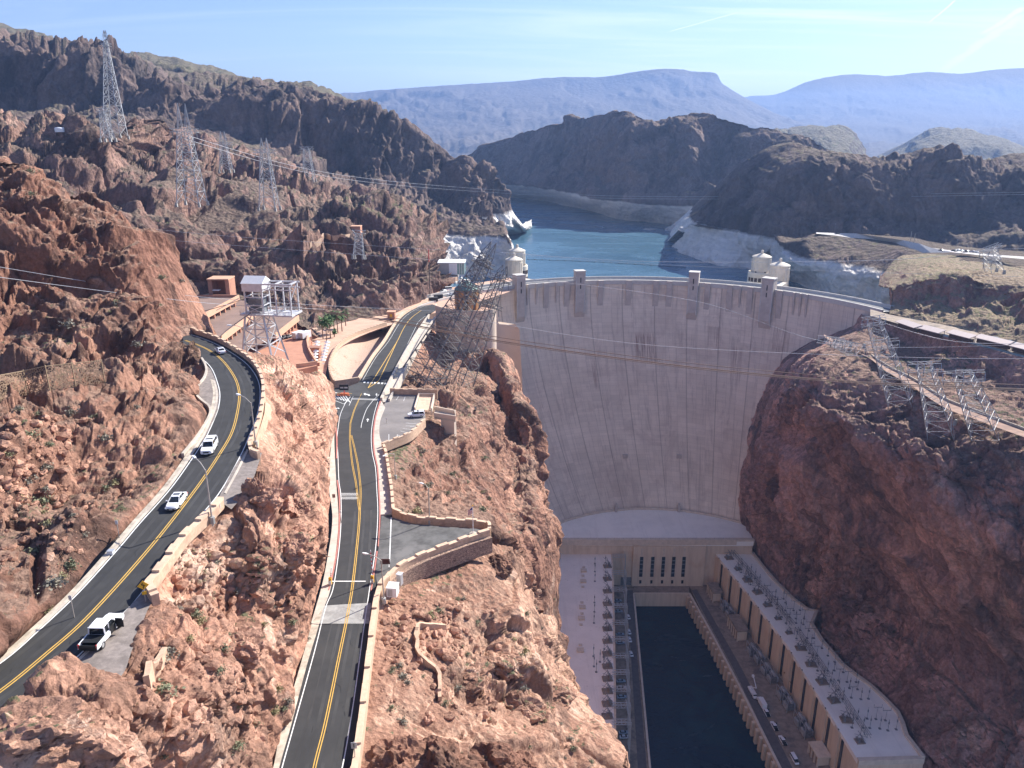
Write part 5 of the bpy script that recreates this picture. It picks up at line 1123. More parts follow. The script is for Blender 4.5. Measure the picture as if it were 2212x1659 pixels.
h_(mb,'gantry_frame'); mb=MB()
for k in range(16):
    x=4+random.random()*9; z=hp+.6+random.random()*4; mb.bar((x,-3+random.random()*6,z),(x+2+random.random()*2,-3+random.random()*6,z+random.random()*1.4-.5),.16)
h_(mb,'sheave_carriage',M_STEELD)
# shade canopies on the far bank road -------------------------------------------
can0=None
for i,(a,b) in enumerate([((1943,690),(1984,704)),((1989,703),(2036,715)),((2052,713),(2103,726)),((2111,723),(2184,740)),((2188,741),(2262,759))]):
    p,q=A(*a,183.4),A(*b,183.4); d=q-p; L=d.length; an_=math.atan2(d.y,d.x); mid=(p+q)/2
    r=thing('shade_canopy',['first pale shade canopy, nearest the dam, along the far bank road','second pale shade canopy from the dam along the far bank road','middle pale shade canopy with a small frame on its back edge','long fourth pale shade canopy along the far bank road','last pale shade canopy, cut off by the right edge of the view'][i],'shade canopy',(mid.x,mid.y,180),an_,'shade canopies along the far bank road')
    MB().add([(-L/2,-2.4,2.6),(L/2,-2.4,2.6),(L/2,2.4,3.6),(-L/2,2.4,3.6),(-L/2,-2.4,2.35),(L/2,-2.4,2.35),(L/2,2.4,3.35),(-L/2,2.4,3.35)],[(0,1,2,3),(7,6,5,4),(0,4,5,1),(1,5,6,2),(2,6,7,3),(3,7,4,0)]).build('roof',simple('canopy_membrane',(.44,.36,.34),.7,var=.05) if i==0 else bpy.data.materials['canopy_membrane'],r)
    for k in range(max(2,int(L/5))):
        x=-L/2+.6+(L-1.2)*k/(max(2,int(L/5))-1); MB().box((x,2.2,1.4),(.2,.2,3.8)).build('post',M_STEELD,r); 
    MB().box((0,.4,.9),(L*.92,2.2,1.7)).build('canopy_shade_block',M_BROWND,r)  # dark block painted as the shade beneath each canopy
strip('far_bank_road',[(1880,668),(1921,679),(1960,687),(2020,698),(2100,715),(2160,732),(2300,766)],[(1880,682),(1912,691),(1962,705),(2030,719),(2100,738),(2212,768),(2300,790)],181.2-1.6,M_DECK,kind='structure')
M_TRAIL=simple('trail_dust',(.34,.22,.165),.95,var=.2,scale=.4,c2=(.26,.17,.13))
strip('canyon_trail',[(1780,722),(1811,738),(1875,762),(1918,792),(1975,820),(2041,862),(2108,888),(2212,927),(2300,955)],[(1780,727),(1811,746),(1873,771),(1914,802),(1970,834),(2036,878),(2105,905),(2212,944),(2300,972)],169.6,M_TRAIL,kind='structure')
mb=MB(); mb.wall([A(x,y,170) for x,y in rs([(1800,735),(1843,746),(1875,762),(1918,791),(1975,819),(2041,861),(2108,887),(2212,926),(2300,955)],30)],.45,.35,1.5); mb.build('trail_wall',M_GUT,label='low pale wall following the trail below the leaning right pylons',cat='wall')
strip('lookout_road',[(1763,503),(1802,505),(1850,505.5),(1962,513),(1962,518),(2000,527),(2060,542),(2120,550),(2300,562)],[(1763,506),(1802,512),(1859,519),(1925,530),(1948,538),(1975,549),(2060,549),(2120,553),(2300,568)],-1,M_CREST,kind='structure') if False else None
def draped(name,pts,m,dz=.8,**k):
    V=[ground(x,y) for x,y in pts]; V=[v+Vector((0,0,dz)) for v in V if v is not None]; 
    zz=sum(v.z for v in V)/len(V); return V
mb=MB()
lk=[((1763,503),(1763,507)),((1802,504.5),(1802,511)),((1850,505.5),(1859,519)),((1900,513),(1925,530)),((1950,520),(1950,539)),((1985,527),(1975,549)),((2012,537),(2010,549)),((2060,543),(2060,548)),((2120,550),(2120,555)),((2212,556),(2212,563)),((2300,562),(2300,570))]
va=[];
for i,(a,b) in enumerate(lk):
    Y=[720,718,700,670,640,610,585,556,520,478,450][i]; va+= [A(a[0],a[1],-Y)+Vector((0,0,.5)), A(b[0],b[1],-(Y-8))+Vector((0,0,1.0))]
mb.add(va,[(2*i,2*i+1,2*i+3,2*i+2) for i in range(len(lk)-1)]); mb.build('lookout_road',M_CREST,kind='structure')
# ------------------------------------------------------------ pylons and cables
M_GALV=simple('bright_galvanised_steel',(.44,.45,.46),.5,metal=.2,var=.12,scale=.3)
M_GALVD=simple('dull_galvanised_steel',(.19,.18,.175),.6,metal=.2,var=.2,scale=.3)
def pylon(base,top,wb,wt,label,arms=(),peaks=0,m=None,w=.32,levels=7,deep=1.0,ax=(1,0,0),group='transmission pylons around the dam',name='transmission_pylon'):
    base=Vector(base); top=Vector(top); m=m or M_GALV; ro=thing(name,label,'pylon',base,0,group); T=top-base; X=Vector(ax).normalized(); up=T.normalized(); Yv=up.cross(X).normalized(); X=Yv.cross(up).normalized()
    def P(sx,sy,t):
        ww=(wb+(wt-wb)*t)/2; return T*t+X*(sx*ww)+Yv*(sy*ww*deep)
    cs=[(-1,-1),(1,-1),(1,1),(-1,1)]
    for c in cs:
        MB().bar(P(*c,0)-up*2,P(*c,1),w*1.25,w).build('leg',m,ro); MB().box(P(*c,0)-Vector((0,0,.6)),(1.3,1.3,2.2),tap=.7).build('footing',M_CONCG,ro)
    ts=[0]; 
    for k in range(levels): ts.append(ts[-1]+(1.0/levels)*(1.35-.7*k/(levels-1)))
    ts=[t/ts[-1] for t in ts]
    for f in range(4):
        a,b=cs[f],cs[(f+1)%4]; mb=MB()
        for t0,t1 in zip(ts,ts[1:]):
            mb.bar(P(*a,t0),P(*b,t1),w*.55).bar(P(*b,t0),P(*a,t1),w*.55).bar(P(*a,t1),P(*b,t1),w*.6)
        mb.build('bracing',m,ro)
    for (t,L,dp) in arms:
        mb=MB(); c=T*t; ww=(wb+(wt-wb)*t)/2
        for sy in(-1,1):
            for dz in(0,1.6):
                mb.bar(c-X*L+Yv*sy*dp+up*dz,c+X*L+Yv*sy*dp+up*dz,w*.9)
            n=max(4,int(L/1.6))
            for k in range(n):
                u0=-L+2*L*k/n; u1=-L+2*L*(k+1)/n; mb.bar(c+X*u0+Yv*sy*dp+up*(0 if k%2 else 1.6),c+X*u1+Yv*sy*dp+up*(1.6 if k%2 else 0),w*.5)
        for k in range(5): u=-L+2*L*k/4; mb.bar(c+X*u-Yv*dp,c+X*u+Yv*dp,w*.7)
        mb.build('cross_arm',m,ro)
        for s_ in(-1,0,1): MB().bar(c+X*L*.9*s_,c+X*L*.9*s_-Vector((0,0,3)),.3).build('insulator',M_STEELD,ro)
    if peaks:
        c=T
        for s_ in(-1,1):
            mb=MB(); q=c+X*s_*wt*.35; tip=q+up*peaks
            for a_ in cs: mb.bar(q+X*a_[0]*1.2+Yv*a_[1]*1.2,tip,w*.7)
            mb.bar(q+X*1.2*.6+Yv*.7+up*peaks*.4,q-X*.7-Yv*.7+up*peaks*.45,w*.5); mb.build('peak',m,ro)
    return ro
LFT=[('tallest slim lattice tower on the skyline, far left',(250,293,500),(228,88,505),10.5,1.5,((.94,3,.4),),6,12,.34),
 ('short leaning pylon at the foot of the tallest tower',(233,300,470),(222,240,470),6,2.6,((1,3.4,1),),0,5,.3),
 ('broad twin-peaked pylon in the middle of the left hillside',(415,438,420),(398,285,420),12,5.5,((1,7,1.5),),14,8,.36),
 ('small twin-peaked pylon behind the broad one',(489,368,560),(483,313,560),7.5,3.8,((1,6,1.2),),9,5,.36),
 ('twin-peaked pylon on the right of the left hillside',(582,448,450),(572,330,450),9.5,4,((1,6,1.2),),8,7,.34),
 ('flat-topped pylon under the dark cliff',(668,388,600),(662,322,600),8,4,((1,5,1),),0,5,.36),
 ('small half-hidden pylon on the edge of the near left hill',(352,590,236),(341,535,238),4.5,1.6,((.72,3.2,.5),),3,5,.22),
 ('slender pylon by the pale terrace on the cliff top',(775,553,418),(775,504,420),5.5,3.2,((1,3.6,1),),0,6,.26)]
for (lb,b,t,wb,wt,arms,pk,lv,w_) in LFT:
    pylon(A(b[0],b[1],-b[2]),A(t[0],t[1],-t[2]),wb,wt,lb,arms,pk,w=w_,levels=lv)
pylon(A(905,835,-281),A(1052,552,-300),13,3.5,'huge pylon leaning out over the canyon above the plank walk',((.52,6,2),(.75,5,2),(.93,4.5,1.6)),6,M_GALVD,.34,19,deep=1.1,ax=(1,-.5,0))
pylon(A(975,862,-300),A(1084,592,-318),11,3,'second leaning pylon just right of the huge one, in front of the bastion',((.50,5.5,2),(.74,5.5,2),(.95,5,1.6)),4,M_GALVD,.3,13,ax=(1,-.5,0))
pylon(A(1948,872,-297),A(1886,692,-272),9,4,'leaning right-bank pylon closest to the dam, with two cross arms',((.72,6,1.6),(.98,4,1.6)),0,M_GALV,.22,9,ax=(1,-.35,0))
pylon(A(2034,932,-272),A(1996,792,-246),9,4,'middle one of the three leaning right-bank pylons',((.98,5,1.6),),0,M_GALV,.22,8,ax=(1,-.4,0))
pylon(A(2136,948,-265),A(2080,812,-236),9.5,4.5,'right one of the three leaning right-bank pylons',((.98,6,1.6),),0,M_GALV,.22,8,ax=(1,-.4,0))
pylon(A(1850,757,-350),A(1792,735,-320),6,3,'low pylon leaning far over with a long horizontal boom',((.95,5.5,1.6),(.45,5,1)),0,M_GALV,.22,6,ax=(1,-.6,0))
pylon(A(2148,588,-425),A(2138,538,-425),7,5,'single pylon on the lit hill at the far right',((.98,6,1.5),(.5,5,1)),0,M_GALV,.24,5)
pylon(A(2048,362,-925),A(2047,326,-925),10,4,'faint pylon on the dark ridge across the water',((1,6,1),),0,M_GALVD,.5,4)
def cable(pts,r,m,label,n=40,name='cable',cat='cable',group=None,dx=((0,0),)):
    """pts: image pixels and distances, smoothed"""
    P=np.array([[*p] for p in pts],float); Q=cr(P,np.linspace(0,len(P)-1,n)); W=[A(a,b,-c) for a,b,c in Q]
    root=None; mb=MB()
    if len(dx)==1: return mb.path(W,r,4).build(name,m,label=label,cat=cat,group=group)
    root=thing(name,label,cat,W[0],0,group)
    for (ox,oz) in dx: MB().path([w_-W[0]+Vector((0,ox,oz)) for w_ in W],r,4).build('strand',m,root)
    return root
M_CABLE=simple('rusty_cable',(.16,.10,.075),.7,var=.1,scale=.2); M_WIRE=simple('aluminium_wire',(.50,.50,.52),.5,metal=.2); M_WIRED=simple('dark_wire',(.07,.065,.065),.6)
cable([(650,671,262),(740,681,262),(850,697,260),(1070,738,255),(1380,782,248),(1640,811,240),(1900,831,230),(2300,848,215)],.2,M_CABLE,'thick bundle of rusty cableway ropes sagging across in front of the dam',60,'cableway_ropes',dx=((0,0),(.9,.15),(1.9,.1),(3.2,.9)))
cable([(388,686,262),(470,664,262),(545,640,258)],.24,M_WIRED,'black cableway rope running left from the hoist tower over the garage',10,'cableway_rope')
cable([(440,775,200),(480,722,225),(548,672,250)],.22,M_WIRED,'thin dark guy rope from the hoist tower down past the garage decks',10,'guy_rope')
WG='power lines strung across the canyon'
for i,(p,lb) in enumerate([
 ([(-30,572,180),(420,640,230),(940,672,330)],'lowest wire over the near left hill'),
 ([(-30,595,170),(420,652,225),(700,668,300)],'second wire from below over the near left hill'),
 ([(-30,440,400),(380,500,360),(950,540,420),(1500,575,470),(2280,600,380)],'long wire crossing the lake low over the intake towers'),
 ([(-30,480,380),(380,520,350),(945,562,420)],'wire in front of the rock buttresses on the left'),
 ([(395,290,420),(700,372,600),(1100,412,900),(1500,425,950),(2280,414,700)],'high wire crossing far beyond the lake'),
 ([(398,300,420),(700,380,600),(1100,418,890),(1500,430,940),(2280,419,690)],'high wire just below its twin beyond the lake'),
 ([(1080,545,330),(1400,565,400),(1900,562,450),(2138,540,425),(2280,536,400)],'wire from the leaning pylon to the pylon on the lit hill'),
 ([(1084,595,318),(1500,650,300),(1820,744,300),(2280,742,240)],'wire crossing the upper face of the dam'),
 ([(1024,690,300),(1400,745,290),(1930,771,262),(2280,775,230)],'wire crossing the middle of the dam face'),
 ([(1885,690,272),(2060,737,262),(2280,742,240)],'wire running right from the first right-bank pylon')]):
    cable(p,.13 if i<4 or i>6 else .22,M_WIRE,lb,36,'power_line',group=WG)
cable([(1140,562,610),(1250,572,650),(1400,580,700),(1480,576,760)],.25,M_WIRED,'line of floating buoys strung across the lake above the dam',40,'buoy_line','buoy line') if False else None
bl=thing('buoy_line','dark line of small floats strung across the lake behind the dam','buoy line',A(1140,560,132.2)); 
a,b=A(1140,560,132.3),A(1480,578,132.3); Mx=[a.lerp(b,t/40)+Vector((0,6*math.sin(math.pi*t/40),0)) for t in range(41)]
MB().path([p-bl.location for p in Mx],.35,4).build('rope',M_WIRED,bl)
for p in Mx[::2]: MB().lathe(p-bl.location,[(.3,-.3),(.9,0),(.9,.3),(.3,.6)],6).build('float',M_WIRED,bl)
# ------------------------------------------------------------ vehicles
M_CARW=simple('white_car_paint',(.80,.80,.81),.22,var=.01,spec=.6); M_TYRE=simple('tyre_rubber',(.025,.025,.026),.8); M_RIM=simple('alloy_rim',(.55,.56,.57),.3,metal=.7)
M_CGL=simple('car_glass',(.015,.018,.022),.08,spec=.7); M_TRIM=simple('black_trim',(.02,.02,.02),.5); M_TAIL=simple('tail_lamp_red',(.45,.03,.03),.3); M_HEAD=simple('headlamp_lens',(.72,.74,.76),.1,spec=.8); M_PLATE=simple('number_plate',(.7,.68,.6),.5)
M_CARB=simple('blue_grey_car_paint',(.30,.36,.42),.3,var=.02); M_CARD=simple('dark_car_paint',(.05,.055,.065),.3,var=.02); M_CARS=simple('silver_car_paint',(.50,.52,.54),.3,metal=.4,var=.02)
def loft(secs,closed=True):
    """secs: list of (x, [(y,z)...]) rings"""
    n=len(secs[0][1]); vs=[(x,y,z) for x,r in secs for y,z in r]; fs=[]
    for i in range(len(secs)-1):
        for k in range(n): fs.append((i*n+k,i*n+(k+1)%n,(i+1)*n+(k+1)%n,(i+1)*n+k))
    fs+=[tuple(range(n))[::-1],tuple((len(secs)-1)*n+k for k in range(n))]
    return MB().add(vs,fs)
def ringo(hw,z0,z1,ch=.12):
    return [(-hw+ch,z0),(hw-ch,z0),(hw,z0+ch),(hw*1.0,z1-ch*1.2),(hw-ch*1.1,z1),(-hw+ch*1.1,z1),(-hw,z1-ch*1.2),(-hw,z0+ch)]
def wheel(par,x,y,r=.34,w=.24):
    t=MB(); n=16; vs=[]
    prof=[(r*.62,-w/2),(r*.94,-w/2),(r,-w*.3),(r,w*.3),(r*.94,w/2),(r*.62,w/2)]
    for rr,yy in prof:
        for k in range(n): a=2*math.pi*k/n; vs.append((x+rr*math.cos(a),y+yy,r+rr*math.sin(a)))
    fs=[(i*n+k,i*n+(k+1)%n,(i+1)*n+(k+1)%n,(i+1)*n+k) for i in range(5) for k in range(n)]
    wo=t.add(vs,fs).build('wheel',M_TYRE,par,True)
    s=1 if y>0 else -1; v2=[]
    for k in range(n): a=2*math.pi*k/n; v2.append((x+r*.64*math.cos(a),y+s*w*.42,r+r*.64*math.sin(a)))
    MB().add(v2+[(x,y+s*w*.36,r)],[(k,(k+1)%n,n) for k in range(n)]).build('rim',M_RIM,wo)
    return wo
def make_car(kind,paint,label,loc,ang,name=None,group=None,detail=True):
    nm={'sedan':'sedan_car','suv':'suv_car','pickup':'pickup_truck','van':'van'}[kind]
    r=empty(name or nm,loc,ang,label,{'sedan':'car','suv':'car','pickup':'pickup truck','van':'van'}[kind],group)
    if kind=='sedan':
        B=[(-2.35,.70,.42,.80),(-2.25,.82,.30,.93),(-1.6,.90,.22,.98),(0,.91,.20,.95),(1.2,.90,.22,.90),(1.95,.84,.26,.80),(2.3,.70,.32,.66),(2.38,.58,.40,.56)]
        G=[(-1.75,.74,.9,.95),(-1.05,.60,.9,1.36),(-.5,.58,.9,1.44),(.15,.58,.9,1.42),(1.12,.76,.86,.90)]; roof=(-1.12,.25,.60,1.43); wb=1.38; L=2.36
    elif kind=='suv':
        B=[(-2.55,.84,.45,1.12),(-2.48,.95,.34,1.18),(-1.6,1.0,.28,1.18),(0,1.0,.27,1.16),(1.3,1.0,.28,1.13),(2.1,.97,.30,1.08),(2.5,.88,.36,.98),(2.58,.78,.42,.82)]
        G=[(-2.5,.86,1.1,1.16),(-2.25,.76,1.1,1.80),(-1,.76,1.1,1.86),(.35,.75,1.1,1.82),(1.2,.88,1.08,1.14)]; roof=(-2.3,.5,.78,1.86); wb=1.5; L=2.56
    elif kind=='van':
        B=[(-2.8,.92,.4,1.2),(-2.7,.98,.3,1.25),(0,1.0,.28,1.25),(1.9,.98,.3,1.2),(2.6,.9,.36,1.05),(2.75,.8,.42,.85)]
        G=[(-2.78,.9,1.15,1.3),(-2.7,.82,1.15,2.1),(1.2,.82,1.15,2.1),(2.3,.88,1.1,1.2)]; roof=(-2.72,1.3,.84,2.12); wb=1.8; L=2.76
    else:
        B=[(-2.9,.95,.50,1.02),(-2.85,1.0,.42,1.06),(-.5,1.0,.40,1.08),(.6,1.0,.38,1.10),(1.4,.99,.38,1.12),(2.3,.97,.40,1.06),(2.8,.88,.45,.98),(2.9,.8,.5,.8)]
        G=[(-1.0,.84,1.05,1.12),(-.85,.76,1.05,1.82),(.2,.76,1.05,1.86),(.55,.74,1.05,1.82),(1.35,.88,1.08,1.13)]; roof=(-.95,.65,.78,1.87); wb=1.85; L=2.88
    if kind!='pickup':
        loft([(x,ringo(h,a,b_)) for x,h,a,b_ in B]).build('body',paint,r,True)
    else:
        loft([(x,ringo(h,a,b_)) for x,h,a,b_ in [(-1.0,1.0,.41,1.07)]+B[3:]]).build('body',paint,r,True)
        bed=MB().box((-1.95,0,.62),(1.9,1.96,.3)).build('bed_floor',M_TRIM,r)
        for s in(-1,1): MB().box((-1.95,s*.96,.84),(1.9,.1,.52)).build('bed_side',paint,r)
        MB().box((-2.86,0,.82),(.08,1.7,.46)).build('tailgate',M_TRIM,r); MB().box((-1.75,0,1.06),(1.3,1.8,.05)).build('bed_cover',M_TRIM,r)
        door=MB().box((.95,-1.32,1.0),(.1,.9,.75)).box((.98,-1.3,1.5),(.06,.75,.3)).build('open_door',M_TRIM,r)
        MB().box((.25,-.98,.95),(1.05,.08,.85)).build('door_opening',M_TRIM,r)
    def tz(h,a,b_): return [(-h-.1*(b_-a),a),(h+.1*(b_-a),a),(h+.1*(b_-a),a+.02),(h,b_-.03),(h-.05,b_),(-h+.05,b_),(-h,b_-.03),(-h-.1*(b_-a),a+.02)]
    gl=loft([(x,tz(h,a,b_)) for x,h,a,b_ in G]).build('windows',M_CGL,r,True)
    x0,x1,hw,zz=roof; loft([(x0-.12,ringo(hw*.93,zz-.07,zz-.02,.02)),(x0+.1,ringo(hw,zz-.05,zz+.02,.02)),(x1-.2,ringo(hw,zz-.05,zz+.02,.02)),(x1+.02,ringo(hw*.93,zz-.09,zz-.02,.02))]).build('roof',paint,r,True)
    if detail:
        for s in(-1,1):
            zb=B[3][3] if kind!='pickup' else 1.08
            for xa,xb in(((x1),(G[-1][0]-.02)),):
                MB().bar((xa,s*hw*.97,zz-.05),(xb,s*(G[-1][1]),zb),.09).build('pillar',paint,r)
            xm=(x0+x1)/2; MB().bar((xm,s*(hw+.02),zz-.04),(xm-.05,s*(G[2][1]+.1),zb),.10).build('pillar',paint,r)
            MB().bar((x0,s*(hw),zz-.04),(G[0][0],s*(G[0][1]+.02),zb),.16).build('pillar',paint,r)
            MB().box((x1+.55,s*(B[3][1]+.1),zb+.08),(.12,.2,.16)).build('mirror',paint,r)
            MB().box((L-.09,s*.62,B[-2][3]-.1),(.16,.34,.16)).build('headlight',M_HEAD,r)
            MB().box((-L+.04,s*(.72 if kind!='pickup' else .92),B[0][3]-.1),(.12,.3 if kind!='pickup' else .16,.2 if kind=='sedan' else .4)).build('taillight',M_TAIL,r)
        MB().box((L-.02,0,B[-1][3]-.12),(.12,.9,.22)).build('grille',M_TRIM,r)
        MB().box((L+.03,0,.42),(.04,.5,.14)).build('number_plate',M_PLATE,r)
        if kind!='pickup': MB().box((-.6 if kind!='sedan' else -.45,0,zz+.03),(.5,hw*1.5,.02)).build('sunroof',M_TRIM if kind=='suv' else M_CGL,r)
    rr=.34 if kind=='sedan' else .4
    for x in(wb,-wb):
        for s in(-1,1): wheel(r,x,s*(B[3][1]-.10),rr)
    return r
def head(p,q,v):
    a,b=A(*p,v),A(*q,v); return math.atan2(b.y-a.y,b.x-a.x)
def on(px,py,v,dz=.03): return A(px,py,v,dz)
make_car('suv',M_CARW,'white sport utility car with a black grille driving towards the viewer on the upper road',on(453,973,'l'),head((470,930),(437,985),'l'))
make_car('sedan',M_CARW,'white sedan driving downhill in the middle of the upper road, black windscreen to the viewer',on(382,1090,'l'),head((400,1065),(365,1110),'l'))
make_car('sedan',M_CARW,'small white sedan going away round the top of the upper road bend',on(476,762,'l'),head((488,773),(462,752),'l'))
make_car('pickup',M_CARW,'white pickup truck with its door open parked half on the gravel pull-out',on(224,1376,'l'),head((200,1402),(243,1352),'l'))
make_car('suv',M_CARW,'long white car parked alone in the lot by the leaning pylon',on(899,900,'r',.06),head((910,899.5),(888,900.5),'r'))
k0=A(0,0,1)
for i,(x,y,p_,lb) in enumerate([(966,627,M_CARW,'white van by the overlook beneath the tan terrace'),(974,637,M_CARW,'white car on the crest plaza nearest the round visitor centre'),(957,631,M_CARS,'silver car at the left of the overlook plaza')]):
    make_car('van' if i==0 else 'sedan',p_,lb,A(x,y,178.3),R(200+i*15),detail=False)
proto=make_car('sedan',M_CARW,'white car parked uppermost on the left terrace road',A(1357,1334,ZD+.05),R(95),detail=False,group='cars on the left terrace of the power plant')
def cpy(o,loc,ang,label,col=None,group=None):
    c=copy_tree(o); c.location=loc; c.rotation_euler=(0,0,ang); c['label']=label
    if group: c['group']=group
    if col:
        for ch in c.children:
            if ch.name.split('.')[0] in('body','roof','pillar'): 
                ch.data=ch.data.copy(); ch.data.materials[0]=col
    return c
for x,y,cl__,lb in [(1358.5,1366,None,'white car second from the top on the left terrace road'),(1360,1383,None,'white car right behind another, third on the left terrace road'),(1363,1414,None,'white car fourth and lowest on the left terrace road'),
 (1334,1299,M_CARB,'blue-grey car parked highest under the left lattice gantry'),(1335,1307,M_CARS,'silver car parked just below the highest one under the gantry'),(1336,1322,M_CARB,'blue-grey car third from the top under the gantry'),
 (1339,1372,M_CARB,'blue-grey car fourth from the top under the gantry'),(1340,1390,M_CARB,'blue-grey car fifth from the top under the gantry'),(1341,1473,M_CARB,'blue car beside the lower half of the left gantry, first of three'),(1342,1487,M_CARS,'silver car, second of three beside the lower gantry'),(1343,1507,M_CARB,'blue car, third of three beside the lower gantry'),(1347,1584,M_CARB,'blue car near the bottom of the left terrace, upper of a pair'),(1349,1594,M_CARS,'silver car near the bottom of the left terrace, lower of a pair')]:
    cpy(proto,A(x,y,ZD+.05),R(95 if x>1350 else 5),lb,cl__)
TR='vehicles on the right terrace road'
a_=head((1642,1515),(1690,1599),ZD)
pk=make_car('pickup',M_CARW,'white pickup truck just below the box truck on the right terrace',A(1655,1541,ZD+.05),a_+math.pi,detail=False,group=TR)
cpy(pk,A(1672,1571,ZD+.05),a_+math.pi,'middle white pickup truck on the right terrace road'); cpy(pk,A(1690,1602,ZD+.05),a_+math.pi,'white pickup truck right above the white van on the right terrace')
make_car('van',M_CARW,'white van lowest on the right terrace road',A(1716,1643,ZD+.05),a_,detail=False,group=TR)
def truck(label,loc,ang,boom=False):
    r=empty('bucket_truck' if boom else 'box_truck',loc,ang,label,'truck',TR)
    MB().box((-.8,0,.75),(6.4,2.2,.35)).build('chassis',M_TRIM,r); loft([(2.2,ringo(1.05,.6,2.2)),(2.9,ringo(1.05,.6,2.3)),(3.5,ringo(1.0,.6,1.5)),(4.1,ringo(.95,.6,1.3))]).build('cab',M_CARW,r)
    MB().box((3.15,0,1.85),(.5,1.9,.55)).build('windscreen',M_CGL,r)
    if boom:
        MB().box((-1,0,1.4),(5.2,2.2,.9)).build('service_body',M_CARW,r); MB().lathe((-1.5,0,1.8),[(.5,0),(.4,1)],10).build('turret',M_WHT,r)
        MB().bar((-1.5,0,2.7),(2.6,.4,5.6),.42).bar((2.6,.4,5.6),(-3.0,.9,8.2),.34).build('boom',M_WHT,r); MB().box((-3.2,.9,7.9),(1,1,1.1)).build('bucket',M_WHT,r)
    else: MB().box((-1.3,0,2.15),(5.2,2.35,2.4)).build('box',M_WHT,r)
    for x in(3,-2.4):
        for s in(-1,1): wheel(r,x,s*.95,.48,.3)
truck('white bucket truck with its boom folded up, topmost on the right terrace',A(1625,1499,ZD+.05),a_,True); truck('white box truck right behind the bucket truck on the right terrace',A(1644,1522,ZD+.05),a_+math.pi)
# cars at the far lookout and the dark one on its road
lkp=[(2060,547,M_CARD,'dark car, leftmost of the cars at the far lookout'),(2067,546,M_CARB,'pale blue car second from the left at the far lookout'),(2076,547,M_CARS,'silver car in the middle of the row at the far lookout'),(2086,548,M_CARD,'dark car right of the middle at the far lookout'),(2100,549,M_CARW,'white car right of the lamp at the far lookout'),(2107,550,M_CARW,'white car at the right end of the row at the far lookout'),(1808,509,M_CARD,'dark car alone on the far end of the lookout road'),(2032,546,M_CARD,'dark car left of the row, standing apart at the far lookout')]
for x,y,c_,lb in lkp: cpy(proto,A(x,y,-(540 if x>1900 else 705))+Vector((0,0,1.2)),R(100 if x>1900 else 170),lb,c_,'cars at the far lookout')
for x,y,c_,lb in [(615,731,M_CARD,'dark car at the left under the lowest garage deck'),(625,729,M_CARD,'dark car beside the white trailers under the garage'),(607,733,M_CARW,'white car half hidden under the lowest garage deck')]: cpy(proto,A(x,y,186.3),R(60),lb,c_,'cars under the garage')
tr_=None
for i,(x,y) in enumerate([(644.5,731),(659,731)]):
    r=thing('white_trailer',['left one of the two white box trailers in the garage yard','right one of the two white box trailers in the garage yard'][i],'trailer',A(x,y,186.25),R(60),'white trailers in the garage yard')
    MB().box((0,0,1.7),(5,2.5,2.5)).build('box',M_WHT,r); MB().box((0,0,.4),(4.4,2,.2)).build('frame',M_TRIM,r); [wheel(r,-1,s*1.0,.35) for s in(-1,1)]; MB().box((-2.53,0,1.6),(.05,2.2,2.1)).build('rear_door',M_CARS,r)
# ------------------------------------------------------------ street furniture
M_POLE=simple('weathered_pole',(.42,.38,.34),.6,metal=.2,var=.1)
def lamp(base,topz,arm,label,name='street_lamp'):
    b_=Vector(base); r=thing(name,label,'street lamp',b_,0,'street lamps along the two roads'); H=topz; a=Vector(arm)-b_; a.z=H+.7
    MB().bar((0,0,-1),(0,0,H),.24,.15,8).build('pole',M_POLE,r); MB().lathe((0,0,-.6),[(.4,0),(.4,1.0),(.3,1.05)],8).build('footing',M_CONCG,r)
    d=Vector((a.x,a.y,0)); L=max(1.2,min(d.length,3.2)); d.normalize(); m1=Vector((0,0,H))+d*(L*.5)+Vector((0,0,.55)); e=Vector((0,0,H+.7))+d*L
    MB().path([Vector((0,0,H-.1)),m1,e],.12,6).build('arm',M_POLE,r); an_=math.atan2(d.y,d.x); loft([(-.15,[(-.1,-.04),(.1,-.04),(.1,.08),(-.1,.08)]),(.3,[(-.2,-.1),(.2,-.1),(.16,.12),(-.16,.12)]),(.85,[(-.12,-.04),(.12,-.04),(.08,.1),(-.08,.1)])])
    mb=loft([(-.15,[(-.1,-.04),(.1,-.04),(.1,.08),(-.1,.08)]),(.35,[(-.24,-.12),(.24,-.12),(.18,.12),(-.18,.12)]),(1.0,[(-.14,-.04),(.14,-.04),(.1,.1),(-.1,.1)])]); ca,sa=math.cos(an_),math.sin(an_); mb.v=[(e.x+x*ca-y*sa,e.y+x*sa+y*ca,e.z+z) for x,y,z in mb.v]; mb.build('lamp_head',M_WHT,r)
lamp(A(458,1122,'l',.3),7.4,A(428,1100,'l'),'street lamp with its arm over the white sedan, outside the lower parapet')
lamp(A(552,958,'l',.3),7.4,A(524,950,'l'),'street lamp standing on the buttressed outside of the upper bend')
lamp(A(535,773,'l',-.3),7.4,A(505,770,'l'),'street lamp outside the far end of the upper bend, before the hoist tower')
lamp(A(829,1296,'r',.0),8.0,A(800,1290,'r'),'street lamp beside the white utility box by the barrier')
lamp(A(854,1030,'r',-.5),6.2,A(836,1034,'r'),'street lamp on the slope just below the parking lot corner')
lamp(A(928,1127,'r',.2),8.0,A(917,1126,'r'),'street lamp behind the far parapet of the triangular pad')
def pole(px,py,v,h,label,name='thin_post',r_=.1,dz=0):
    b_=A(px,py,v,dz); r=thing(name,label,'post',b_); MB().bar((0,0,-.5),(0,0,h),r_,n=6).build('pole',M_POLE,r); MB().box((0,-.06,h-.3),(.35,.05,.5)).build('plate',M_GREY,r); return r
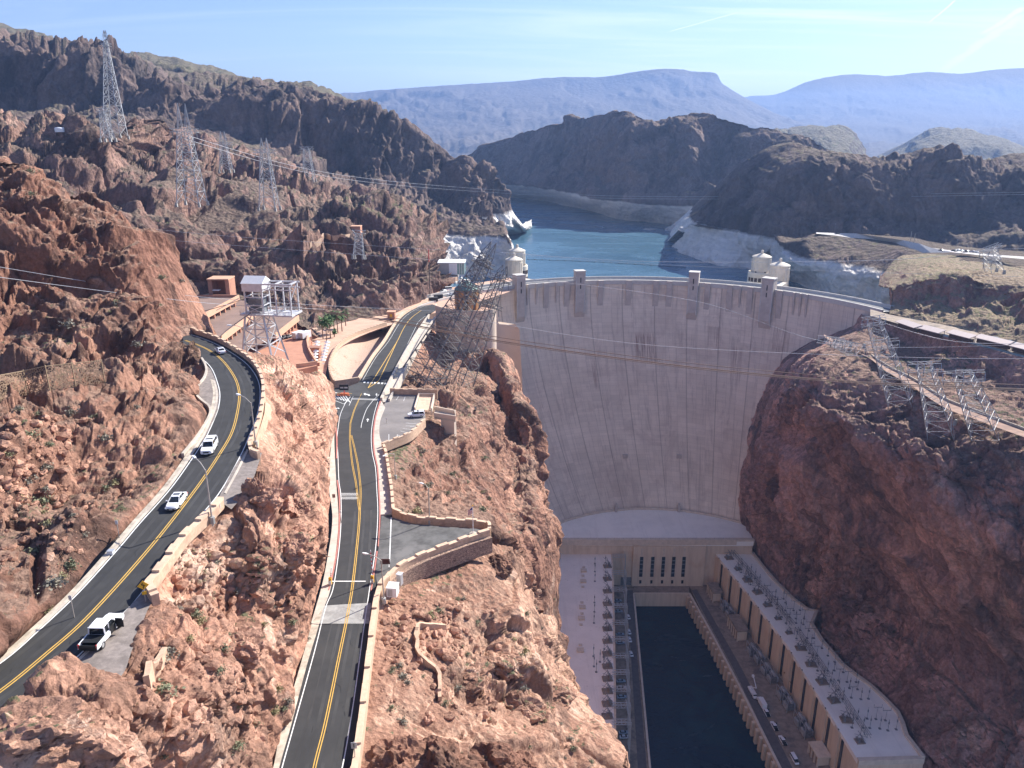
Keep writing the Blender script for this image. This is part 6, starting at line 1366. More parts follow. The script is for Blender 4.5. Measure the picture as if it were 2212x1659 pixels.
pole(258,1162,'l',2.6,'thin signpost on the left shoulder above the white marker box',dz=.1); pole(160,1330,'l',2.6,'thin signpost on the near left shoulder by the rocks',dz=.2)
pole(737,1130,'r',3.0,'signpost on the left pavement of the access road'); pole(2064,545,-545,9,'lamp standard at the far lookout behind the parked cars',dz=0); pole(1802,505,-700,9,'lamp standard at the far end of the lookout road')
pole(1964,535,-625,13,'first of two tall poles beside the lookout road',r_=.4); pole(1972,537,-618,12,'second of two tall poles beside the lookout road',r_=.4)
pole(835,915,'r',1.8,'small dark bollard post at the left edge of the parking lot')
# white marker box, end markers
r=thing('marker_box','small white box on the left shoulder of the upper road','box',A(240,1196,'l',.1)); MB().box((0,0,.22),(.75,.6,.45)).build('body',M_WHT,r); MB().box((0,0,.47),(.8,.65,.06)).build('lid',M_CARS,r)
r=thing('end_marker','white end marker board at the near end of the gravel pull-out','sign',A(117,1478,'l')); MB().box((0,0,.9),(.7,.08,1.1)).build('board',M_WHT,r); MB().box((0,.07,.4),(.08,.08,.9)).build('post',M_POLE,r)
r=thing('end_marker','white end marker near the boulders beyond the lower parapet','sign',A(471,1103,'l')); MB().box((0,0,.9),(.8,.08,1.0)).build('board',M_WHT,r); MB().box((0,.07,.4),(.08,.08,.9)).build('post',M_POLE,r)
# yellow bend sign
M_SY=simple('yellow_sign',(.75,.42,.03),.5,var=.03)
r=thing('bend_sign','yellow diamond bend warning sign at the end of the lower parapet','road sign',A(315,1300,'l'),R(20)); h=2.1
MB().box((0,.06,h/2),(.1,.1,h+.8)).build('post',M_POLE,r); s=.62
d=MB().add([(0,0,h-s*.9),(s,0,h),(0,0,h+s),(-s,0,h),(0,.03,h-s*.9),(s,.03,h),(0,.03,h+s),(-s,.03,h)],[(0,1,2,3),(7,6,5,4),(0,4,5,1),(1,5,6,2),(2,6,7,3),(3,7,4,0)]).build('diamond_panel',M_SY,r)
MB().path([(0.0,-.02,h-.36),(.0,-.02,h-.16),(.16,-.02,h+.0),(-.14,-.02,h+.14),(-.02,-.02,h+.36)],.09,4).build('curve_symbol',M_TRIM,d)
MB().box((0,0,h-.95),(.5,.04,.42)).build('plate',M_SY,r)
# barriers
M_BRED=simple('barrier_red',(.55,.05,.05),.5); M_BYEL=simple('barrier_yellow',(.75,.38,.03),.5)
for (px,py,sd_,lb) in ((805,1258,1,'raised red and white barrier with a yellow gate box, right side of the road'),(714,1262,-1,'yellow barrier gate box with its arm up, left side of the road')):
    r=thing('barrier_gate',lb,'barrier',A(px,py,'r',.1),0,'barrier gates across the access road'); MB().box((0,0,.7),(.5,.5,1.4)).build('gate_box',M_BYEL,r); MB().box((0,-.4,.45),(.45,.3,.9)).build('cabinet',M_CARS,r)
    b_=MB().bar((.1,0,1.2),(.1-.2*sd_,.5,6.4 if sd_>0 else 3.2),.16).build('arm',M_WHT,r)
    for k in range(6 if sd_>0 else 3):
        t=.1+k*.15; p=Vector((.1,0,1.2)).lerp(Vector((.1-.2*sd_,.5,6.4 if sd_>0 else 3.2)),t); q=Vector((.1,0,1.2)).lerp(Vector((.1-.2*sd_,.5,6.4 if sd_>0 else 3.2)),t+.07); o=MB().bar(p,q,.19).build('stripe',M_BRED,b_)
r=thing('utility_box','white utility cabinet beside the near parapet under the street lamp','cabinet',A(849,1283,'r',-.3),R(-6)); MB().box((0,0,.85),(1.8,2.0,1.8)).build('body',M_WHT,r); MB().box((0,0,1.79),(1.95,2.15,.1)).build('lid',M_WHT,r); MB().box((-.2,-1.02,.85),(.8,.05,1.4)).build('door',M_CARS,r)
r=thing('transformer_box','grey electrical cabinet behind the white utility cabinet','cabinet',A(864,1262,'r',-.3),R(-20)); MB().box((0,0,1.1),(.9,.9,2.2)).build('body',M_CARS,r); MB().box((0,0,2.25),(1.05,1.05,.1)).build('lid',M_GREY,r)
r=thing('notice_board','brown notice board on posts at the corner of the triangular pad','sign',A(833,1228,'r')); MB().box((0,0,1.5),(1.8,.1,1.1)).build('board',simple('brown_sign',(.10,.04,.03),.6),r); [MB().box((x,.08,.8),(.1,.1,1.9)).build('post',M_POLE,r) for x in(-.8,.8)]
r=thing('message_board','dark portable message board on the hatched island at the junction','sign',A(744,853,'r')); MB().box((0,0,2.6),(3.0,.25,1.9)).build('panel',M_TRIM,r); MB().box((0,0,.9),(.25,.25,1.6)).build('mast',M_BRED,r); MB().box((0,.1,.35),(2.6,1.5,.35)).build('trailer',simple('orange_trailer',(.6,.18,.08),.6),r); [MB().box((x,-.15,2.6),(1.1,.05,.5)).build('lamp_panel',M_CARS,r) for x in(-.7,.7)]
cn=None
for i in range(9):
    x=729+i*3.1; o=MB().lathe((0,0,0),[(.32,0),(.32,.06),(.2,.1),(.1,.7),(.06,.95)],8).build('traffic_barrel',bpy.data.materials['orange_trailer'],label='orange traffic cone in the row on the hatched junction island',cat='traffic cone',group='orange cones at the junction') if i==0 else cn.copy()
    if i==0: cn=o
    else: COL.objects.link(o)
    o.location=A(x,854.2+.25*(i%3),'r',.04)
r=thing('road_sign','grey back of a road sign on the near parapet at the bottom edge','road sign',A(768,1650,'r'),R(0)); MB().box((0,0,1.9),(.1,.1,3.2)).build('post',M_POLE,r); MB().box((0,-.08,3.0),(.75,.05,.95)).build('panel',M_CARS,r); MB().box((0,-.115,3.0),(.10,.02,.6)).build('arrow_symbol',M_TRIM,r); 
r=thing('grey_notice','small grey notice on the left pavement facing the road','sign',A(722,1085,'r')); MB().box((0,0,1.6),(.7,.06,.9)).build('panel',M_BROWN,r); MB().box((0,.05,.7),(.08,.08,1.6)).build('post',M_POLE,r)
# flagpole
fp=thing('flagpole','flagpole with a drooping red, white and blue flag at the tip of the pad','flagpole',A(1022,1155,'r')); MB().bar((0,0,0),(0,0,6.6),.14,.09,8).build('pole',M_WHT,fp); MB().lathe((0,0,0),[(.8,0),(.8,.35),(.3,.5)],12).build('base',M_CONC,fp); MB().lathe((0,0,6.6),[(.12,0),(.15,.12),(.05,.25)],8).build('ball',M_BYEL,fp)
fm,nt,bs=_new('flag_cloth'); cc=N(nt,'ShaderNodeTexCoord').outputs['Object']; sx=N(nt,'ShaderNodeSeparateXYZ'); nt.links.new(cc,sx.inputs[0])
st=math2(nt,'GREATER_THAN',math2(nt,'FRACT',math2(nt,'MULTIPLY',sx.outputs[2],3.8)),.5); c_=mixc(nt,st,(.75,.72,.72),(.45,.03,.05)); cn_=math2(nt,'MULTIPLY',math2(nt,'GREATER_THAN',sx.outputs[2],5.7),math2(nt,'GREATER_THAN',sx.outputs[0],-.55)); nt.links.new(mixc(nt,cn_,c_,(.03,.05,.2)),bs.inputs['Base Color'])
fv=[];
for i in range(9):
    for j in range(7): u=i/8; v=j/6; fv.append((-.05-u*.95,.18*math.sin(u*9+v)*u,6.4-v*1.35-u*.75))
MB().add(fv,[(i*7+j,i*7+j+1,(i+1)*7+j+1,(i+1)*7+j) for i in range(8) for j in range(6)]).build('flag',fm,fp)
# chain-link fence on the left cliff foot
fe=thing('rock_fence','rusty chain-link rockfall fence along the foot of the left cliff','fence',A(118,838,-140))
F=[ground(x,y+2) or A(x,y,-140) for x,y in [(-10,872),(5,866),(60,848),(110,838),(165,830),(230,824)]]
M_RUST=simple('rusty_fence_steel',(.30,.22,.14),.8)
mm,nt,bs=_new('chain_link_mesh'); co_m=N(nt,'ShaderNodeNewGeometry').outputs['Position']; vv=N(nt,'ShaderNodeTexVoronoi',i_Scale=2.2,feature='DISTANCE_TO_EDGE'); nt.links.new(co_m,vv.inputs['Vector']); al=math2(nt,'LESS_THAN',vv.outputs['Distance'],.10); nt.links.new(al,bs.inputs['Alpha']); bs.inputs['Base Color'].default_value=(.25,.17,.11,1)
for a,b in zip(F,F[1:]):
    MB().add([a-fe.location,b-fe.location,b-fe.location+Vector((0,0,4.2)),a-fe.location+Vector((0,0,4.2))],[(0,1,2,3)]).build('mesh_panel',mm,fe)
    MB().bar(a-fe.location-Vector((0,0,1)),a-fe.location+Vector((0,0,4.4)),.16).build('post',M_RUST,fe); MB().bar(a-fe.location+Vector((0,0,4.2)),b-fe.location+Vector((0,0,4.2)),.12).build('rail',M_RUST,fe)
MB().bar(F[-1]-fe.location,F[-1]-fe.location+Vector((0,0,4.4)),.16).build('post',M_RUST,fe)
# ragged low walls on the slopes
def lowwall(pts,label,h=.9,t=.55,dz=0):
    P=[ground(x,y) for x,y in rs(pts,step=8)]; P=[p for p in P if p is not None]; 
    zz=np.convolve([p.z for p in P],np.ones(5)/5,'same'); zz[:2]=[P[0].z,P[1].z]; zz[-2:]=[P[-2].z,P[-1].z]
    for p,z in zip(P,zz): p.z=max(p.z,z)
    MB().wall(P,h,t,2.5).build('low_wall',M_STONE,label=label,cat='low wall')
lowwall([(965,1357),(930,1355),(905,1356),(902,1385),(905,1414),(925,1435),(946,1452),(952,1480),(952,1515)],'low bent sandstone wall alone on the slope right of the near parapet',1.1)
lowwall([(362,1414),(350,1438),(332,1462),(318,1478)],'short straight low wall among rocks near the gravel pull-out',1.1)
lowwall([(712,1290),(703,1284)],'stub') if False else None
# ------------------------------------------------------------ palms
M_TRUNK=simple('palm_trunk',(.20,.13,.09),.9,var=.2,scale=2); M_FROND=simple('palm_frond',(.07,.13,.035),.7,var=.4,scale=1.5,c2=(.13,.17,.05)); M_SKIRT=simple('dry_frond',(.22,.16,.09),.9,var=.2)
def palm(px,py,h,seed,label,cr_=2.3):
    rnd=random.Random(seed); r=thing('palm_tree',label,'palm tree',A(px,py,182),rnd.random()*6,'palms beside the gravel basin')
    lean=Vector((rnd.uniform(-.3,.3),rnd.uniform(-.3,.3),0)); MB().bar((0,0,0),lean*.5+Vector((0,0,h/2)),.42,.34,8).bar(lean*.5+Vector((0,0,h/2)),lean+Vector((0,0,h)),.34,.3,8).build('trunk',M_TRUNK,r)
    c=lean+Vector((0,0,h)); mb=MB(); dr=MB()
    for k in range(46):
        a=rnd.random()*6.283; el=rnd.uniform(-.9,1.3); L=cr_*rnd.uniform(.75,1.1); p=c; d=Vector((math.cos(a)*math.cos(el),math.sin(a)*math.cos(el),math.sin(el))); side=Vector((-math.sin(a),math.cos(a),0)); t=mb if el>-.55 else dr; prev=None
        for s in range(4):
            q=p+d*(L/3); d=(d+Vector((0,0,-.38))).normalized(); wd=.42*(1,1.1,.8,.1)[s]
            if prev: t.add([prev[0],prev[1],q+side*wd-Vector((0,0,.12)),q,q-side*wd-Vector((0,0,.12)),prev[2]],[(0,1,3,2),(1,5,4,3)])
            prev=(q+side*wd-Vector((0,0,.12)),q,q-side*wd-Vector((0,0,.12))); p=q
    mb.build('crown',M_FROND,r); 
    if dr.v: dr.build('dry_skirt',M_SKIRT,r)
for i,(x,y,h,lb) in enumerate([(698,732,8.2,'palm with a tall bare trunk at the left end of the palm group'),(706,737,8.2,'palm second from the left, standing nearest the viewer'),(714,730,8.0,'palm third from the left with a dense dark crown'),(709,719,7.6,'palm at the back left of the group'),(722,713,7.4,'palm in the middle of the back row'),(730,719,7.8,'palm right of the middle with a broad crown'),(739,716,7.4,'palm second from the right of the group'),(747,704,6.4,'palm at the right end of the group against the rock'),(722,728,2.6,'short young palm among the tall trunks')]): palm(x,y,h,i,lb,2.3 if h>3 else 1.3)
# white parasols
for i in range(14):
    rw_,k=i%2,i//2; x=686+rw_*18+k*(-.9 if rw_==0 else -1.6)+ (4 if rw_ else 0); y=750+k*6.6
    r=thing('white_parasol','white parasol in the %s row left of the basin wall, %s from the far end'%(('left','right')[rw_],('first','second','third','fourth','fifth','sixth','seventh')[k]),'parasol',A(x,y,184.2),0,'white parasols left of the gravel basin')
    MB().lathe((0,0,2.1),[(1.25,0),(1.2,.1),(.1,.75)],8).build('canopy',M_WHT,r); MB().bar((0,0,0),(0,0,2.3),.1).build('pole',M_CARS,r); MB().lathe((0,0,0),[(.5,.7),(.5,.78)],8).build('table',M_CARS,r)
# crane-like mast and black screens near the crest plaza
r=thing('radio_mast','thin dark mast with a red tip in front of the cliff by the crest plaza','mast',A(929,640,-440)); MB().bar((0,0,0),(0,0,20),.5).build('mast',M_WIRED,r); MB().bar((0,0,20),(0,0,27),.5).build('tip',M_BRED,r)
for i,(x,y) in enumerate([(936,652),(947,646)]):
    r=thing('black_screen',['black screened box left of the crest plaza cars','second black screened box closer to the plaza cars'][i],'box',A(x,y,178.4),R(20)); MB().box((0,0,1.3),(5,2,2.2)).build('body',M_TRIM,r); MB().box((0,0,2.5),(5.2,2.2,.2)).build('lid',M_WIRED,r)
r=thing('toll_kiosk','terracotta kiosk by the plaza wall under the cliff','kiosk',A(846,688,180)); MB().box((0,0,1.7),(3.6,3.2,3.4)).build('wall',M_TERRA,r); MB().box((0,0,3.6),(4.2,3.8,.4)).build('roof',M_CAPT,r); MB().box((0,-1.62,1.6),(1.2,.06,2)).build('opening',M_SY,r)
r=thing('brick_booth','small brick-red booth below the palms beside the garage yard','booth',A(681,770,183.6)); MB().box((0,0,1.9),(4.4,3.2,3.8)).build('wall',M_TERRA,r); MB().box((0,0,3.9),(4.8,3.6,.4)).build('roof',M_BRICK,r); MB().box((0,-1.62,1.4),(2.6,.06,1.6)).build('window',M_BROWND,r)
# cliff-top terrace by the slender pylon
lowwall([(668,527),(690,520),(715,514),(745,509),(765,506)],'pale stone edging of the terrace on top of the cliff behind the palms',.7,.8)
r=thing('brick_pylon_hut','square terracotta block standing on the cliff top','building',(ground(772,500) or A(772,502,-440))); MB().box((0,0,1.2),(6,6,5.4)).build('wall',M_TERRA,r); MB().box((0,0,4.0),(6.4,6.4,.4)).build('roof',M_CAPT,r); MB().box((-1,-3.02,1.4),(1.1,.06,2.2)).build('door',M_BROWND,r)
r=thing('storage_tank','small white tank on the skyline of the left hill','tank',(ground(128,287) or ground(128,292) or A(128,290,-470))+Vector((0,0,-.5))); MB().lathe((0,0,0),[(2.6,0),(2.6,2.2),(2.2,2.6),(.4,2.8)],20).build('shell',M_WHT,r,True); MB().bar((2.7,0,0),(2.7,0,2.8),.2).build('ladder',M_CARS,r)
# islets in the lake
mi=rock('bleached_islet',(.55,.5,.45),(.45,.42,.38),(.3,.27,.25),(.5,.46,.42),k=2,vegamt=0)
def islet(px,py,rx,ry,h,seed,label):
    p=A(px,py,131.6); rnd=np.random.default_rng(seed); vs=[];n=26;m=7
    for i in range(m+1):
        for k in range(n):
            a=2*math.pi*k/n; rr=math.cos(i/m*math.pi/2)*(1+.25*rnd.standard_normal()*.6); vs.append((rx*rr*math.cos(a),ry*rr*math.sin(a),h*math.sin(i/m*math.pi/2)*(1+.3*rnd.standard_normal()*.5)))
    MB().add([(x+p.x,y+p.y,z+p.z) for x,y,z in vs],[(i*n+k,i*n+(k+1)%n,(i+1)*n+(k+1)%n,(i+1)*n+k) for i in range(m) for k in range(n)]).build('rock_islet',mi,label=label,cat='islet')
islet(1462,498,17,12,7,1,'larger bleached rock islet close to the dark headland'); islet(1403,497,9,5,2.5,2,'tiny flat bleached islet alone in the lake')
# ------------------------------------------------------------ shrubs and loose rock
M_SH=[simple('sage_green_scrub',(.20,.205,.125),.9,var=.3,scale=3),simple('yellow_green_scrub',(.33,.30,.16),.9,var=.3,scale=3),simple('grey_scrub',(.25,.23,.18),.9,var=.3,scale=3)]
def shrub_mesh(seed,m):
    rnd=random.Random(seed); mb=MB()
    for k in range(230):
        a=rnd.random()*6.283; e=rnd.random()**.7*1.45; rr=rnd.uniform(.35,1.0)*(1+.3*math.sin(a*3+seed)); c=Vector((math.cos(a)*math.cos(e)*rr,math.sin(a)*math.cos(e)*rr,math.sin(e)*rr*.75)); s=rnd.uniform(.05,.14)
        d1=Vector((rnd.gauss(0,1),rnd.gauss(0,1),rnd.gauss(0,1))).normalized()*s; d2=Vector((rnd.gauss(0,1),rnd.gauss(0,1),rnd.gauss(0,1))).normalized()*s; mb.add([c+d1,c+d2,c-d1,c-d2],[(0,1,2,3)])
    o=mb.build('shrub_foliage',m); me=o.data; bpy.data.objects.remove(o); return me
SHM=[[shrub_mesh(i*3+j,M_SH[i]) for j in range(2)] for i in range(3)]
rnd=random.Random(5)
zones=[((0,300,400,780),16,'small desert shrub on the steep rock left of the upper road bend','shrubs on the left cliff',(.9,1.9)),
 ((0,880,330,1330),34,'small desert shrub on the slope left of the upper road','shrubs left of the upper road',(.5,1.2)),
 ((345,1130,700,1640),36,'small desert shrub on the rocky ridge between the two roads','shrubs on the ridge between the roads',(.45,1.15)),
 ((815,1290,1290,1659),52,'small desert shrub on the slope right of the nearest parapet','shrubs on the near right slope',(.45,1.1)),
 ((850,960,1150,1110),26,'small desert shrub on the slope below the parking lot','shrubs below the parking lot',(.6,1.3))]
for (x0,y0_,x1,y1),cnt,lb,gp,(s0,s1) in zones:
    made=0;tries=0
    while made<cnt and tries<cnt*6:
        tries+=1; x=rnd.uniform(x0,x1); y=rnd.uniform(y0_,y1); p=ground(x,y)
        if p is None: continue
        # keep off the roads
        if any(abs((p-A(xx,yy,vv)).length)<7 for xx,yy,vv in ((x,y,'l'),(x,y,'r'))) and rnd.random()<.0: continue
        k=rnd.choice([0,0,1,2,2]); o=bpy.data.objects.new('desert_shrub',SHM[k][rnd.randint(0,1)]); COL.objects.link(o); tag(o,lb,'shrub',gp)
        s=rnd.uniform(s0,s1)*rnd.choice([.9,1.0,1.5]); o.location=p-Vector((0,0,.12*s)); o.scale=(s,s,s*rnd.uniform(.7,1)); o.rotation_euler=(0,0,rnd.random()*6.28); made+=1
# loose rubble as one ground-cover object
def rubble(name,boxes,cnt,m,smin,smax):
    rg=random.Random(9); mb=MB()
    ico=[Vector(v).normalized() for v in [(0,0,1),(.9,0,.45),(.28,.85,.45),(-.72,.53,.45),(-.72,-.53,.45),(.28,-.85,.45),(.72,.53,-.45),(-.28,.85,-.45),(-.9,0,-.45),(-.28,-.85,-.45),(.72,-.53,-.45),(0,0,-1)]]
    fc=[(0,1,2),(0,2,3),(0,3,4),(0,4,5),(0,5,1),(1,6,2),(2,7,3),(3,8,4),(4,9,5),(5,10,1),(2,6,7),(3,7,8),(4,8,9),(5,9,10),(1,10,6),(11,7,6),(11,8,7),(11,9,8),(11,10,9),(11,6,10)]
    for _ in range(cnt):
        b_=rg.choice(boxes); x=rg.uniform(b_[0],b_[2]); y=rg.uniform(b_[1],b_[3]); p=ground(x,y)
        if p is None: continue
        s=smin+(smax-smin)*rg.random()**4; sc_=Vector((s*rg.uniform(.7,1.3),s*rg.uniform(.7,1.3),s*rg.uniform(.45,.9)))
        mb.add([p+Vector((v.x*sc_.x*rg.uniform(.75,1.2),v.y*sc_.y*rg.uniform(.75,1.2),v.z*sc_.z*rg.uniform(.75,1.2)+sc_.z*.2)) for v in ico],fc)
    me=bpy.data.meshes.new(name); me.from_pydata(mb.v,[],mb.f); me.materials.append(m); o=bpy.data.objects.new(name,me); COL.objects.link(o); tag(o,None,None,None,'stuff')
rubble('loose_rubble',[(380,1160,660,1330),(380,1160,640,1300),(300,1380,560,1600),(820,1290,1080,1560),(0,900,200,1240),(0,900,150,1100),(830,1300,1000,1420)],1700,M_RIDGE,.12,1.0)

# big separate boulders
import bmesh as _bm
def boulder(px,py,rx,ry,rz_,seed,label,m=None,sink=.35,v=None,sub=5):
    p=ground(px,py) if v is None else A(px,py,v)
    if p is None: return
    b=_bm.new(); _bm.ops.create_icosphere(b,subdivisions=sub,radius=1.0); V=np.array([q.co[:] for q in b.verts]); Nn=V.copy()
    d=.34*facet(V*.9+seed*3.1,seed)+.16*facet(V*2.3+seed,seed+9)+.07*facet(V*5+seed,seed+19)+.03*facet(V*11+seed,seed+29); V=(V+Nn*d[:,None])*np.array([rx,ry,rz_])
    for q,c in zip(b.verts,V): q.co=c
    me=bpy.data.meshes.new('boulder'); b.to_mesh(me); b.free(); me.materials.append(m or M_NEAR); o=bpy.data.objects.new('boulder',me); COL.objects.link(o); tag(o,label,'boulder'); o.location=Vector(p)-Vector((0,0,rz_*sink)); o.rotation_euler=(0,0,seed)
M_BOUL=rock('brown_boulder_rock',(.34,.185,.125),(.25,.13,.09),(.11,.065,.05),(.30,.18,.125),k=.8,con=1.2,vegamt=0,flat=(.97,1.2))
for a in [(868,1640,4.6,4.2,3.8,1,'huge brown boulder at the bottom edge, just right of the near parapet',M_BOUL),(962,1650,4.8,4.0,3.6,2,'huge brown boulder at the bottom edge, second from the near parapet',M_BOUL),(1062,1640,3.8,3.2,2.6,3,'broad brown boulder at the bottom edge, third from the near parapet',M_BOUL),(1130,1650,2.8,2.4,1.8,14,'smaller brown boulder right of the three huge ones at the bottom edge',M_BOUL),
 (1010,1455,5.0,3.0,2.2,4,'long pale boulder slab on the slope right of the bent low wall',M_NEAR),(1085,1430,4.2,3.6,2.2,5,'rounded boulder on the slope toward the canyon rim above the left wing roof',M_NEAR),(1120,1520,4.2,3.2,2.4,6,'split boulder on the lower right slope near the canyon rim',M_NEAR),(1200,1500,4.4,3.2,2.4,7,'boulder lying against the canyon rim above the left terrace',M_NEAR),(1075,1215,3.4,3.0,2.6,8,'dark boulder beyond the tip of the triangular pad',M_BOUL),
 (545,1058,1.9,1.5,2.4,9,'upright boulder standing on end where the lower parapet begins',M_RIDGE),(575,1078,2.6,2.0,1.8,10,'wide boulder right behind the upright one on the ridge',M_RIDGE),(640,1085,3.6,2.8,2.0,11,'large smooth boulder on the crest of the ridge between the roads',M_RIDGE),(520,1385,3.2,2.6,1.7,12,'rounded boulder with a hollow in the middle of the ridge foreground',M_RIDGE),
 (60,1585,4.6,3.0,2.2,13,'pale angular boulder in the bottom left corner below the upper road',M_RIDGE),(190,1600,4.4,3.2,2.4,15,'dark-faced boulder in the lower left foreground',M_RIDGE),(640,1180,3.0,2.6,2.2,16,'boulder at the brink of the cut above the left pavement',M_RIDGE)]:
    boulder(*a[:7],m=a[7])
# ------------------------------------------------------------ switchgear on the power plant
EQ='posts on the right wing roof'
def ipost(loc,h,label,kind,group,parent=None):
    r=thing('insulator_post',label,'insulator post',loc,0,group); MB().box((0,0,.12),(1.0,1.0,.24)).build('plinth',M_STEELD,r); MB().bar((0,0,.3),(0,0,h),.17,n=6).build('column',M_STEELD,r)
    if kind=='T': MB().box((0,0,h),(3.6,.17,.17)).bar((-1.7,0,h),(-1.7,0,h+1.5),.13).bar((1.7,0,h),(1.7,0,h+1.5),.13).build('cross_bar',M_STEELD,r)
    elif kind=='A': MB().bar((-1.2,0,0),(0,0,h+1),.2).bar((1.2,0,0),(0,0,h+1),.2).build('brace',M_STEELD,r)
    else: MB().lathe((0,0,h*.6),[(.28,0),(.34,.2),(.2,.5),(.34,.8),(.2,1.1)],6).build('insulator',M_STEELD,r)
    return r
rg=random.Random(3); rows=[(1672,1250),(1680,1262),(1690,1258),(1694,1270),(1703,1262),(1707,1272)]
# image pixel positions projected onto the roof plane; jittered rows are added below
pts=[(1601,1237,'A'),(1612,1247,'A'),(1621,1263,'A'),(1622,1239,'I'),(1631,1250,'I'),(1640,1262,'I')]
inn=lambda y: np.interp(y,[1196,1287,1393,1642],[1546,1620,1700,1853]); outr=lambda y: np.interp(y,[1194,1259,1294,1317,1349,1384,1439,1482,1540,1591,1638],[1624,1677,1712,1743,1750,1775,1822,1880,1939,1958,1994])
yy=1288
while yy<1592:
    if not (1522<yy<1530):
        w0,w1=inn(yy)+34,outr(yy)-12; n_=max(1,int((w1-w0)/(15+.02*(yy-1288)*.5)))
        for j in range(n_+1):
            if rg.random()<.16: continue
            pts.append((w0+(w1-w0)*j/max(1,n_)+rg.uniform(-3,3),yy+rg.uniform(-3,3)+j*1.5,rg.choice('ITIIT' if yy<1480 else 'IITI')))
    yy+=14+(yy-1288)*.03
for i,(x,y,k) in enumerate(pts):
    lb={'I':'plain dark insulator post standing on the white right wing roof','T':'dark T-shaped bus support standing on the white right wing roof','A':'dark A-frame lattice support standing on the white right wing roof'}[k]
    ipost(A(x-14,y-4,ZW) if y<1600 and False else A(x,y,ZW),5.2+rg.random()*1.6,lb,k,EQ)
# line of transformer bays and lattice walkway along the inner edge
def bay(loc,ang,label,group):
    r=thing('line_bay',label,'switchgear bay',loc,ang,group); MB().box((0,0,.25),(3.6,4.6,.5)).build('pad',M_DECK,r)
    mb=MB()
    for x in(-1.6,1.6):
        mb.bar((x,-2,.4),(x*.4,0,4.4),.2).bar((x,2,.4),(x*.4,0,4.4),.2).bar((x,-2,2.2),(-x,2,2.2),.14)
    mb.bar((-2.6,0,4.4),(2.6,0,4.4),.22).bar((-2.2,-2,3),(2.2,2,4.8),.14).build('frame',M_STEELD,r)
    for x in(-1.2,0,1.2): MB().lathe((x,-1,.5),[(.3,0),(.4,.4),(.25,.9),(.4,1.3),(.2,1.7)],6).build('bushing',M_STEELD,r)
    return r
first=None
ord_=('first','second','third','fourth','fifth','sixth','seventh','eighth','ninth','tenth','eleventh','twelfth','thirteenth')
for k in range(13):
    p,an_=onwall(.04+k*.075,ZW,-5.5); lb='%s switchgear bay from the dam along the inner edge of the right roof'%ord_[k]
    if first is None: first=bay(p,an_,lb,'switchgear bays on the right wing roof')
    else: c=copy_tree(first); c.location=p; c.rotation_euler=(0,0,an_+rg.uniform(-.12,.12)); q_=rg.uniform(.75,1.15); c.scale=(q_*rg.uniform(.8,1.2),q_,q_); c['label']=lb
for k in range(4):
    a,_=onwall(.03+k*.235,ZW,-8.2); b_,_=onwall(.03+k*.235+.215,ZW,-8.2); r=thing('bus_truss',['lattice bus truss on the right roof, nearest the dam','second lattice bus truss from the dam on the right roof','third lattice bus truss from the dam on the right roof','lattice bus truss on the right roof farthest from the dam'][k],'lattice truss',a); d=b_-a; mb=MB(); n=14; up=Vector((0,0,1)); s_=Vector((-d.y,d.x,0)).normalized()*.8
    for j in range(n):
        u0=d*(j/n);u1=d*((j+1)/n)
        for sg in(-1,1): mb.bar(u0+s_*sg+up*3.2,u1+s_*sg+up*3.2,.16).bar(u0+s_*sg+up*4.6,u1+s_*sg+up*4.6,.16).bar(u0+s_*sg+up*(3.2 if j%2 else 4.6),u1+s_*sg+up*(4.6 if j%2 else 3.2),.12)
        mb.bar(u0+s_+up*3.2,u1-s_+up*3.2,.12)
        if j%4==0: mb.bar(u0+s_,u0+s_+up*4.6,.2).bar(u0-s_,u0-s_+up*4.6,.2)
    mb.build('truss',M_STEELD,r)
# left roof
for i,(x,y) in enumerate([(1285,1218),(1285,1235),(1285,1256),(1308,1216),(1308,1236),(1308,1256),(1284,1302),(1284,1322),(1283,1346),(1309,1304),(1309,1326),(1309,1347)]):
    ipost(A(x,y,ZW),6.0 if i%3 else 5.0,'tall lattice-like insulator post on the stained left wing roof','T' if False else 'I','posts on the left wing roof')
for i,(x,y) in enumerate([(1282,1418),(1304,1420),(1283,1440),(1304,1442),(1296,1430),(1288,1452)]):
    r=ipost(A(x,y,ZW),7,'slim steel mast in the sunlit patch of the left wing roof','I','sunlit masts on the left wing roof')
fh=None
for i,(x,y,s) in enumerate([(1261,1234,1),(1260,1257,1),(1259,1244,.5),(1261,1226,.5),(1259,1268,.5),(1258,1313,1),(1256,1337,1),(1257,1326,.5),(1257,1302,.5),(1255,1350,.5),(1254,1406,1),(1254,1394,.5)]):
    lb='%s roof hatch in the left column on the stained left wing roof'%('beige' if s==1 else 'small grey')
    if fh is None: fh=thing('roof_hatch',lb,'roof hatch',A(x,y,ZW),0,'roof hatches on the left wing'); MB().box((0,0,.4),(3.2,2.6,.8)).build('body',M_PW,fh); MB().box((0,0,.85),(3.5,2.9,.12)).build('lid',M_COPE,fh)
    else: c=copy_tree(fh); c.location=A(x,y,ZW); c.scale=(s,s,s); c['label']=lb
f2=None
for k in range(13):
    y=1224+k*27; z=min(y,1580); p=A(1312,z,ZW); lb='%s switchgear bay from the dam along the inner edge of the left roof'%ord_[k]
    if f2 is None: f2=bay(p,R(95),lb,'switchgear bays on the left wing roof')
    else: c=copy_tree(f2); c.location=p; c.rotation_euler=(0,0,R(95)); c['label']=lb
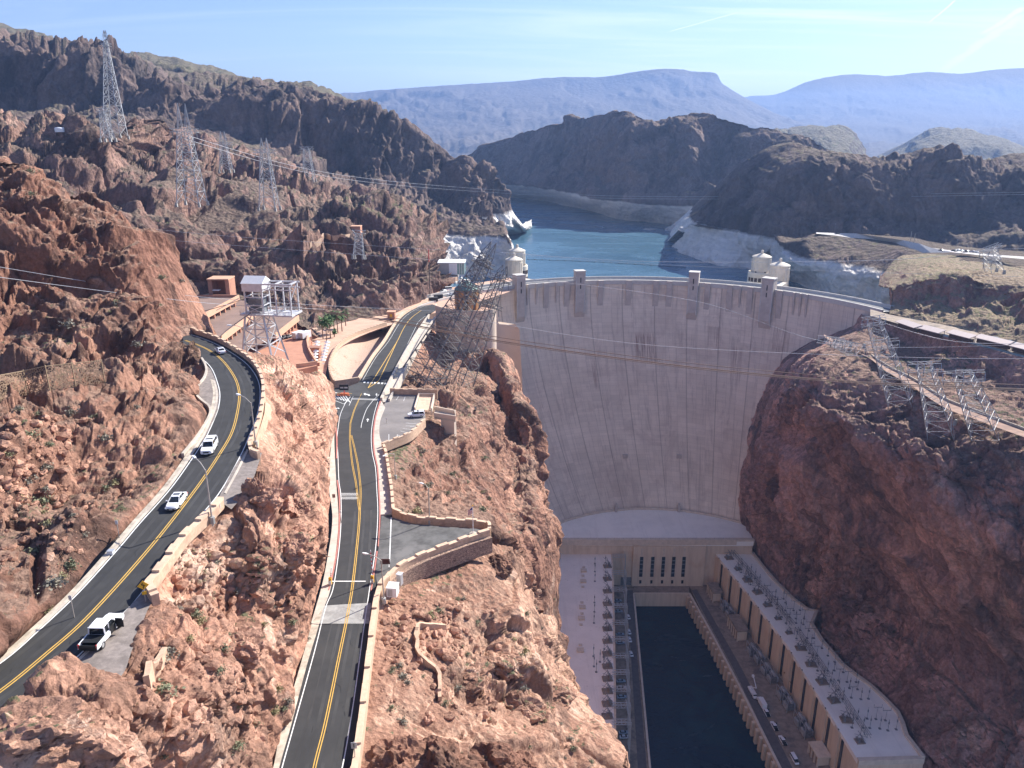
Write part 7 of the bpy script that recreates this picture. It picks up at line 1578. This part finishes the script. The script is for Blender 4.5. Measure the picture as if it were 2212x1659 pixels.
# lattice gantries over the left terrace
g0=None
for k in range(11):
    y=1206+k*36; a=A(1322,y,ZW); b_=A(1322,y,ZW)+Vector((7.5,-.3,0)); lb='%s pale lattice gantry from the dam over the left terrace'%ord_[k]
    if g0 is None:
        g0=thing('lattice_gantry',lb,'gantry',a,0,'lattice gantries over the left terrace'); mb=MB(); n=5
        for sy in(-1,1):
            for j in range(n):
                x0=j*1.6;x1=x0+1.6; mb.bar((x0,sy,1),(x1,sy,1),.22).bar((x0,sy,2.2),(x1,sy,2.2),.22).bar((x0,sy,1 if j%2 else 2.2),(x1,sy,2.2 if j%2 else 1),.16)
        mb.bar((8,-1,1),(8,1,2.2),.18).bar((0,-1,1),(0,1,1),.18).bar((4,-1,1),(4,1,2.2),.18); mb.build('truss',M_GALV,g0)
        MB().bar((8,-1,2.2),(8,-1,-21),.3).bar((8,1,2.2),(8,1,-21),.3).build('leg',M_GALV,g0); mb=MB()
        for j in range(5): z=-21+j*4.4; mb.bar((8,-1,z),(8,1,z+4.4),.16).bar((8,1,z),(8,-1,z+4.4),.16)
        mb.build('bracing',M_GALV,g0); MB().bar((7.6,0,2.2),(7.6,16 if False else 13,2.2),.2).build('long_rail',M_GALV,g0)
    else: c=copy_tree(g0); c.location=a; c['label']=lb
# right terrace houses and transformers
def onterr(x,y): return A(x,y,ZD)
def hs(pxs,w,dp,h,label,roofm):
    p=A(*pxs,ZD); r=thing('equipment_house',label,'building',p,a_+0); 
    MB().box((0,0,h/2+.2),(w-1.0,dp-1.0,h-.4)).build('wall',M_PW,r); MB().box((0,0,h+.25),(w+.4,dp+.4,.5)).build('roof',roofm,r)
    for k in range(int(w/2.6)+1):
        x=-w/2+.4+k*(w-.8)/int(w/2.6); MB().box((x,-dp/2+.3,h/2),(.6,.6,h)).build('pillar',M_COPE,r)
    MB().box((0,-dp/2+.55,h*.42),(w-2.2,.12,h*.7)).build('recess',M_DECK,r)
hs((1542,1290),11,5.5,6.2,'upper grey-roofed equipment house on the right terrace',M_DECK); hs((1592,1368),15,6,6.4,'larger grey-roofed equipment house in the middle of the right terrace',M_DECK); hs((1768,1640),9,6,5.0,'lowest equipment house on the right terrace by the bottom edge',M_PW)
t0=None
for i,(x,y) in enumerate([(1566,1318),(1577,1332),(1624,1412),(1640,1430),(1655,1455),(1668,1472),(1690,1508),(1704,1530),(1728,1566),(1742,1588)]):
    lb='%s grey transformer counted from the dam along the right terrace'%ord_[i]
    if t0 is None:
        t0=thing('power_transformer',lb,'transformer',A(x,y,ZD),a_,'transformers on the right terrace'); MB().box((0,0,2.1),(4.2,2.6,3.4)).build('tank',M_STEELD,t0)
        for s in(-1,1): MB().box((0,s*1.9,2.0),(3.6,.8,2.6)).build('radiator',M_STEEL,t0)
        MB().bar((-2,0,4.9),(2,0,4.9),1.1,n=10).build('conservator',M_STEEL,t0)
        for xx in(-1.2,0,1.2): MB().lathe((xx,.8,3.8),[(.32,0),(.2,.3),(.32,.6),(.2,.9),(.3,1.2),(.1,2.2)],8).build('bushing',M_STEEL,t0)
        MB().box((0,0,.2),(5,4,.4)).build('plinth',M_DECK,t0); MB().bar((-2.6,-2.2,0),(-2.6,-2.2,6.5),.25).bar((2.6,-2.2,0),(2.6,-2.2,6.5),.25).bar((-2.6,-2.2,6.5),(2.6,-2.2,6.5),.25).build('frame',M_STEEL,t0)
    else: c=copy_tree(t0); c.location=A(x,y,ZD); c['label']=lb
    
for i,(x,y) in enumerate([(1672,1440),(1700,1487),(1745,1556)]):
    r=thing('blast_wall',['rusty-edged blast wall between the upper transformers','rusty-edged blast wall between the middle transformers','rusty-edged blast wall between the lower transformers'][i],'wall',A(x,y,ZD),a_,'blast walls on the right terrace'); MB().box((0,0,3),(8.5,.7,6)).build('wall',M_PW,r); MB().box((0,0,6.1),(8.8,.95,.25)).build('cap',M_RUST,r)
# tunnel portal walls in the lower right corner
po=thing('portal_walls','pale portal walls around a dark yard in the lower right corner','portal',A(2115,1650,-262)); L0=po.location
MB().wall([A(2068,1600,-262)-L0,A(2098,1659,-250)-L0,A(2120,1720,-238)-L0],.5,1.2,14).build('side_wall',M_PW,po); MB().wall([A(2125,1597,-268)-L0,A(2146,1630,-262)-L0,A(2150,1690,-250)-L0],.5,1.2,14).build('side_wall',M_PW,po)
MB().sheet([A(2070,1606,-262)-L0-Vector((0,0,3)),A(2128,1612,-266)-L0-Vector((0,0,3)),A(2150,1720,-246)-L0-Vector((0,0,3)),A(2118,1730,-240)-L0-Vector((0,0,3))]).build('yard',M_DECK,po)
